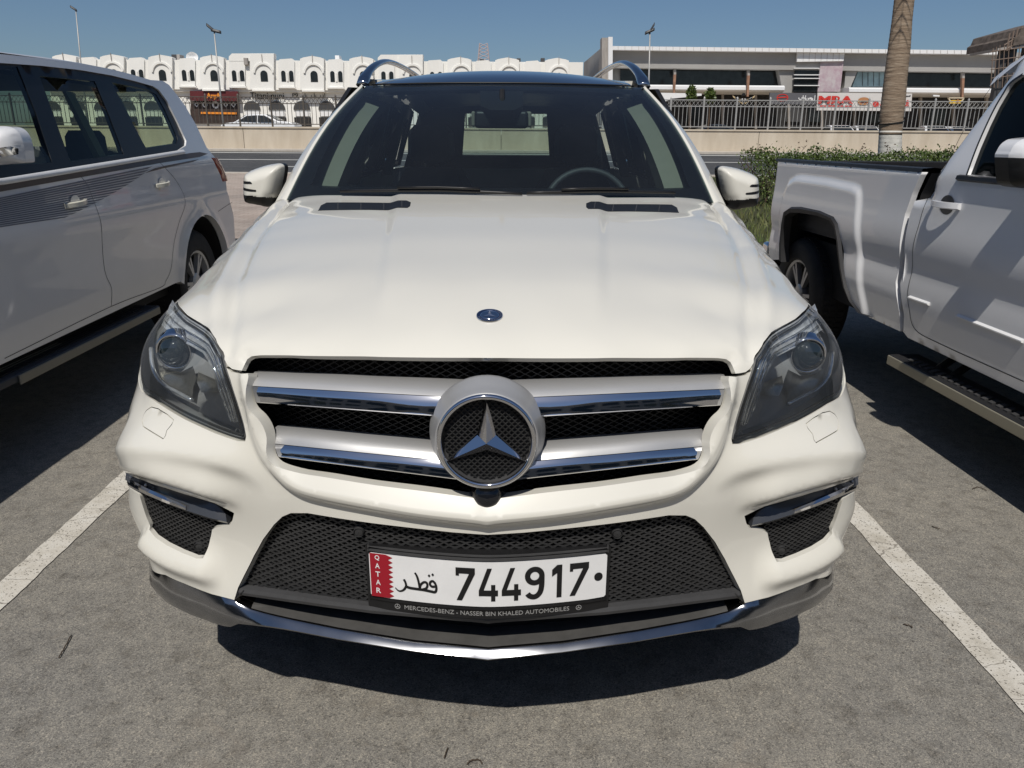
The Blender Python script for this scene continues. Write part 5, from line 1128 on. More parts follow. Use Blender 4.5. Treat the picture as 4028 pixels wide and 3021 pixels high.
# rear cab wall, roof, rear window, bed
def gsec(y, top, edge, x0, W=1.98, n=11):
    s_ = []
    for t in np.linspace(0, 1, n): s_.append((x0 + (W / 2 - x0) * (1 - math.cos(t * math.pi / 2)) ** .9, y, edge + (top - edge) * math.sin(min(1, t ** .55) * math.pi / 2)))
    return s_ + [(W - q[0], q[1], q[2]) for q in s_[::-1][1:]]
yb0 = float(cab_out[-4][0]); x_e = float(gx(np.array(gw[-1][0]), np.array(zt + .085)))
ribbon_loft('cab_roof', [gsec(-1.0, 1.80, 1.66, x_e + .04)] + [gsec(y, 1.88, zt + .11, x_e) for y in (-.6, -.2, gw[-1][0] - .3)] + [gsec(gw[-1][0] + .02, 1.87, zt + .085, x_e), gsec(gw[-2][0] + .10, 1.84, gw[-2][1] + .05, x_e - .0), gsec(gw[-3][0] + .17, 1.79, gw[-3][1] + .04, x_e - .01)], M_PAINT3, gcar, True)
rw = [(float(gxc(p_[0], p_[1])), p_[0], p_[1]) for p_ in cab_out[-4:]][::-1] + []
rear_w = [(float(gxc(np.array(p_[0]), np.array(p_[1]))), float(p_[0]), float(p_[1])) for p_ in [cab_out[-3], cab_out[-2], cab_out[-1], cab_out[0], (GAPY - .06, 1.0), (GAPY - .06, .6)]]
MB().loft([rear_w, [(q[0] + .22, q[1] + .05, q[2]) for q in rear_w], [(1.98 - q[0] - .22, q[1] + .05, q[2]) for q in rear_w], [(1.98 - q[0], q[1], q[2]) for q in rear_w]], False, False).build('cab_back', M_PAINT3, gcar, smooth='auto')
yg = GAPY
MB().loft([[(x, bt[1][0] + .02, zr(bt[1][0]) + dz), (x, YB - .05, zr(YB) + dz)] for x, dz in ((.0, .0), (.005, .018), (.06, .022), (.10, .018), (.10, -.10))], False, False).build('bed_rail_cap', M_BLACK, gcar, smooth='auto')
MB().loft([[(1.98 - x, bt[1][0] + .02, zr(bt[1][0]) + dz), (1.98 - x, YB - .05, zr(YB) + dz)] for x, dz in ((.0, .0), (.005, .018), (.06, .022), (.10, .018), (.10, -.5))], False, False).build('bed_rail_cap', M_BLACK, gcar, smooth='auto')
M_BED = principled('bed_liner', (.018, .020, .026), rough=.6, var=.3)
MB().box((.10, bt[1][0] + .04, .85), (1.88, YB - .08, .88)).box((.08, bt[1][0] + .03, .88), (.11, YB - .06, 1.30)).box((1.87, bt[1][0] + .03, .88), (1.90, YB - .06, 1.30)).box((.1, bt[1][0] + .03, .88), (1.88, bt[1][0] + .06, 1.28)).build('bed_liner', M_BED, gcar)
for k in range(9): MB().box((.2 + k * .18, bt[1][0] + .1, .88), (.26 + k * .18, YB - .1, .895)).build('liner_rib', M_BED, [c for c in gcar.children if c.name.startswith('bed_liner')][0])
MB().box((.12, YB - .06, .62), (1.86, YB + .0, zr(YB) - .05)).build('tailgate', M_PAINT3, gcar, bevel=.015); MB().box((.10, YB - .07, zr(YB) - .05), (1.88, YB + .01, zr(YB) + .005)).build('tailgate_cap', M_BLACK, gcar, bevel=.008)
MB().box((.02, YB - .02, .50), (1.96, YB + .12, .70)).build('rear_bumper', M_CHROME, gcar, bevel=.03)
# far flank, front end
MB().loft([[(1.98 - float(gx(np.array(y), np.array(z))) * .8, y, z) for z in (.5, .68, .9, 1.1, 1.3)] for y in (-2.7, -1.0, 1.0, 3.0, YB - .05)], False, False).build('far_side', M_PAINT3, gcar, smooth='auto')
ribbon_loft('bonnet', [[(.05, -1.5, 1.32), (.3, -1.5, 1.38), (.99, -1.5, 1.40), (1.68, -1.5, 1.38), (1.93, -1.5, 1.32)], [(.05, -2.6, 1.20), (.3, -2.65, 1.28), (.99, -2.7, 1.30), (1.68, -2.65, 1.28), (1.93, -2.6, 1.20)], [(.05, -2.85, .6), (.3, -2.9, .6), (.99, -2.95, .6), (1.68, -2.9, .6), (1.93, -2.85, .6)]], M_PAINT3, gcar, True)
MB().add([(.10, -1.45, 1.36), (1.88, -1.45, 1.36), (1.70, -.75, 1.78), (.28, -.75, 1.78)], [(0, 1, 2, 3)]).build('windscreen', M_TINT, gcar)
MB().box((.10, -1.4, .50), (1.88, GAPY - .1, .62)).box((.15, GAPY, .45), (1.8, YB - .1, .80)).build('underbody', M_DARK, gcar)
for px_ in (.55, 1.42): seat(px_, -.35, h=1.58).build('front_seat', M_SEAT, gcar, bevel=.02)
# tail lamp
MB().loft([[(float(gx(np.array(y), np.array(z))) - o_, y, z) for y, o_ in ((YB - .075, .001), (YB - .05, .006), (YB - .0, .010), (YB + .05, .004))] for z in (1.20, 1.12, 1.0, .88, .84)], False, False).build('tail_lamp', M_REDL, gcar, smooth=True)
seam_line('bed_crease', GM.yz(ZD([(355, 160), (320, 340), (290, 560)]), 0), gx, gcar, off=-.002, w=.010, mat=M_PAINT3)
# arch trim and wheel
g3 = [(float(gx(np.array(a), np.array(b))), a, b) for a, b in garc]
cen = np.array([gc[1], .55])
rings = []
for (x, a, b) in g3:
    dv = cen - np.array([a, b]); dv /= np.linalg.norm(dv); rings.append([(x + .002, a, b), (x - .016, a + dv[0] * .012, b + dv[1] * .012), (x - .010, a + dv[0] * .040, b + dv[1] * .040), (x + .05, a + dv[0] * .045, b + dv[1] * .045)])
M_TRIM = principled('arch_trim', (.022, .022, .024), rough=.55, var=.2)
MB().loft(rings, False, False).build('arch_trim', M_TRIM, gcar, smooth='auto')
MB().loft([[(x + .05, a, b) for x, a, b in g3], [(x + .55, a, b) for x, a, b in g3]], False, False).build('wheel_arch', M_DARK, gcar)
MB().add([(x + .55, a, b) for x, a, b in g3] , [tuple(range(len(g3)))]).build('wheel_arch', M_DARK, gcar)
gwy = float(gc[1])
wheel(gcar, .17, gwy + .10, .40, .24, -1, .25, 6, M_ALLOY); wheel(gcar, 1.80, gwy, .41, .27, 1, .25, 6, M_SILVER)
wheel(gcar, .17, -1.83, .41, .27, -1, .25, 6, M_SILVER); wheel(gcar, 1.80, -1.83, .41, .27, 1, .25, 6, M_SILVER)
# side step
sb0 = GM.pt(3487, 1431, -.02); sb1 = GM.pt(4028, 1732, -.02); zs = (sb0[2] + sb1[2]) / 2; print('step', sb0, sb1)
M_STEPE = principled('step_edge', (.30, .28, .22), rough=.4, metal=.3)
st_ = MB().box((-.015, -1.3, zs + .03), (.15, sb0[1], zs + .055)).build('side_step', M_TRIM, gcar, bevel=.008)
MB().box((-.022, -1.3, zs), (-.012, sb0[1] + .0, zs + .05)).build('step_edge', M_STEPE, st_, bevel=.004)
m = MB()
for k in range(46):
    y = sb0[1] - .16 - k * .052
    if y > -1.2: m.hexa([(.015, y, zs + .055), (.075, y + .03, zs + .055), (.075, y + .06, zs + .055), (.015, y + .03, zs + .055), (.015, y, zs + .062), (.075, y + .03, zs + .062), (.075, y + .06, zs + .062), (.015, y + .03, zs + .062)])
m.build('step_tread', M_GREYP, st_)
for y in (-.9, 0, sb0[1] - .25): MB().tube([(.10, y, zs + .03), (.35, y, .55)], .02).build('step_bracket', M_BLACK, gcar)
# bright trim lines low on the doors, gap between cab and bed
for a, b in (((330, 125), (475, 175)), ((680, 260), (1158, 445))):
    P = GM.yz(ZF([a, b]), gx0); MB().loft([[(float(gx(np.array(y), np.array(z + dz))) - o_, y, z + dz) for dz, o_ in ((.008, 0), (0, .012), (-.006, .012), (-.010, 0))] for y, z in lerp_line(P, 6)], True).build('door_moulding', M_WHITE, gcar, smooth='auto')
MB().loft([[(.02, a - .036, b), (.35, a - .036, b)] for a, b in gap_l], False, False).build('gap_filler', M_DARK, gcar)
# large door mirror close to the camera
gm = empty('door_mirror'); gm.parent = gcar
GMm = [(3966, 620), (3974, 596), (3988, 572), (4008, 555), (4035, 545), (4120, 538), (4200, 545), (4240, 600), (4245, 720), (4200, 745), (4040, 742), (3985, 730), (3970, 700)]
yM2 = float(GM.pt(3990, 640, -.22)[1])
def gplane(l, y):
    out = []
    for u, v in l:
        r_ = ray(u, v); t = (y - (CAMP - GM.o) @ GM.Y) / (r_ @ GM.Y); P = CAMP + r_ * t - GM.o; out.append((P @ GM.X, P[2]))
    return np.array(out)
mg = gplane(GMm, yM2); print('gm mirror', mg, yM2)
mg = spline(mg, 3, True); V, F, _ = cdt(mg, [], .012); d_, _, _ = segdist(V, mg, True); yy = yM2 - .08 * np.sqrt(np.clip(1 - (1 - np.clip(d_ / .06, 0, 1)) ** 2, 0, 1)); zsp = gplane([(3966, 620)], yM2)[0][1]
c = V[F].mean(1)
for nm, k, mt in (('mirror_cap', c[:, 1] > zsp, M_PAINT3), ('mirror_housing', c[:, 1] <= zsp, M_BLACK)):
    us = np.unique(F[k]); mp = -np.ones(len(V), int); mp[us] = np.arange(len(us)); obj(nm, np.stack([V[us, 0], yy[us], V[us, 1]], -1), mp[F[k]], mt, gm)
for nm, keep, mt in (('mirror_cap_back', lambda z: z > zsp, M_PAINT3), ('mirror_rim', lambda z: z <= zsp, M_BLACK)):
    mm_ = MB()
    for i in range(len(mg)):
        a, b = mg[i], mg[(i + 1) % len(mg)]
        if keep((a[1] + b[1]) / 2): mm_.add([(a[0], yM2, a[1]), (b[0], yM2, b[1]), (b[0], yM2 + .08, b[1]), (a[0], yM2 + .08, a[1])], [(0, 1, 2, 3)])
    mm_.build(nm, mt, gm, smooth='auto')
MB().add([(a, yM2 + .08, b) for a, b in mg], [tuple(range(len(mg)))]).build('mirror_glass', M_BLACK, gm)
MB().box((mg[:, 0].max() - .03, yM2, 1.30), (.05, yM2 + .06, 1.36)).build('mirror_arm', M_BLACK, gm)
# ================================================================== the place
def terr(y): # the ground beyond the bays climbs gently to the road
    return 0.0 if y < 8 else .0314 * (y - 8)
def gy(v, u=2014.0):
    """distance of the ground seen at photo row v"""
    r = ray(u, v); t = r[2] / r[1]; return (1.45 + .0314 * 8) / (.0314 - t)
rng = random.Random(7)
def nodemat(name):
    m = bpy.data.materials.new(name); m.use_nodes = True; n = m.node_tree.nodes; l = m.node_tree.links; return m, n, l, n['Principled BSDF']
def N(n, t, **k):
    q = n.new(t)
    for a, b in k.items():
        if a.startswith('i_'): q.inputs[a[2:].replace('_', ' ')].default_value = b
        else: setattr(q, a, b)
    return q
def ramp(n, l, src, stops):
    r_ = n.new('ShaderNodeValToRGB'); e = r_.color_ramp.elements; e[0].position, e[0].color = stops[0][0], (*stops[0][1], 1); e[1].position, e[1].color = stops[-1][0], (*stops[-1][1], 1)
    for p_, c in stops[1:-1]: q = e.new(p_); q.color = (*c, 1)
    l.new(src, r_.inputs[0]); return r_
def mixc(n, l, a, b, fac, mode='MIX'):
    m = n.new('ShaderNodeMix'); m.data_type = 'RGBA'; m.blend_type = mode
    for s_, i in ((fac, 0), (a, 6), (b, 7)):
        if hasattr(s_, 'default_value') or hasattr(s_, 'links'): l.new(s_, m.inputs[i])
        else: m.inputs[i].default_value = s_ if i == 0 else (*s_, 1)
    return m.outputs[2]
def asphalt(name, c_lo, c_hi, c_stain, grain=180.0):
    m, n, l, b = nodemat(name); tc = n.new('ShaderNodeTexCoord'); v = tc.outputs['Object']
    big = N(n, 'ShaderNodeTexNoise', i_Scale=.8, i_Detail=6.0, i_Roughness=.62); l.new(v, big.inputs['Vector'])
    med = N(n, 'ShaderNodeTexNoise', i_Scale=14.0, i_Detail=5.0, i_Roughness=.7); l.new(v, med.inputs['Vector'])
    g = N(n, 'ShaderNodeTexVoronoi', i_Scale=grain); l.new(v, g.inputs['Vector'])
    g2 = N(n, 'ShaderNodeTexVoronoi', i_Scale=grain * .42); l.new(v, g2.inputs['Vector'])
    c = ramp(n, l, big.outputs['Fac'], [(.34, c_lo), (.52, tuple((a + d) / 2 for a, d in zip(c_lo, c_hi))), (.68, c_hi)]).outputs[0]
    c = mixc(n, l, c, ramp(n, l, med.outputs['Fac'], [(.3, (.62, .60, .58)), (.5, (1, 1, 1)), (.72, (1.22, 1.2, 1.16))]).outputs[0], .8, 'MULTIPLY')
    # single stones: each cell its own tone, some pale, some nearly black
    sp = N(n, 'ShaderNodeSeparateColor'); l.new(g.outputs['Color'], sp.inputs[0])
    c = mixc(n, l, c, ramp(n, l, sp.outputs[0], [(0, (.38, .38, .39)), (.25, (.82, .82, .82)), (.6, (1.0, 1.0, 1.0)), (.86, (1.22, 1.2, 1.16)), (1.0, (1.75, 1.7, 1.6))]).outputs[0], .85, 'MULTIPLY')
    sp2 = N(n, 'ShaderNodeSeparateColor'); l.new(g2.outputs['Color'], sp2.inputs[0])
    c = mixc(n, l, c, ramp(n, l, sp2.outputs[1], [(0, (.5, .5, .5)), (.10, (.9, .9, .9)), (.85, (1.05, 1.05, 1.03)), (1.0, (1.4, 1.36, 1.3))]).outputs[0], .7, 'MULTIPLY')
    st_ = N(n, 'ShaderNodeTexNoise', i_Scale=2.3, i_Detail=4.0, i_Roughness=.7, i_Distortion=.6); l.new(v, st_.inputs['Vector'])
    c = mixc(n, l, c, c_stain, ramp(n, l, st_.outputs['Fac'], [(.60, (0, 0, 0)), (.74, (.55, .55, .55))]).outputs[0])
    l.new(c, b.inputs['Base Color']); b.inputs['Roughness'].default_value = .85; b.inputs['Specular IOR Level'].default_value = .25
    bp = N(n, 'ShaderNodeBump', i_Strength=.4, i_Distance=.003); ad = N(n, 'ShaderNodeMath', operation='ADD'); l.new(g.outputs['Distance'], ad.inputs[0]); l.new(g2.outputs['Distance'], ad.inputs[1]); l.new(ad.outputs[0], bp.inputs['Height']); l.new(bp.outputs[0], b.inputs['Normal'])
    return m
M_LOT = asphalt('car_park_asphalt', (.205, .197, .182), (.262, .246, .216), (.225, .188, .150), 420.0)
M_ROAD = asphalt('road_asphalt', (.060, .062, .066), (.090, .092, .096), (.05, .05, .05), 60)
def linepaint():
    m, n, l, b = nodemat('worn_white_line'); tc = n.new('ShaderNodeTexCoord'); v = tc.outputs['Object']
    a = N(n, 'ShaderNodeTexNoise', i_Scale=9.0, i_Detail=6.0, i_Roughness=.7); l.new(v, a.inputs['Vector'])
    g = N(n, 'ShaderNodeTexVoronoi', i_Scale=230.0); l.new(v, g.inputs['Vector']); sp = N(n, 'ShaderNodeSeparateColor'); l.new(g.outputs['Color'], sp.inputs[0])
    c = ramp(n, l, a.outputs['Fac'], [(.3, (.43, .40, .34)), (.5, (.56, .53, .47)), (.7, (.62, .60, .55))]).outputs[0]
    c = mixc(n, l, c, (.16, .145, .12), ramp(n, l, sp.outputs[0], [(.90, (0, 0, 0)), (.96, (1, 1, 1))]).outputs[0])
    # fine cross cracks
    mp = N(n, 'ShaderNodeMapping'); mp.inputs['Scale'].default_value = (1.0, 3.2, 1); l.new(v, mp.inputs[0]); cr = N(n, 'ShaderNodeTexVoronoi', i_Scale=1.5, feature='DISTANCE_TO_EDGE'); dn = N(n, 'ShaderNodeTexNoise', i_Scale=12.0, i_Detail=3.0); l.new(v, dn.inputs['Vector'])
    va = N(n, 'ShaderNodeVectorMath', operation='MULTIPLY_ADD'); l.new(dn.outputs['Color'], va.inputs[0]); va.inputs[1].default_value = (.12, .12, 0); l.new(mp.outputs[0], va.inputs[2]); l.new(va.outputs[0], cr.inputs['Vector'])
    c = mixc(n, l, c, (.13, .11, .09), ramp(n, l, cr.outputs['Distance'], [(.002, (.8, .8, .8)), (.007, (0, 0, 0))]).outputs[0])
    l.new(c, b.inputs['Base Color']); b.inputs['Roughness'].default_value = .7
    bp = N(n, 'ShaderNodeBump', i_Strength=.4, i_Distance=.002); l.new(g.outputs['Distance'], bp.inputs['Height']); l.new(bp.outputs[0], b.inputs['Normal']); return m
M_LINE = linepaint()
def pavers():
    m, n, l, b = nodemat('block_paving'); tc = n.new('ShaderNodeTexCoord'); br = N(n, 'ShaderNodeTexBrick', i_Scale=1.0); br.inputs['Color1'].default_value = (.34, .28, .24, 1); br.inputs['Color2'].default_value = (.40, .345, .30, 1); br.inputs['Mortar'].default_value = (.22, .19, .16, 1)
    br.inputs['Mortar Size'].default_value = .006; br.inputs['Brick Width'].default_value = .22; br.inputs['Row Height'].default_value = .11; l.new(tc.outputs['Object'], br.inputs['Vector'])
    a = N(n, 'ShaderNodeTexNoise', i_Scale=1.2, i_Detail=5.0); l.new(tc.outputs['Object'], a.inputs['Vector'])
    l.new(mixc(n, l, br.outputs['Color'], ramp(n, l, a.outputs['Fac'], [(.3, (.8, .8, .8)), (.7, (1.15, 1.12, 1.1))]).outputs[0], 1.0, 'MULTIPLY'), b.inputs['Base Color']); b.inputs['Roughness'].default_value = .9; return m
M_PAVE = pavers()
def concrete(name, c1, c2, sc=1.5, streak=True):
    m, n, l, b = nodemat(name); tc = n.new('ShaderNodeTexCoord'); a = N(n, 'ShaderNodeTexNoise', i_Scale=sc, i_Detail=7.0, i_Roughness=.65); mp = N(n, 'ShaderNodeMapping'); mp.inputs['Scale'].default_value = (1, 1, .25 if streak else 1); l.new(tc.outputs['Object'], mp.inputs[0]); l.new(mp.outputs[0], a.inputs['Vector'])
    l.new(ramp(n, l, a.outputs['Fac'], [(.3, c1), (.7, c2)]).outputs[0], b.inputs['Base Color']); b.inputs['Roughness'].default_value = .85; return m
M_CONC = concrete('sandy_concrete', (.46, .39, .30), (.60, .53, .43))
M_KERB = concrete('kerb_concrete', (.40, .36, .31), (.52, .48, .42), 6)
M_BLDG = concrete('cream_render', (.78, .765, .72), (.85, .84, .80), .5)
M_GREYB = concrete('grey_cladding', (.30, .29, .275), (.36, .35, .335), .25)
M_GREYD = concrete('rough_grey', (.26, .24, .22), (.42, .39, .36), 3)
M_WINB = principled('dark_window', (.020, .024, .026), rough=.12, var=.5, vscale=2)
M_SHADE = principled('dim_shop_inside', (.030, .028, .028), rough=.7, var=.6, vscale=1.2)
M_GALV = principled('galvanised_steel', (.44, .43, .41), rough=.5, metal=.3, var=.2, vscale=20)
# ---- ground
ys = [-12, -6, 0, 4, 8]
g_v = []; 
obj('ground', [(-80, -30, 0), (80, -30, 0), (80, 8, 0), (-80, 8, 0), (80, 90, terr(90)), (-80, 90, terr(90)), (400, -30, -.02), (400, 8, -.02), (600, 90, terr(90)), (600, 1500, terr(90)), (-600, 1500, terr(90)), (-600, 90, terr(90)), (-400, 8, -.02), (-400, -30, -.02)],
    [(0, 1, 2, 3), (3, 2, 4, 5), (1, 6, 7, 2), (2, 7, 8, 4), (5, 4, 8, 9, 10, 11), (12, 3, 5, 11), (13, 0, 3, 12)], concrete('dry_earth', (.34, .28, .21), (.44, .37, .29), .3, False), smooth=False, kind='structure')
def slab(name, x0, x1, y0, y1, dz, mat, n=12, **k):
    m = MB(); Y = np.linspace(y0, y1, n); rows = [[(x0, y, terr(y) + dz), (x1, y, terr(y) + dz), (x1, y, terr(y) - .05), (x0, y, terr(y) - .05)] for y in Y]; return m.loft(rows, True).build(name, mat, **k)
slab('car_park', -40, 40, -14, 9.6, .004, M_LOT, kind='structure')
Yk = gy(700, 900); Yr0 = gy(684, 900); Yl1 = gy(656, 900); Yl2 = gy(629, 900); Yr1 = gy(598, 900)
slab('pavement', -40, 3.2, 9.6, Yk, .12, M_PAVE, kind='structure')
slab('verge', 3.2, 40, 9.6, Yk, .10, principled('verge_soil', (.055, .060, .022), rough=.95, var=.5, vscale=5, bump=.5), kind='structure')
slab('kerb', -40, 40, Yk, Yk + .35, .14, M_KERB, kind='structure'); slab('pavement_kerb', -40, 40, 9.45, 9.6, .13, M_KERB, kind='structure')
slab('road', -60, 60, Yk + .35, Yr1 + .5, .01, M_ROAD, kind='structure')
M_RL = principled('road_line_white', (.60, .60, .57), rough=.6, var=.2, vscale=5)
slab('road_marking', -60, 60, Yk + .9, Yk + 1.15, .016, M_RL, kind='structure')
slab('road_marking', -60, 60, Yl2, Yl2 + .22, .016, M_RL, kind='structure')
slab('road_marking', -60, 60, Yr1 - .9, Yr1 - .5, .016, M_RL, kind='structure')
for k in range(9):
    x = -19.0 + k * 5.4
    slab('road_marking', x, x + 2.7, Yl1, Yl1 + .18, .016, M_RL, 2, kind='structure')
slab('road_edge', -60, 60, Yr1 + .5, Yr1 + 1.6, .10, M_KERB, kind='structure')
# bay lines with slightly ragged edges
def bay_line(x0, y0, x1, y1, w):
    n = 240; d = np.array([x1 - x0, y1 - y0]); L_ = np.linalg.norm(d); d /= L_; nn = np.array([-d[1], d[0]]); v = []; r_ = random.Random(int(abs(x0) * 1000)); a = b = 0
    for i in range(n + 1):
        a = a * .8 + r_.uniform(-.0025, .0025); b = b * .8 + r_.uniform(-.0025, .0025); p_ = np.array([x0, y0]) + d * L_ * i / n; q = p_ + nn * (w / 2 + a); s_ = p_ - nn * (w / 2 + b); v += [(q[0], q[1], .008), (s_[0], s_[1], .008)]
    obj('parking_line', v, [(2 * i, 2 * i + 1, 2 * i + 3, 2 * i + 2) for i in range(n)], M_LINE, None, False, kind='structure')
bay_line(-1.645, 0.0, -1.79, 6.9, .104); bay_line(1.448, 0.0, 1.345, 6.9, .104); bay_line(-4.7, 0, -4.87, 6.9, .104); bay_line(4.5, 0, 4.4, 6.9, .104)
# ---- loose stones and twigs on the asphalt
m = MB()
for k in range(900):
    x, y = rng.uniform(-3.0, 3.0), .5 + 3.2 * rng.random() ** 1.3; r_ = rng.choice([.0012, .0018, .0025, .0035]) * rng.uniform(.7, 1.3)
    if k % 40 == 0: r_ = .006
    a = rng.uniform(0, 3); m.add([(x + r_ * math.cos(a + i * 2.1), y + r_ * math.sin(a + i * 2.1), .004) for i in range(3)] + [(x, y, .004 + r_ * .9)], [(0, 1, 3), (1, 2, 3), (2, 0, 3)])
m.build('gravel', principled('grit', (.26, .24, .21), rough=.9, var=.8, vscale=9, col2=(.05, .045, .04)), kind='stuff')
def gpt(u, v, z=.006): p_ = atz(u, v, z); return p_
M_TWIG = principled('dry_twig', (.07, .05, .035), rough=.9, var=.3)
for (l, lab) in (([(232, 2590), (250, 2560), (282, 2500)], 'thin dark twig lying on the asphalt below the bay line'), ([(1748, 2985), (1756, 2960), (1762, 2945)], 'short dark splinter of wood lying in front of the off-roader'),
                 ([(1838, 3010), (1852, 2996), (1885, 2993), (1896, 3008)], 'bent dry stalk curled on the asphalt'), ([(3825, 1925), (3850, 1918), (3880, 1932)], 'small forked twig beside the pickup shadow'),
                 ([(3553, 2458), (3580, 2465), (3588, 2472)], 'curved brown pod on the asphalt near the white line'), ([(3666, 2072), (3696, 2084)], 'straight little stick behind the white line')):
    P = spline([gpt(u, v) for u, v in l], 4) if len(l) > 2 else [gpt(u, v) for u, v in l]
    MB().tube([(p_[0], p_[1], .008 + .003 * (i % 2)) for i, p_ in enumerate(P)], .0018, 5).build('twig', M_TWIG, smooth=True, label=lab, cat='twig')
# ---- grass on the verge
m = MB()
for k in range(16000):
    y = 9.7 + (Yk - 9.8) * rng.random() ** 1.5; x = 3.25 + rng.random() * (7 + (y - 9) * .8); z = terr(y) + .10; h = rng.uniform(.05, .17); a = rng.uniform(0, 6.28); w = .006 + .004 * rng.random(); dx, dy = rng.gauss(0, .04), rng.gauss(0, .04)
    m.add([(x - w * math.cos(a), y - w * math.sin(a), z), (x + w * math.cos(a), y + w * math.sin(a), z), (x + dx, y + dy, z + h)], [(0, 1, 2)])
M_GRASS = principled('grass_blade', (.085, .130, .030), rough=.6, var=.6, vscale=2.2, col2=(.15, .14, .05)); m.build('grass', M_GRASS, kind='stuff')
# ---- hedge: many leaves over a woody core, several shrubs grown together
M_LEAF = principled('hedge_leaf', (.050, .085, .018), rough=.42, var=.6, vscale=3.0, col2=(.10, .13, .03)); M_WOOD = principled('twig_wood', (.09, .06, .04), rough=.9, var=.3)
def leaf(m, p_, s_, r_):
    d = Vector((r_.gauss(0, 1), r_.gauss(0, 1), r_.gauss(.3, 1))).normalized(); q = d.cross(Vector((r_.gauss(0, 1), r_.gauss(0, 1), r_.gauss(0, 1)))).normalized(); a = Vector(p_)
    m.add([a, a + d * s_ * .5 + q * s_ * .28, a + d * s_, a + d * s_ * .5 - q * s_ * .28], [(0, 1, 2, 3)])
def shrub(x0, x1, y0, y1, zt, lab, seed, n=5200):
    r_ = random.Random(seed); e = empty('hedge_shrub', ((x0 + x1) / 2, (y0 + y1) / 2, terr(y0) + .1), label=lab, cat='hedge', group='shrubs of the clipped hedge'); o = e.location
    m = MB(); zb_ = terr(y0) + .1
    for k in range(n):
        # shell-biased box with lumps
        x = r_.uniform(x0, x1); y = y0 + (y1 - y0) * r_.random() ** 1.7; z = zb_ + .06 + (zt - zb_ - .06) * (1 - r_.random() ** 1.9)
        lump = .09 * math.sin(x * 5.1 + seed) * math.sin(y * 4 + x * 2.3) + .06 * math.sin(x * 13 + z * 9)
        z2 = z + lump * (z - zb_) - (.0 if r_.random() > .05 else -.14 * r_.random()); leaf(m, (x - o[0] + r_.gauss(0, .02), y + lump * .8 - o[1], z2 - o[2]), r_.uniform(.035, .065), r_)
    m.build('foliage', M_LEAF, e)
    m = MB()
    for k in range(26):
        x = r_.uniform(x0, x1); y = r_.uniform(y0 + .15, y1 - .1); m.tube([(x - o[0], y - o[1], 0), (x - o[0] + r_.gauss(0, .08), y - o[1], (zt - zb_) * .5), (x - o[0] + r_.gauss(0, .15), y - o[1] + r_.gauss(0, .1), (zt - zb_) * .92)], [.014, .010, .004], 5)
    for k in range(5):
        x = r_.uniform(x0, x1); y = r_.uniform(y0, y1); b_ = Vector((x - o[0], y - o[1], zt - zb_ - .02)); t_ = b_ + Vector((r_.gauss(0, .06), 0, r_.uniform(.12, .22))); m.tube([b_, t_], .004, 4)
        for i in range(5): leaf(m, t_ + Vector((r_.gauss(0, .03), r_.gauss(0, .02), r_.gauss(-.02, .04))), .05, r_)
    m.build('stems', M_WOOD, e)
hx0 = aty(2965, 700, 14.6)[0]; hz = aty(3200, 612, 15.0)[2]
labs = ['leafy green hedge shrub at the bare end beside the wing mirror', 'clipped hedge shrub directly behind the pickup tailgate', 'clipped hedge shrub at the foot of the palm trunk', 'clipped hedge shrub behind the pickup cab']
for k in range(4): shrub(hx0 + k * 1.45, hx0 + (k + 1) * 1.45 + .05, 14.4, 15.9, hz + (.02, 0, .03, -.02)[k], labs[k], 11 + k)
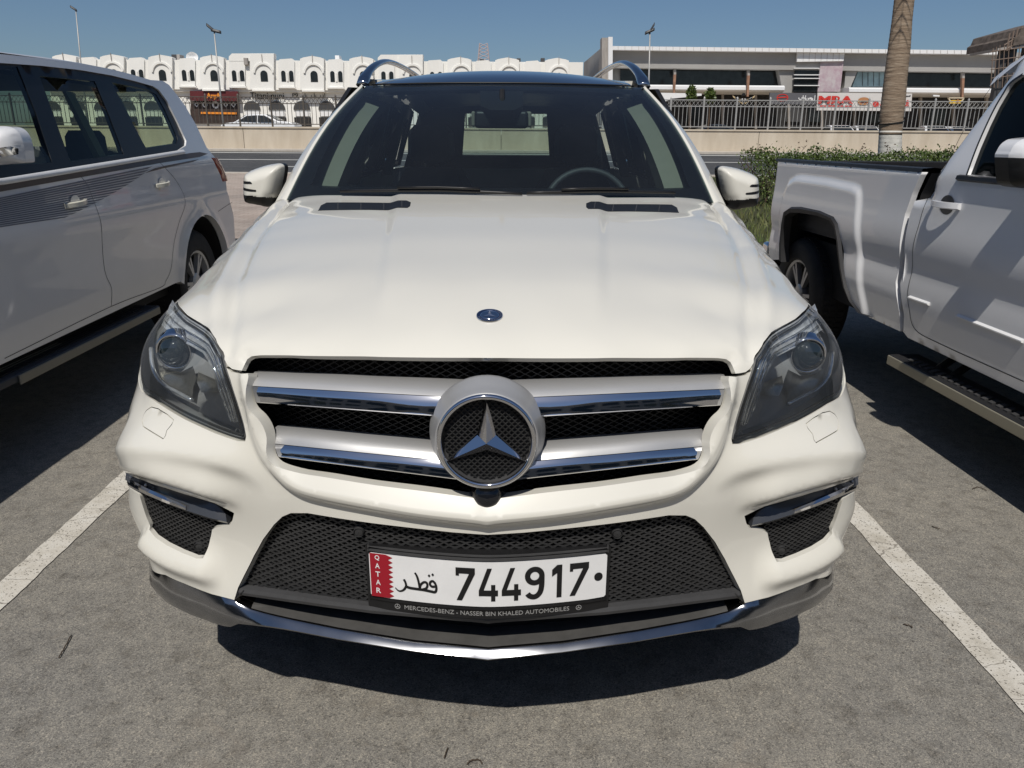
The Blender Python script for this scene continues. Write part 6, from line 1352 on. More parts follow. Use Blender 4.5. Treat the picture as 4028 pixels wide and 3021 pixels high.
# ---- palm trunk
def palm():
    Yp = 16.6; base = aty(3500, 640, Yp); z0 = terr(Yp) + .08; e = empty('palm_tree', (base[0], Yp, z0), label='tall palm trunk with whitewashed foot and a rope tied round it', cat='palm tree'); o = np.array(e.location)
    Lp = [(3511, 80), (3496, 190), (3482, 300), (3470, 400), (3464, 452), (3461, 530), (3458, 591)]; Rp = [(3585, 80), (3578, 190), (3562, 330), (3556, 420), (3548, 470), (3543, 540), (3541, 614)]
    cen = []
    for a, b in zip(Lp, Rp): pa = aty(*a, Yp); pb = aty(*b, Yp); cen.append(((pa + pb) / 2, (pb[0] - pa[0]) / 2))
    cen = cen[::-1]; p0, r0 = cen[0]; cen.insert(0, (np.array([p0[0] - .02, Yp, z0]), r0 * 1.06)); pt, rt_ = cen[-1]; d = (cen[-1][0] - cen[-3][0]); d /= d[2]; 
    for h in (1.0, 2.0, 3.5, 5.5): cen.append((pt + d * h * .8, rt_ * (1 - .03 * h)))
    zz = np.array([c[0][2] for c in cen]); xx = np.array([c[0][0] for c in cen]); rr = np.array([c[1] for c in cen]); n = 28
    def rings(za, zb_, step):
        out = []; k = 0; z = za
        while z < zb_:
            for f, dz in ((1.0, 0), (1.014, .55), (.995, .9)):
                q = z + step * dz; x = np.interp(q, zz, xx); r_ = np.interp(q, zz, rr) * f; out.append([(x - o[0] + r_ * (1 + .008 * math.sin(j * 1.346)) * math.cos(2 * math.pi * j / n), r_ * (1 + .008 * math.sin(j * 1.346)) * math.sin(2 * math.pi * j / n), q - o[2] + 0.0) for j in range(n)])
            z += step; k += 1
        return out
    zw = aty(3500, 531, Yp)[2]
    m_, nn_, l_, b_ = nodemat('palm_bark'); tc = nn_.new('ShaderNodeTexCoord'); mp = N(nn_, 'ShaderNodeMapping'); mp.inputs['Scale'].default_value = (2, 2, 16); l_.new(tc.outputs['Object'], mp.inputs[0]); a = N(nn_, 'ShaderNodeTexNoise', i_Scale=2.0, i_Detail=6.0, i_Roughness=.7); l_.new(mp.outputs[0], a.inputs['Vector'])
    l_.new(ramp(nn_, l_, a.outputs['Fac'], [(.3, (.15, .105, .07)), (.5, (.27, .20, .14)), (.72, (.40, .32, .24))]).outputs[0], b_.inputs['Base Color']); b_.inputs['Roughness'].default_value = .9; bp = N(nn_, 'ShaderNodeBump', i_Strength=.8, i_Distance=.02); l_.new(a.outputs['Fac'], bp.inputs['Height']); l_.new(bp.outputs[0], b_.inputs['Normal'])
    MB().loft(rings(zw, zz[-1] - .1, .085), True).build('trunk', m_, e, smooth=True)
    MB().loft(rings(z0, zw + .02, .085), True).build('whitewashed_foot', principled('whitewash', (.70, .68, .62), rough=.9, var=.25, vscale=9, bump=.4), e, smooth=True)
    zr_ = aty(3500, 484, Yp)[2]; x = np.interp(zr_, zz, xx); r_ = np.interp(zr_, zz, rr) + .012
    MB().tube([(x - o[0] + r_ * math.cos(t), r_ * math.sin(t), zr_ - o[2] + .03 * math.cos(t) + (.05 if i > 30 else 0)) for i, t in enumerate(np.linspace(math.pi, 3 * math.pi, 33))], .011, 6).tube([(x - o[0] + r_, 0, zr_ - o[2] + .03), (x - o[0] + r_ + .02, -.03, zr_ - o[2] + .14)], .009, 5).build('rope', M_BLACK, e, smooth=True)
    # crown, above the picture
    cr = MB(); top = np.array([xx[-1] - o[0], 0, zz[-1] - o[2]])
    for k in range(26):
        a = k * 2.4; el = R(70 - k * 4); ln = 2.6; P = [top + np.array([math.cos(a) * ln * t * math.cos(el * (1 - t * .6)), math.sin(a) * ln * t * math.cos(el * (1 - t * .6)), ln * (t * math.sin(el) - .75 * t * t)]) for t in np.linspace(0, 1, 9)]; cr.tube(P, [.03, .026, .022, .018, .015, .012, .009, .006, .004], 5)
        for i in range(1, 9):
            for s_ in (-1, 1):
                for q in (0, .33, .66):
                    p_ = P[i - 1] + (P[i] - P[i - 1]) * q; sd = np.array([-math.sin(a), math.cos(a), -.35]) * s_ * (.55 - .035 * i); dn = P[i] - P[i - 1]; dn /= np.linalg.norm(dn); cr.add([p_, p_ + sd * .5 + dn * .12 + [0, 0, .02], p_ + sd + dn * .22, p_ + dn * .035], [(0, 1, 2, 3)])
    cr.build('crown', M_LEAF, e)
palm()
# ---- retaining wall, railing
Yw = Yr1 + 1.6; zwb = terr(Yw); zwt = aty(1000, 500, Yw)[2]
zwtf = lambda x: float(np.interp(x, [aty(900, 497, Yw)[0], aty(3700, 515, Yw)[0]], [aty(900, 497, Yw)[2], aty(3700, 515, Yw)[2]]))
wl = empty('retaining_wall', (0, Yw, zwb), label='long low sandy concrete wall on the far side of the road', cat='wall')
xs = np.arange(-36, 36, 6.15) + aty(2910, 550, Yw)[0] % 6.15
for a, b in zip(xs[:-1], xs[1:]):
    za, zb_ = zwtf(a), zwtf(b); MB().hexa([(a + .012, 0, -.3), (b - .012, 0, -.3), (b - .012, .35, -.3), (a + .012, .35, -.3), (a + .012, 0, za - zwb - .07), (b - .012, 0, zb_ - zwb - .07), (b - .012, .35, zb_ - zwb - .07), (a + .012, .35, za - zwb - .07)]).build('wall_panel', M_CONC, wl)
    MB().hexa([(a, -.05, za - zwb - .07), (b, -.05, zb_ - zwb - .07), (b, .40, zb_ - zwb - .07), (a, .40, za - zwb - .07), (a, -.05, za - zwb), (b, -.05, zb_ - zwb), (b, .40, zb_ - zwb), (a, .40, za - zwb)]).build('coping', M_CONC, wl)
fh = aty(2800, 392, Yw + .2)[2] - zwtf(10)
def railing(xa, xb, lab, mat, lat):
    e = empty('railing', ((xa + xb) / 2, Yw + .18, zwtf((xa + xb) / 2)), label=lab, cat='railing'); ox, oz = e.location[0], e.location[2]; m = MB(); pk = MB(); lt = MB(); n = int((xb - xa) / 1.5)
    zz = lambda x: zwtf(x) - oz
    for i in range(n + 1):
        x = xa + (xb - xa) * i / n; z = zz(x); MB().box((x - ox - .035, -.035, z - .01), (x - ox + .035, .035, z + fh + .06)).loft([[(x - ox + dx, dy, z + fh + .06) for dx, dy in ((-.04, -.04), (.04, -.04), (.04, .04), (-.04, .04))], [(x - ox, 0, z + fh + .15)] * 4], True, False).build('post', mat, e)
        if i == n: break
        w = (xb - xa) / n
        for zq in (.10, fh - .32, fh - .04): MB().box((x - ox + .035, -.018, z + zq), (x + w - ox - .035, .018, z + zq + .04)).build('rail', mat, e) if zq < 5 and (len(e.children) < 140) else None
        for j in range(1, 8):
            q = x + w * j / 8 - ox; pk.box((q - .011, -.011, z + .12), (q + .011, .011, z + fh - .30)); 
        if lat:
            for j in range(8):
                a = x + w * j / 8 - ox; b = a + w / 8
                for (p_, q_) in (((a, z + fh - .29), (b, z + fh - .03)), ((a, z + fh - .03), (b, z + fh - .29))): lt.tube([(p_[0], 0, p_[1]), (q_[0], 0, q_[1])], .010, 4, False)
        else:
            for j in range(1, 8): q = x + w * j / 8 - ox; pk.loft([[(q + dx, dy, z + fh - .3) for dx, dy in ((-.02, -.01), (.02, -.01), (.02, .01), (-.02, .01))], [(q, 0, z + fh + .10)] * 4], True, False)
    pk.build('pickets', mat, e, kind='stuff')
    if lat: lt.build('lattice', mat, e)
M_RAILD = principled('dark_railing', (.10, .085, .07), rough=.6, var=.3, vscale=10)
railing(aty(2250, 450, Yw)[0], 34, 'grey steel railing with a crossed lattice band on the wall', M_GALV, True)
railing(-30, aty(2250, 450, Yw)[0] - .4, 'brown steel railing with pointed pickets in front of the white shops', M_RAILD, True)
# ---- service road behind the wall
xl, xr_ = -60, 60; zl, zr2 = 1.62, 1.05
obj('service_road', [(xl, Yw + .4, zwtf(0) - .25), (-2, Yw + .4, zwtf(0) - .25), (10, Yw + .4, 1.2), (xr_, Yw + .4, 1.2), (xl, 92, 1.75), (-2, 92, 1.75), (10, 92, 1.35), (xr_, 92, 1.35)], [(0, 1, 5, 4), (1, 2, 6, 5), (2, 3, 7, 6)], M_ROAD, smooth=False, kind='structure')
# ================================================================== buildings, lamps, cars beyond the wall
YB1 = 72.0
def P1(u, v, Y=YB1): return aty(u, v, Y)
def px_poly(F, Y): return [tuple(aty(u, v, Y)) for u, v in F]
def arch2(cx, cz, w, h, n=10): # arched opening outline in (x,z), springing at cz
    return [(cx - w / 2, cz - h)] + [(cx + w / 2, cz - h)] + [(cx + w / 2 * math.cos(a), cz + w / 2 * math.sin(a)) for a in np.linspace(0, math.pi, n)]
wb = empty('shop_terrace', (P1(1030, 400)[0], YB1, 1.7), label='long white two-storey shop terrace with arched windows and gabled bays', cat='building'); WO = np.array(wb.location)
def lo(p_): return tuple(np.array(p_) - WO)
def wbox(m, u0, v0, u1, v1, Y0, Y1, z0=None):
    a = aty(u0, v0, Y0); b = aty(u1, v1, Y0); zl_ = min(a[2], b[2]) if z0 is None else z0; m.box(lo((min(a[0], b[0]), Y0, zl_)), lo((max(a[0], b[0]), Y1, max(a[2], b[2])))); return m
xL = aty(180, 300, YB1)[0]; xR = aty(2292, 300, YB1)[0]; zmid = lambda u: aty(u, 356 + (u - 1000) * .006, YB1)[2]
m = MB(); m.box(lo((xL, YB1 + .25, 1.6)), lo((xR, YB1 + 16, P1(1000, 236)[2]))); m.box(lo((xL, YB1 - .16, zmid(1000) + .05)), lo((xR, YB1 + .3, P1(1000, 238)[2]))); m.build('wall', M_BLDG, wb)
m = MB(); m.box(lo((xL, YB1 - .05, zmid(1000) - .12)), lo((xR, YB1 + .25, zmid(1000) + .08))); m.build('string_course', M_BLDG, wb)
gab = [58, 252, 440, 630, 833, 1030, 1227, 1421, 1616, 1807, 1995, 2191]; low_ = [155, 346, 535, 735, 932, 1126, 1319, 1520, 1712, 1900, 2095]
for i, u in enumerate(gab):
    dv = (u - 1000) * .008; tall = i in (5, 8)
    if u < 180: continue
    pts = [(u - 47, 352), (u - 47, 229), (u - 34, 224), (u, 218), (u + 34, 224), (u + 47, 229), (u + 47, 352)] if not tall else [(u - 47, 352), (u - 47, 211), (u + 47, 211), (u + 47, 352)]
    P = [lo(aty(a, b + dv, YB1 - .45)) for a, b in pts]; bay = MB().prism(P, (0, 0, 0), (0, .75, 0)).build('bay', M_BLDG, wb)
    if tall:
        P = [lo(aty(a, b + dv, YB1 - .30)) for a, b in [(u - 130, 240), (u - 130, 222), (u - 118, 210), (u + 48, 210), (u + 48, 240)]]; MB().prism(P, (0, 0, 0), (0, .5, 0)).build('high_parapet', M_BLDG, wb)
    s = .0045 * (u - 630) / 4
    c = np.array(lo(aty(u + 8, 292 + dv, YB1 - .47))); k = abs(aty(u + 14, 300, YB1)[0] - aty(u, 300, YB1)[0]) / 14
    O = arch2(c[0], c[2], 28 * k, 26 * k); MB().prism([(x, c[1] - .01, z) for x, z in O], (0, 0, 0), (0, .06, 0)).build('window', M_WINB, bay)
    v_, f_ = stroke([(c[0] + 37 * k * math.cos(a), c[2] + 2 * k + 37 * k * math.sin(a)) for a in np.linspace(math.pi * .97, .03 * math.pi, 15)], 7 * k); MB().add([(x, c[1] - .10, z) for x, z in v_] + [(x, c[1] + .02, z) for x, z in v_], [tuple(q) for q in f_] + [(a + len(v_), b + len(v_), c2 + len(v_), d + len(v_)) for a, b, c2, d in f_] + [(i2, i2 + 1, i2 + 1 + len(v_), i2 + len(v_)) for i2 in list(range(14)) + list(range(15, 29))]).build('arch_moulding', M_BLDG, bay)
    MB().box((c[0] - 50 * k, c[1] - .14, c[2] - 62 * k), (c[0] + 38 * k, c[1] + .02, c[2] - 56 * k)).build('sill', M_BLDG, bay)
    MB().box((c[0] - 3 * k, c[1] - .05, c[2] + 40 * k), (c[0] - 1 * k, c[1] + .02, c[2] + 72 * k)).build('downpipe', M_GREYD, bay)
for i, u in enumerate(low_):
    dv = (u - 1000) * .008
    if u < 200: continue
    pts = [(u - 32, 345), (u - 32, 240), (u - 26, 232), (u + 20, 229), (u + 28, 236), (u + 32, 240), (u + 32, 345)]; P = [lo(aty(a, b + dv, YB1 - .28)) for a, b in pts]; bay = MB().prism(P, (0, 0, 0), (0, .6, 0)).build('bay', M_BLDG, wb)
    k = abs(aty(u + 14, 300, YB1)[0] - aty(u, 300, YB1)[0]) / 14
    for du in (-14, 17):
        c = np.array(lo(aty(u + du + 2, 286 + dv, YB1 - .30))); O = arch2(c[0], c[2], 17 * k, 31 * k); MB().prism([(x, c[1] - .01, z) for x, z in O], (0, 0, 0), (0, .05, 0)).build('window', M_WINB, bay)
    MB().box((c[0] - 48 * k, c[1] - .14, c[2] - 56 * k), (c[0] + 14 * k, c[1] + .02, c[2] - 50 * k)).build('sill', M_BLDG, bay)
    MB().box((c[0] - 15.5 * k - 3 * k, c[1] - .06, c[2] - 30 * k), (c[0] - 15.5 * k + 3 * k, c[1] + .02, c[2] + 1 * k)).build('column', M_BLDG, bay)
# ground floor: arches, shop windows, signs
kk = abs(aty(1014, 420, YB1)[0] - aty(1000, 420, YB1)[0]) / 14
def onwall(F, Y, mat, name, th=.08, parent=None, **k): return MB().prism([lo(aty(a, b, Y)) for a, b in F], (0, 0, 0), (0, th, 0)).build(name, mat, parent or wb, **k)
for j in range(-8, 13):
    u = 992 + 98 * j
    if 745 < u < 945: continue
    c = np.array(lo(aty(u, 432, YB1 + .2))); O = arch2(c[0], c[2], 66 * kk, 0.0, 14); MB().prism([(x, c[1] - .06, z) for x, z in O], (0, 0, 0), (0, .1, 0)).build('fanlight', M_GREYP, wb)
    MB().box((c[0] - 33 * kk, c[1] - .05, c[2] - 62 * kk), (c[0] + 33 * kk, c[1] + .08, c[2] - 28 * kk)).build('shop_window', M_SHADE, wb)
    MB().box((c[0] - 26 * kk, c[1] - .12, c[2] - 24 * kk), (c[0] + 30 * kk, c[1] + .0, c[2] - 6 * kk)).build('shop_board', M_WHITE, wb)
M_MAROON = principled('maroon_board', (.11, .018, .020), rough=.5, var=.3, vscale=1.5); M_ORANGE = principled('orange_letters', (.75, .26, .03), rough=.4); M_BRN = principled('brown_front', (.055, .035, .028), rough=.6, var=.6, vscale=1.3)
b_ = onwall([(747, 396), (747, 357), (935, 359), (935, 398)], YB1 - .45, M_MAROON, 'fascia_board', .25)
onwall([(750, 484), (750, 397), (938, 399), (938, 486)], YB1 + .02, M_BRN, 'shop_front', .2)
def sign_text(body, F0, F1, Y, mat, name, parent, off=None, bold=.0, kind=None, th=.06):
    a, b = aty(*F0, Y), aty(*F1, Y); v, f = text_mesh(body, b[0] - a[0], a[2] - b[2], bold); o = np.array(off if off is not None else WO); return obj(name, [(x + a[0] - o[0], Y - o[1], z + b[2] - o[2]) for x, z in v] + [(x + a[0] - o[0], Y - o[1] - th, z + b[2] - o[2]) for x, z in v], [tuple(q) for q in f] + [tuple(i + len(v) for i in q[::-1]) for q in f], mat, parent, False)
sign_text('AnyA', (812, 366), (870, 392), YB1 - .5, M_ORANGE, 'sign_letters', b_, bold=.03)
for k_, u in enumerate((773, 806, 848, 888, 918)):
    c = np.array(lo(aty(u, 412, YB1 - .02))); r_ = (9, 10, 14, 9, 10)[k_] * kk; MB().loft([[(c[0] + q * math.cos(a), c[1], c[2] + q * math.sin(a)) for a in np.linspace(0, 2 * math.pi, (5, 17, 17, 5, 5)[k_])[:-1]] for q in (r_, r_ * .55)], True, False).build('shop_poster', M_WHITE, wb)
onwall([(790, 448), (790, 440), (930, 442), (930, 450)], YB1 - .06, M_ORANGE, 'shop_banner', .03)
sign_text('Titanimuni', (983, 363), (1118, 390), YB1 + .12, M_INK, 'sign_letters', wb); sign_text('P9 \u0640\u0644\u0628\u0640\u0627\u0628\u062f\u0627', (1150, 366), (1280, 388), YB1 + .12, M_INK, 'sign_letters', wb)
sign_text('Optics', (690, 366), (738, 392), YB1 + .12, M_INK, 'sign_letters', wb) if False else None
# roof clutter
rt = lambda u, v, Y=YB1 + 2: lo(aty(u, v, Y))
def clutter(name, u0, v0, u1, v1, mat, Y=YB1 + 2): a = aty(u0, v1, Y); b = aty(u1, v0, Y); MB().box(lo((a[0], Y, a[2] - .3)), lo((b[0], Y + 1.0, b[2]))).build(name, mat, wb, bevel=.03)
clutter('roof_unit', 676, 214, 694, 238, M_GREYP); clutter('roof_unit', 696, 214, 706, 240, M_GREYD); clutter('roof_unit', 958, 227, 973, 240, M_GREYD, YB1 - .5)
c = aty(760, 226, YB1 + 1.5); sp = [[(c[0] + r_ * math.cos(a) - WO[0], c[1] - WO[1] - d, c[2] + r_ * .8 * math.sin(a) - WO[2]) for a in np.linspace(0, 2 * math.pi, 17)[:-1]] for r_, d in ((.55, .25), (.3, .06), (.01, 0))]; MB().loft(sp, True, False).build('satellite_dish', M_WHITE, wb, smooth=True)
for u, v in ((1326, 218), (1895, 232), (2135, 228), (2040, 229)): clutter('roof_tank', u - 8, v, u + 8, v + 16, M_WHITE if u < 1400 else M_GREYP)
mast = empty('radio_mast', tuple(aty(1903, 300, 130)), label='faint red and white lattice mast rising behind the shop roofs', cat='mast'); mo_ = np.array(mast.location); a = aty(1903, 172, 130); h = a[2] - mo_[2]
mm = MB(); w = 1.1
for k_ in range(9):
    z0, z1 = h * k_ / 9, h * (k_ + 1) / 9; w0, w1 = w * (1 - k_ * .05), w * (1 - (k_ + 1) * .05)
    for sx, sy in ((-1, -1), (1, -1), (1, 1), (-1, 1)): mm.tube([(sx * w0, sy * w0, z0), (sx * w1, sy * w1, z1)], .07, 4)
    for sx in (-1, 1): mm.tube([(sx * w0, -w0, z0), (-sx * w1, -w1, z1)], .05, 4)
mm.build('mast_frame', principled('mast_paint', (.45, .38, .38), rough=.6), mast)
# ------------------------------------------------------------------ grey retail building at the right
YG = 70.0
gb_ = empty('retail_building', (aty(3200, 400, YG)[0], YG, 1.1), label='modern grey retail block with white roof edge and dark strip windows', cat='building'); GO = np.array(gb_.location)
def gw_(F, Y, mat, name, th=.12, parent=None, **k): return MB().prism([tuple(aty(a, b, Y) - GO) for a, b in F], (0, 0, 0), (0, th, 0)).build(name, mat, parent or gb_, **k)
R_ = lambda u, v: (u, v + (u - 2410) * .0125)   # rows along the long front fall slightly to the right
gw_([R_(2400, 500), R_(2400, 188), R_(4120, 186), R_(4120, 500)], YG + 1.2, M_GREYB, 'wall', 14)
gw_([R_(2400, 196), R_(2400, 181), R_(3960, 180), R_(3960, 195)], YG - .8, M_WHITE, 'roof_edge', 1.0)
gw_([R_(2404, 266), R_(2404, 197), R_(4100, 196), R_(4100, 266)], YG - .1, M_GREYB, 'upper_wall', 1.0)
for k_ in range(1, 60): gw_([R_(2404 + k_ * 27, 195), R_(2404 + k_ * 27, 181), R_(2405 + k_ * 27, 181), R_(2405 + k_ * 27, 195)], YG - .83, M_GREYD, 'roof_edge_joint', .02) if k_ < 57 else None
gw_([(2368, 520), (2368, 148), (2393, 148), (2393, 520)], YG - 1.2, M_GREYD, 'end_column', 1.4)
gw_([(2393, 520), (2393, 145), (2410, 145), (2410, 520)], YG - 1.6, M_WHITE, 'white_fin', 2.2)
a, b = aty(2368, 186, YG - .6), aty(2297, 246, YG + 26); MB().add([tuple(np.array(q) - GO) for q in ((a[0], a[1], 1.0), tuple(a), tuple(b), (b[0], b[1], 1.0))] , [(0, 1, 2, 3)]).build('end_wall', M_GREYD, gb_)
def win(F, name='strip_window', mat=None): return gw_([R_(*q) for q in F], YG + 1.02, mat or M_WINB, name, .15)
win([(2440, 332), (2440, 264), (3062, 260), (3078, 328)]); win([(3352, 330), (3376, 268), (3500, 262), (3500, 326)], mat=principled('sky_glass', (.30, .42, .46), rough=.15, var=.3, vscale=1.5)); win([(3500, 326), (3500, 262), (4090, 258), (4090, 324)])
for k_ in range(5): gw_([R_(3392 + 22 * k_, 325), R_(3392 + 22 * k_, 266), R_(3393.5 + 22 * k_, 266), R_(3393.5 + 22 * k_, 325)], YG + .98, M_GREYP, 'glazing_bar', .03)
for F_ in ([(3080, 366), (3062, 262), (3138, 258), (3120, 366)], [(3318, 366), (3328, 256), (3378, 256), (3346, 330), (3346, 366)]): gw_([R_(*q) for q in F_], YG + .2, M_GREYB, 'slanted_pier', 1.0)
for u0, u1 in ((2404, 3086), (3340, 4100)):
    P0, P1_ = aty(*R_(u0, 332), YG - 1.4), aty(*R_(u1, 332 - .0 * (u1 - u0)), YG - 1.4); z0, z1 = P0[2], aty(*R_(u1, 328), YG - 1.4)[2]
    rr = [[(x - GO[0], YG - 1.4 - GO[1] + dy, z - GO[2] + dz) for dy, dz in ((0.1, .0), (-.1, -.12), (-.1, -.36), (.05, -.48), (2.3, -.62), (2.3, .0))] for x, z in ((P0[0], z0), (P1_[0], z1))]; MB().loft(rr, True).build('canopy', M_WHITE, gb_)
M_RUST = principled('rusty_prop', (.36, .20, .13), rough=.7, var=.4, vscale=2)
for u in (2648, 2938, 3783): gw_([R_(u + 3, 292), R_(u + 3, 262), R_(u + 12, 262), R_(u + 12, 292)], YG + .1, M_GREYD, 'post', .3); gw_([R_(u, 373), R_(u + 2, 290), R_(u + 12, 290), R_(u + 7, 373)], YG - 1.9, M_RUST, 'prop', .25)
gw_([(3135, 243), (3138, 203), (3323, 206), (3318, 240)], YG - .45, M_WHITE, 'white_panel', .3)
for k_ in range(1, 8): gw_([(3135 + 23.5 * k_, 240), (3137 + 23.5 * k_, 206), (3138 + 23.5 * k_, 206), (3136 + 23.5 * k_, 240)], YG - .47, M_GREYD, 'panel_joint', .02)
gw_([(3118, 361), (3133, 240), (3228, 241), (3216, 361)], YG - .05, M_WINB, 'louvre_window', .2)
for v in (268, 294, 308, 336): gw_([(3124, v + 1.6), (3124, v - 1.6), (3224, v - 1.2), (3224, v + 2)], YG - .3, M_WHITE, 'louvre', .2)
gw_([(3216, 361), (3229, 241), (3318, 241), (3305, 361)], YG - .2, principled('faded_mural', (.50, .45, .46), rough=.7, var=.5, vscale=2.2, col2=(.40, .28, .33)), 'mural', .2)
gw_([R_(2404, 500), R_(2404, 352), R_(4110, 350), R_(4110, 500)], YG + .9, M_SHADE, 'shop_interior', .2)
for u in range(2450, 4100, 130): gw_([R_(u, 500), R_(u, 360), R_(u + 8, 360), R_(u + 8, 500)], YG + .5, M_GREYD, 'shop_mullion', .3)
for u in (2560, 2700, 3090, 3180, 3420, 3660, 3900): gw_([R_(u, 470), R_(u, 415), R_(u + 58, 415), R_(u + 58, 470)], YG + .7, (M_GREYP, M_WINB)[u % 20 == 0], 'shop_window', .15)
def sgn(lab, F_, mat, name='shop_sign', Y=YG - 2.2):
    P = [aty(a, b, Y) for a, b in F_]; o = np.mean(P, 0); e = empty(name, tuple(o), label=lab, cat='sign'); MB().prism([tuple(q - o) for q in P], (0, 0, 0), (0, .15, 0)).build('board', mat, e); return e, o
M_SGREY = principled('sign_grey', (.105, .105, .115), rough=.5); M_SRED = principled('sign_red', (.55, .04, .03), rough=.45); M_YEL = principled('sign_yellow', (.75, .48, .03), rough=.45); M_GOLD2 = principled('pale_rim', (.60, .52, .38), rough=.5); M_BUN = principled('bun_brown', (.42, .20, .09), rough=.6)
e, o = sgn('grey shop sign with a red oval logo and white lettering', [(3026, 409), (3028, 364), (3211, 366), (3211, 411)], M_SGREY)
sign_text('\u0628\u0627\u0631\u0627\u0633\u0648\u0644', (3142, 375), (3204, 397), YG - 2.22, M_WHITE, 'lettering', e, o, .02)
c = aty(3078, 384, YG - 2.24) - o; k2 = kk * .96; v_, f_ = stroke([(c[0] + 21 * k2 * math.cos(t), c[2] + 12 * k2 * math.sin(t)) for t in np.linspace(0, 2 * math.pi, 25)[:-1]], 3 * k2, True); obj('logo_ring', [(x, c[1], z) for x, z in v_], f_, M_SRED, e, False)
v_, f_ = stroke([(c[0] - 19 * k2, c[2]), (c[0] + 19 * k2, c[2] + 2 * k2)], 4 * k2); obj('logo_bar', [(x, c[1], z) for x, z in v_], f_, M_SRED, e, False)
e, o = sgn('white shop sign with big red letters and a burger picture', [(3213, 434), (3216, 364), (3588, 368), (3584, 437)], principled('sign_board_white', (.62, .60, .58), rough=.5))
sign_text('MRA', (3221, 377), (3354, 409), YG - 2.24, M_SRED, 'lettering', e, o, .045); 
for u0, u1, v0, v1 in ((3224, 3250, 414, 421), (3256, 3288, 414, 421), (3294, 3318, 415, 422), (3324, 3352, 415, 422)): obj('faded_line', [tuple(aty(a_, b_, YG - 2.24) - o) for a_, b_ in ((u0, v1), (u1, v1), (u1, v0), (u0, v0))], [(0, 1, 2, 3)], M_SRED, e, False)
def blob(name, cu, cv, ru, rv, mt): obj(name, [tuple(aty(cu + ru * math.cos(t), cv - rv * math.sin(t), YG - 2.24) - o) for t in np.linspace(0, 2 * math.pi, 19)[:-1]], [tuple(range(18))], mt, e, False)
blob('red_letter', 3446, 410, 13, 12, M_SRED); blob('red_letter', 3468, 415, 6, 9, M_SRED)
obj('red_letter', [tuple(aty(a_, b_, YG - 2.24) - o) for a_, b_ in ((3558, 418), (3576, 418), (3573, 392), (3564, 397), (3566, 412), (3558, 413))], [(0, 1, 2, 3, 4, 5)], M_SRED, e, False)
obj('small_letters', [tuple(aty(a_, b_, YG - 2.24) - o) for a_, b_ in ((3560, 380), (3582, 379), (3582, 374), (3574, 377), (3560, 376))], [(0, 1, 2, 3, 4)], M_INK, e, False)
c = aty(3397, 400, YG - 2.26) - o
for dz, rx, rz, mt in ((5, 22, 11, M_BUN), (0, 23, 3, M_YEL), (-5, 22, 7, M_BUN), (-1.5, 22, 2, M_SRED)): obj('burger_picture', [(c[0] + rx * k2 * math.cos(t), c[1] - (.01 if mt in (M_YEL, M_SRED) else 0), c[2] + dz * k2 + rz * k2 * math.sin(t)) for t in np.linspace(0, 2 * math.pi, 21)[:-1]], [tuple(range(20))], mt, e, False)
e, o = sgn('yellow sign shaped like an open tray on a dark shop front', [(3735, 407), (3738, 394), (3785, 393), (3780, 407)], M_YEL)
for pts in ([(3728, 383), (3796, 383), (3793, 387), (3731, 387)], [(3728, 383), (3733, 384), (3741, 397), (3736, 398)], [(3796, 383), (3790, 385), (3782, 398), (3788, 397)]): MB().prism([tuple(aty(a_, b_, YG - 2.3) - o) for a_, b_ in pts], (0, 0, 0), (0, .12, 0)).build('sign_rim', M_GOLD2, e)
blob('sign_figure', 3768, 397, 5, 7, M_BUN)
e, o = sgn('small pale lit panel beside the yellow sign', [(3671, 379), (3671, 373), (3696, 374), (3696, 380)], M_WHITE, 'wall_panel_sign')
wg = empty('wing_sign', tuple(aty(2926, 392, YG - 2.4)), label='cream and gold winged emblem mounted over a shop entrance', cat='sign'); o = np.array(wg.location)
M_GOLD = principled('cream_gold', (.62, .48, .28), rough=.4, metal=.2)
for s_ in (-1, 1):
    for i in range(4):
        pts = [(2926 + s_ * 3, 402 - i * 5), (2926 + s_ * (44 - i * 9), 375 + i * 6), (2926 + s_ * (42 - i * 9), 382 + i * 7), (2926 + s_ * 5, 409 - i * 4)]; MB().prism([tuple(aty(a, b, YG - 2.4) - o) for a, b in pts], (0, 0, 0), (0, .08 + .03 * i, 0)).build('wing_feather', M_GOLD if i % 2 == 0 else M_WHITE, wg)
MB().prism([tuple(aty(a, b, YG - 2.45) - o) for a, b in [(2918, 376), (2934, 376), (2930, 366), (2922, 366)]], (0, 0, 0), (0, .1, 0)).build('emblem_crown', M_BLACK, wg)
# white banner and shade structure at the left end of the block
gw_([(2570, 400), (2560, 364), (2760, 368), (2760, 376), (2640, 388), (2600, 410)], YG - 2.0, M_WHITE, 'shade_sail', .1)
# small street tree in front of it
def small_tree(u, v0, v1, Y, wpx, lab, seed):
    r_ = random.Random(seed); b = aty(u, v1 + 90, Y); t_ = aty(u, v0, Y); e = empty('street_tree', (b[0], Y, 1.2), label=lab, cat='tree'); m = MB(); o = np.array(e.location); w = abs(aty(u + wpx, v0, Y)[0] - t_[0]); zt, zb_ = t_[2] - o[2], aty(u, v1, Y)[2] - o[2]
    for k in range(900): a = r_.uniform(0, 6.28); q = w * r_.random() ** .5; z = zb_ + (zt - zb_) * r_.random(); q *= (1 - abs((z - zb_) / (zt - zb_) - .45)) * 1.1; leaf(m, (q * math.cos(a), q * math.sin(a), z + .2 * math.sin(a * 3)), .22, r_)
    m.build('crown', M_LEAF, e); MB().tube([(0, 0, 0), (.05, 0, zb_ * .6), (0, 0, zt * .8)], [.08, .06, .03], 6).build('trunk', M_WOOD, e)
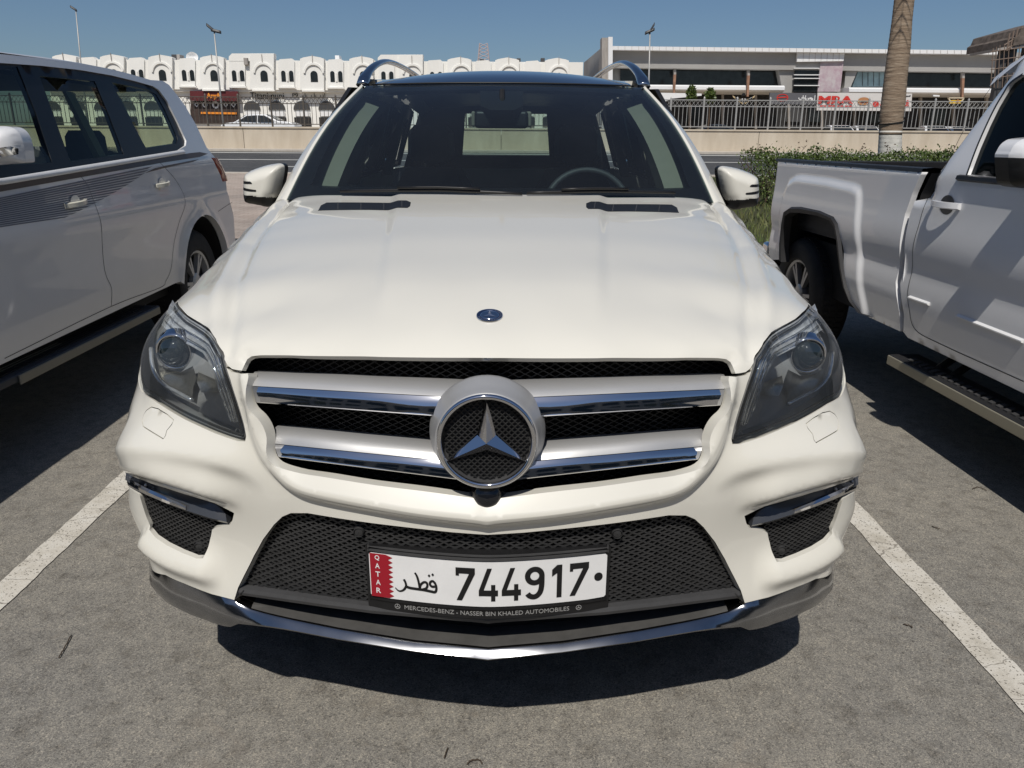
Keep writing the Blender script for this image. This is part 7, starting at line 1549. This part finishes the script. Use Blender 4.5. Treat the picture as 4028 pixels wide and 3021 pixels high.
small_tree(2712, 352, 388, 60, 17, 'young green street tree left of the winged emblem', 3); small_tree(2785, 362, 394, 58, 18, 'darker bushy street tree close to the winged emblem', 4)
# scaffolding / building under construction at the far right
YS = 50.0; sc_ = empty('building_frame', tuple(aty(3985, 300, YS)), label='unfinished brown concrete frame with scaffolding at the edge of the view', cat='building'); o = np.array(sc_.location)
for F_ in ([(3925, 200), (3925, 190), (4200, 140), (4200, 155)], ): MB().prism([tuple(aty(a, b, YS) - o) for a, b in F_], (0, 0, 0), (0, 3, 0)).build('floor_slab', M_GREYD, sc_)
for u, v0 in ((3955, 195), (3990, 190), (4050, 180), (4120, 170)): a = aty(u, v0, YS + .5) - o; MB().box((a[0] - .2, .5, -6), (a[0] + .2, .9, a[2])).build('column', M_GREYP, sc_)
m = MB()
for k_, u in enumerate((3905, 3918, 3932, 3950, 3968, 3990, 4010, 4035)):
    a0, a1 = aty(u - 8, 345, YS) - o, aty(u + 2, 190 - k_ * 6, YS) - o; m.tube([tuple(a0), tuple(a1)], .028, 5)
for v in (195, 230, 265, 300): m.tube([tuple(aty(3898, v + 8, YS) - o), tuple(aty(4060, v - 12, YS) - o)], .03, 5)
for k_ in range(7): m.tube([tuple(aty(3960 + 14 * k_, 200 - k_ * 8, YS) - o), tuple(aty(3972 + 16 * k_, 130 - k_ * 9, YS) - o)], .05, 5)
for v in (0, 26): m.tube([tuple(aty(3950, 178 + v * .8, YS) - o), tuple(aty(4060, 110 + v, YS) - o)], .04, 5)
m.build('scaffold_tubes', principled('scaffold_brown', (.19, .14, .11), rough=.7), sc_)
MB().prism([tuple(aty(a, b, YS - .1) - o) for a, b in [(3985, 180), (3990, 150), (4005, 140), (4018, 112), (4028, 108), (4200, 60), (4200, 140), (4028, 172)]], (0, 0, 0), (0, 5, 0)).build('brick_infill', principled('brick_brown', (.16, .13, .11), rough=.9, var=.6, vscale=3), sc_)
# ------------------------------------------------------------------ street lamps
def lamp(u0, v0, u1, v1, Y, lab, heads, rad=.045):
    b = aty(u1, v1, Y); e = empty('street_lamp', (b[0], Y, terr(Y) * .9), label=lab, cat='street lamp', group='tall street lamps along the road'); o = np.array(e.location); t_ = aty(u0, v0, Y) - o
    MB().tube([(0, 0, 0), (t_[0] * .5 * .5, 0, t_[2] * .5), (t_[0], 0, t_[2])], [rad * 1.5, rad * 1.1, rad * .7], 8).build('pole', M_GALV, e, smooth=True); MB().box((-.25, -.25, -.1), (.25, .25, .15)).build('base', M_CONC, e)
    for hu, hv in heads:
        h = aty(hu, hv, Y) - o; MB().tube([tuple(t_), tuple((t_ + h) / 2 + [0, 0, .03]), tuple(h)], .028, 6).build('arm', M_GALV, e)
        d = (h - t_) / np.linalg.norm(h - t_); hd = e.children[-1]
        MB().loft([[tuple(h + d * s_ + np.array([0, a_, c_])) for a_, c_ in ((-w, .0), (-w * .6, .10), (w * .6, .10), (w, .0), (w * .7, -.06), (-w * .7, -.06))] for s_, w in ((-.38, .05), (-.25, .12), (.06, .12), (.16, .05))], True).build('lamp_head', M_GREYP, e, bevel=.02)
lamp(842, 122, 880, 500, 44, 'tall lamp post with two heads before the maroon shop', [(822, 106), (858, 126)]); lamp(2557, 124, 2546, 500, 44, 'tall two-headed lamp post in front of the grey block', [(2568, 106), (2548, 128)])
lamp(298, 40, 340, 440, 62, 'thin distant lamp post above the roof of the striped off-roader', [(284, 31)], .05)
# ------------------------------------------------------------------ cars beyond the wall
M_CARW = principled('far_white_paint', (.78, .78, .78), rough=.25, coat=.8); M_CARG = principled('far_dark_paint', (.05, .055, .06), rough=.25, coat=.8)
def small_car(loc, mat, lab, rz=0.0, s=1.0):
    e = empty('parked_car', loc, rz, label=lab, cat='car', group='cars parked beyond the wall')
    prof = [(-2.3, .45), (-2.28, .78), (-2.1, .90), (-1.45, .98), (-.72, 1.40), (-.2, 1.46), (.45, 1.44), (1.25, 1.06), (1.85, 1.02), (2.2, .92), (2.3, .62), (2.28, .35), (-2.25, .32)]
    ins = lambda z: 0 if z < 1.0 else (z - 1.0) * .42
    P0 = [(x * s, -(.88 - ins(z)) * s, z * s) for x, z in prof]; P1 = [(x * s, (.88 - ins(z)) * s, z * s) for x, z in prof]; n = len(prof)
    MB().add(P0 + P1, [tuple(range(n)), tuple(range(2 * n - 1, n - 1, -1))] + [(i, n + i, n + (i + 1) % n, (i + 1) % n) for i in range(n)]).build('body', mat, e, bevel=.05)
    for pts in ([(-1.22, 1.02), (-.68, 1.34), (-.05, 1.38), (-.05, 1.0)], [(.02, 1.0), (.02, 1.38), (.42, 1.36), (.98, 1.08), (.95, 1.02)]):
        for s_ in (-1, 1): MB().prism([(x * s, s_ * (.882 - ins(z)) * s, z * s) for x, z in pts], (0, 0, 0), (0, s_ * .012, 0)).build('side_window', M_WINB, e)
    for a, b in (((-1.38, 1.02), (-.78, 1.38)), ((1.18, 1.10), (.52, 1.42))): MB().prism([(a[0] * s, -.72 * s, a[1] * s), (a[0] * s, .72 * s, a[1] * s), (b[0] * s, .6 * s, b[1] * s), (b[0] * s, -.6 * s, b[1] * s)], (0, 0, 0), (0, 0, .03)).build('windscreen', M_WINB, e)
    for x in (-1.4, 1.4):
        for s_ in (-1, 1): 
            w = empty('wheel'); w.parent = e; MB().loft([[(x * s + r_ * s * math.cos(t), s_ * y_ * s, .32 * s + r_ * s * math.sin(t)) for t in np.linspace(0, 2 * math.pi, 21)[:-1]] for r_, y_ in ((.32, .70), (.32, .88), (.22, .90))], True).build('tyre', M_RUBBER, w); MB().loft([[(x * s + r_ * s * math.cos(t), s_ * y_ * s, .32 * s + r_ * s * math.sin(t)) for t in np.linspace(0, 2 * math.pi, 13)[:-1]] for r_, y_ in ((.21, .885), (.05, .93))], True).build('rim', M_SILVER, w)
    return e
c = aty(1015, 449, 50); small_car((c[0] + .2, 50, c[2] - 1.47), M_CARW, 'white saloon car parked across the shop front, beyond the railing')
for u, v, Y, mt, lab, rz in ((3295, 492, 60, M_CARW, 'white car with only its roof showing below the burger sign', 1.5), (3395, 494, 60, M_CARW, 'white car with its roof showing just left of the palm trunk', 1.5), (3668, 494, 60, M_CARW, 'white car with its roof showing right of the palm trunk', 1.4), (3755, 497, 60, M_CARW, 'white car with its roof showing under the yellow sign', 1.6),
                     (2812, 488, 60, M_CARG, 'dark car with only its roof showing below the winged emblem', .1), (2440, 488, 60, M_CARG, 'dark car whose roof shows behind the roof rail', .1)):
    c = aty(u, v, Y); small_car((c[0], Y, c[2] - 1.47), mt, lab, rz)
# tinted door glass of the pickup is set up with its cab
# invented block added behind the viewer, dark, for chrome and paint to mirror
rb = empty('added_reflection_block', (0, -16, 0), label='unseen office block added behind the viewer as something dark for the chrome to mirror', cat='building')
M_RB = concrete('dark_block_render', (.20, .19, .18), (.28, .27, .25), .4)
MB().box((-45, -10, 0), (45, 0, 7.5)).build('wall', M_RB, rb)
for k_ in range(-14, 15):
    for z in (1.0, 4.4): MB().box((k_ * 3 - 1.1, -.0, z), (k_ * 3 + 1.1, .05, z + 2.0)).build('window', M_WINB, rb)
MB().box((-45.3, -10.3, 7.5), (45.3, .3, 7.9)).build('roof_edge', M_CONC, rb)
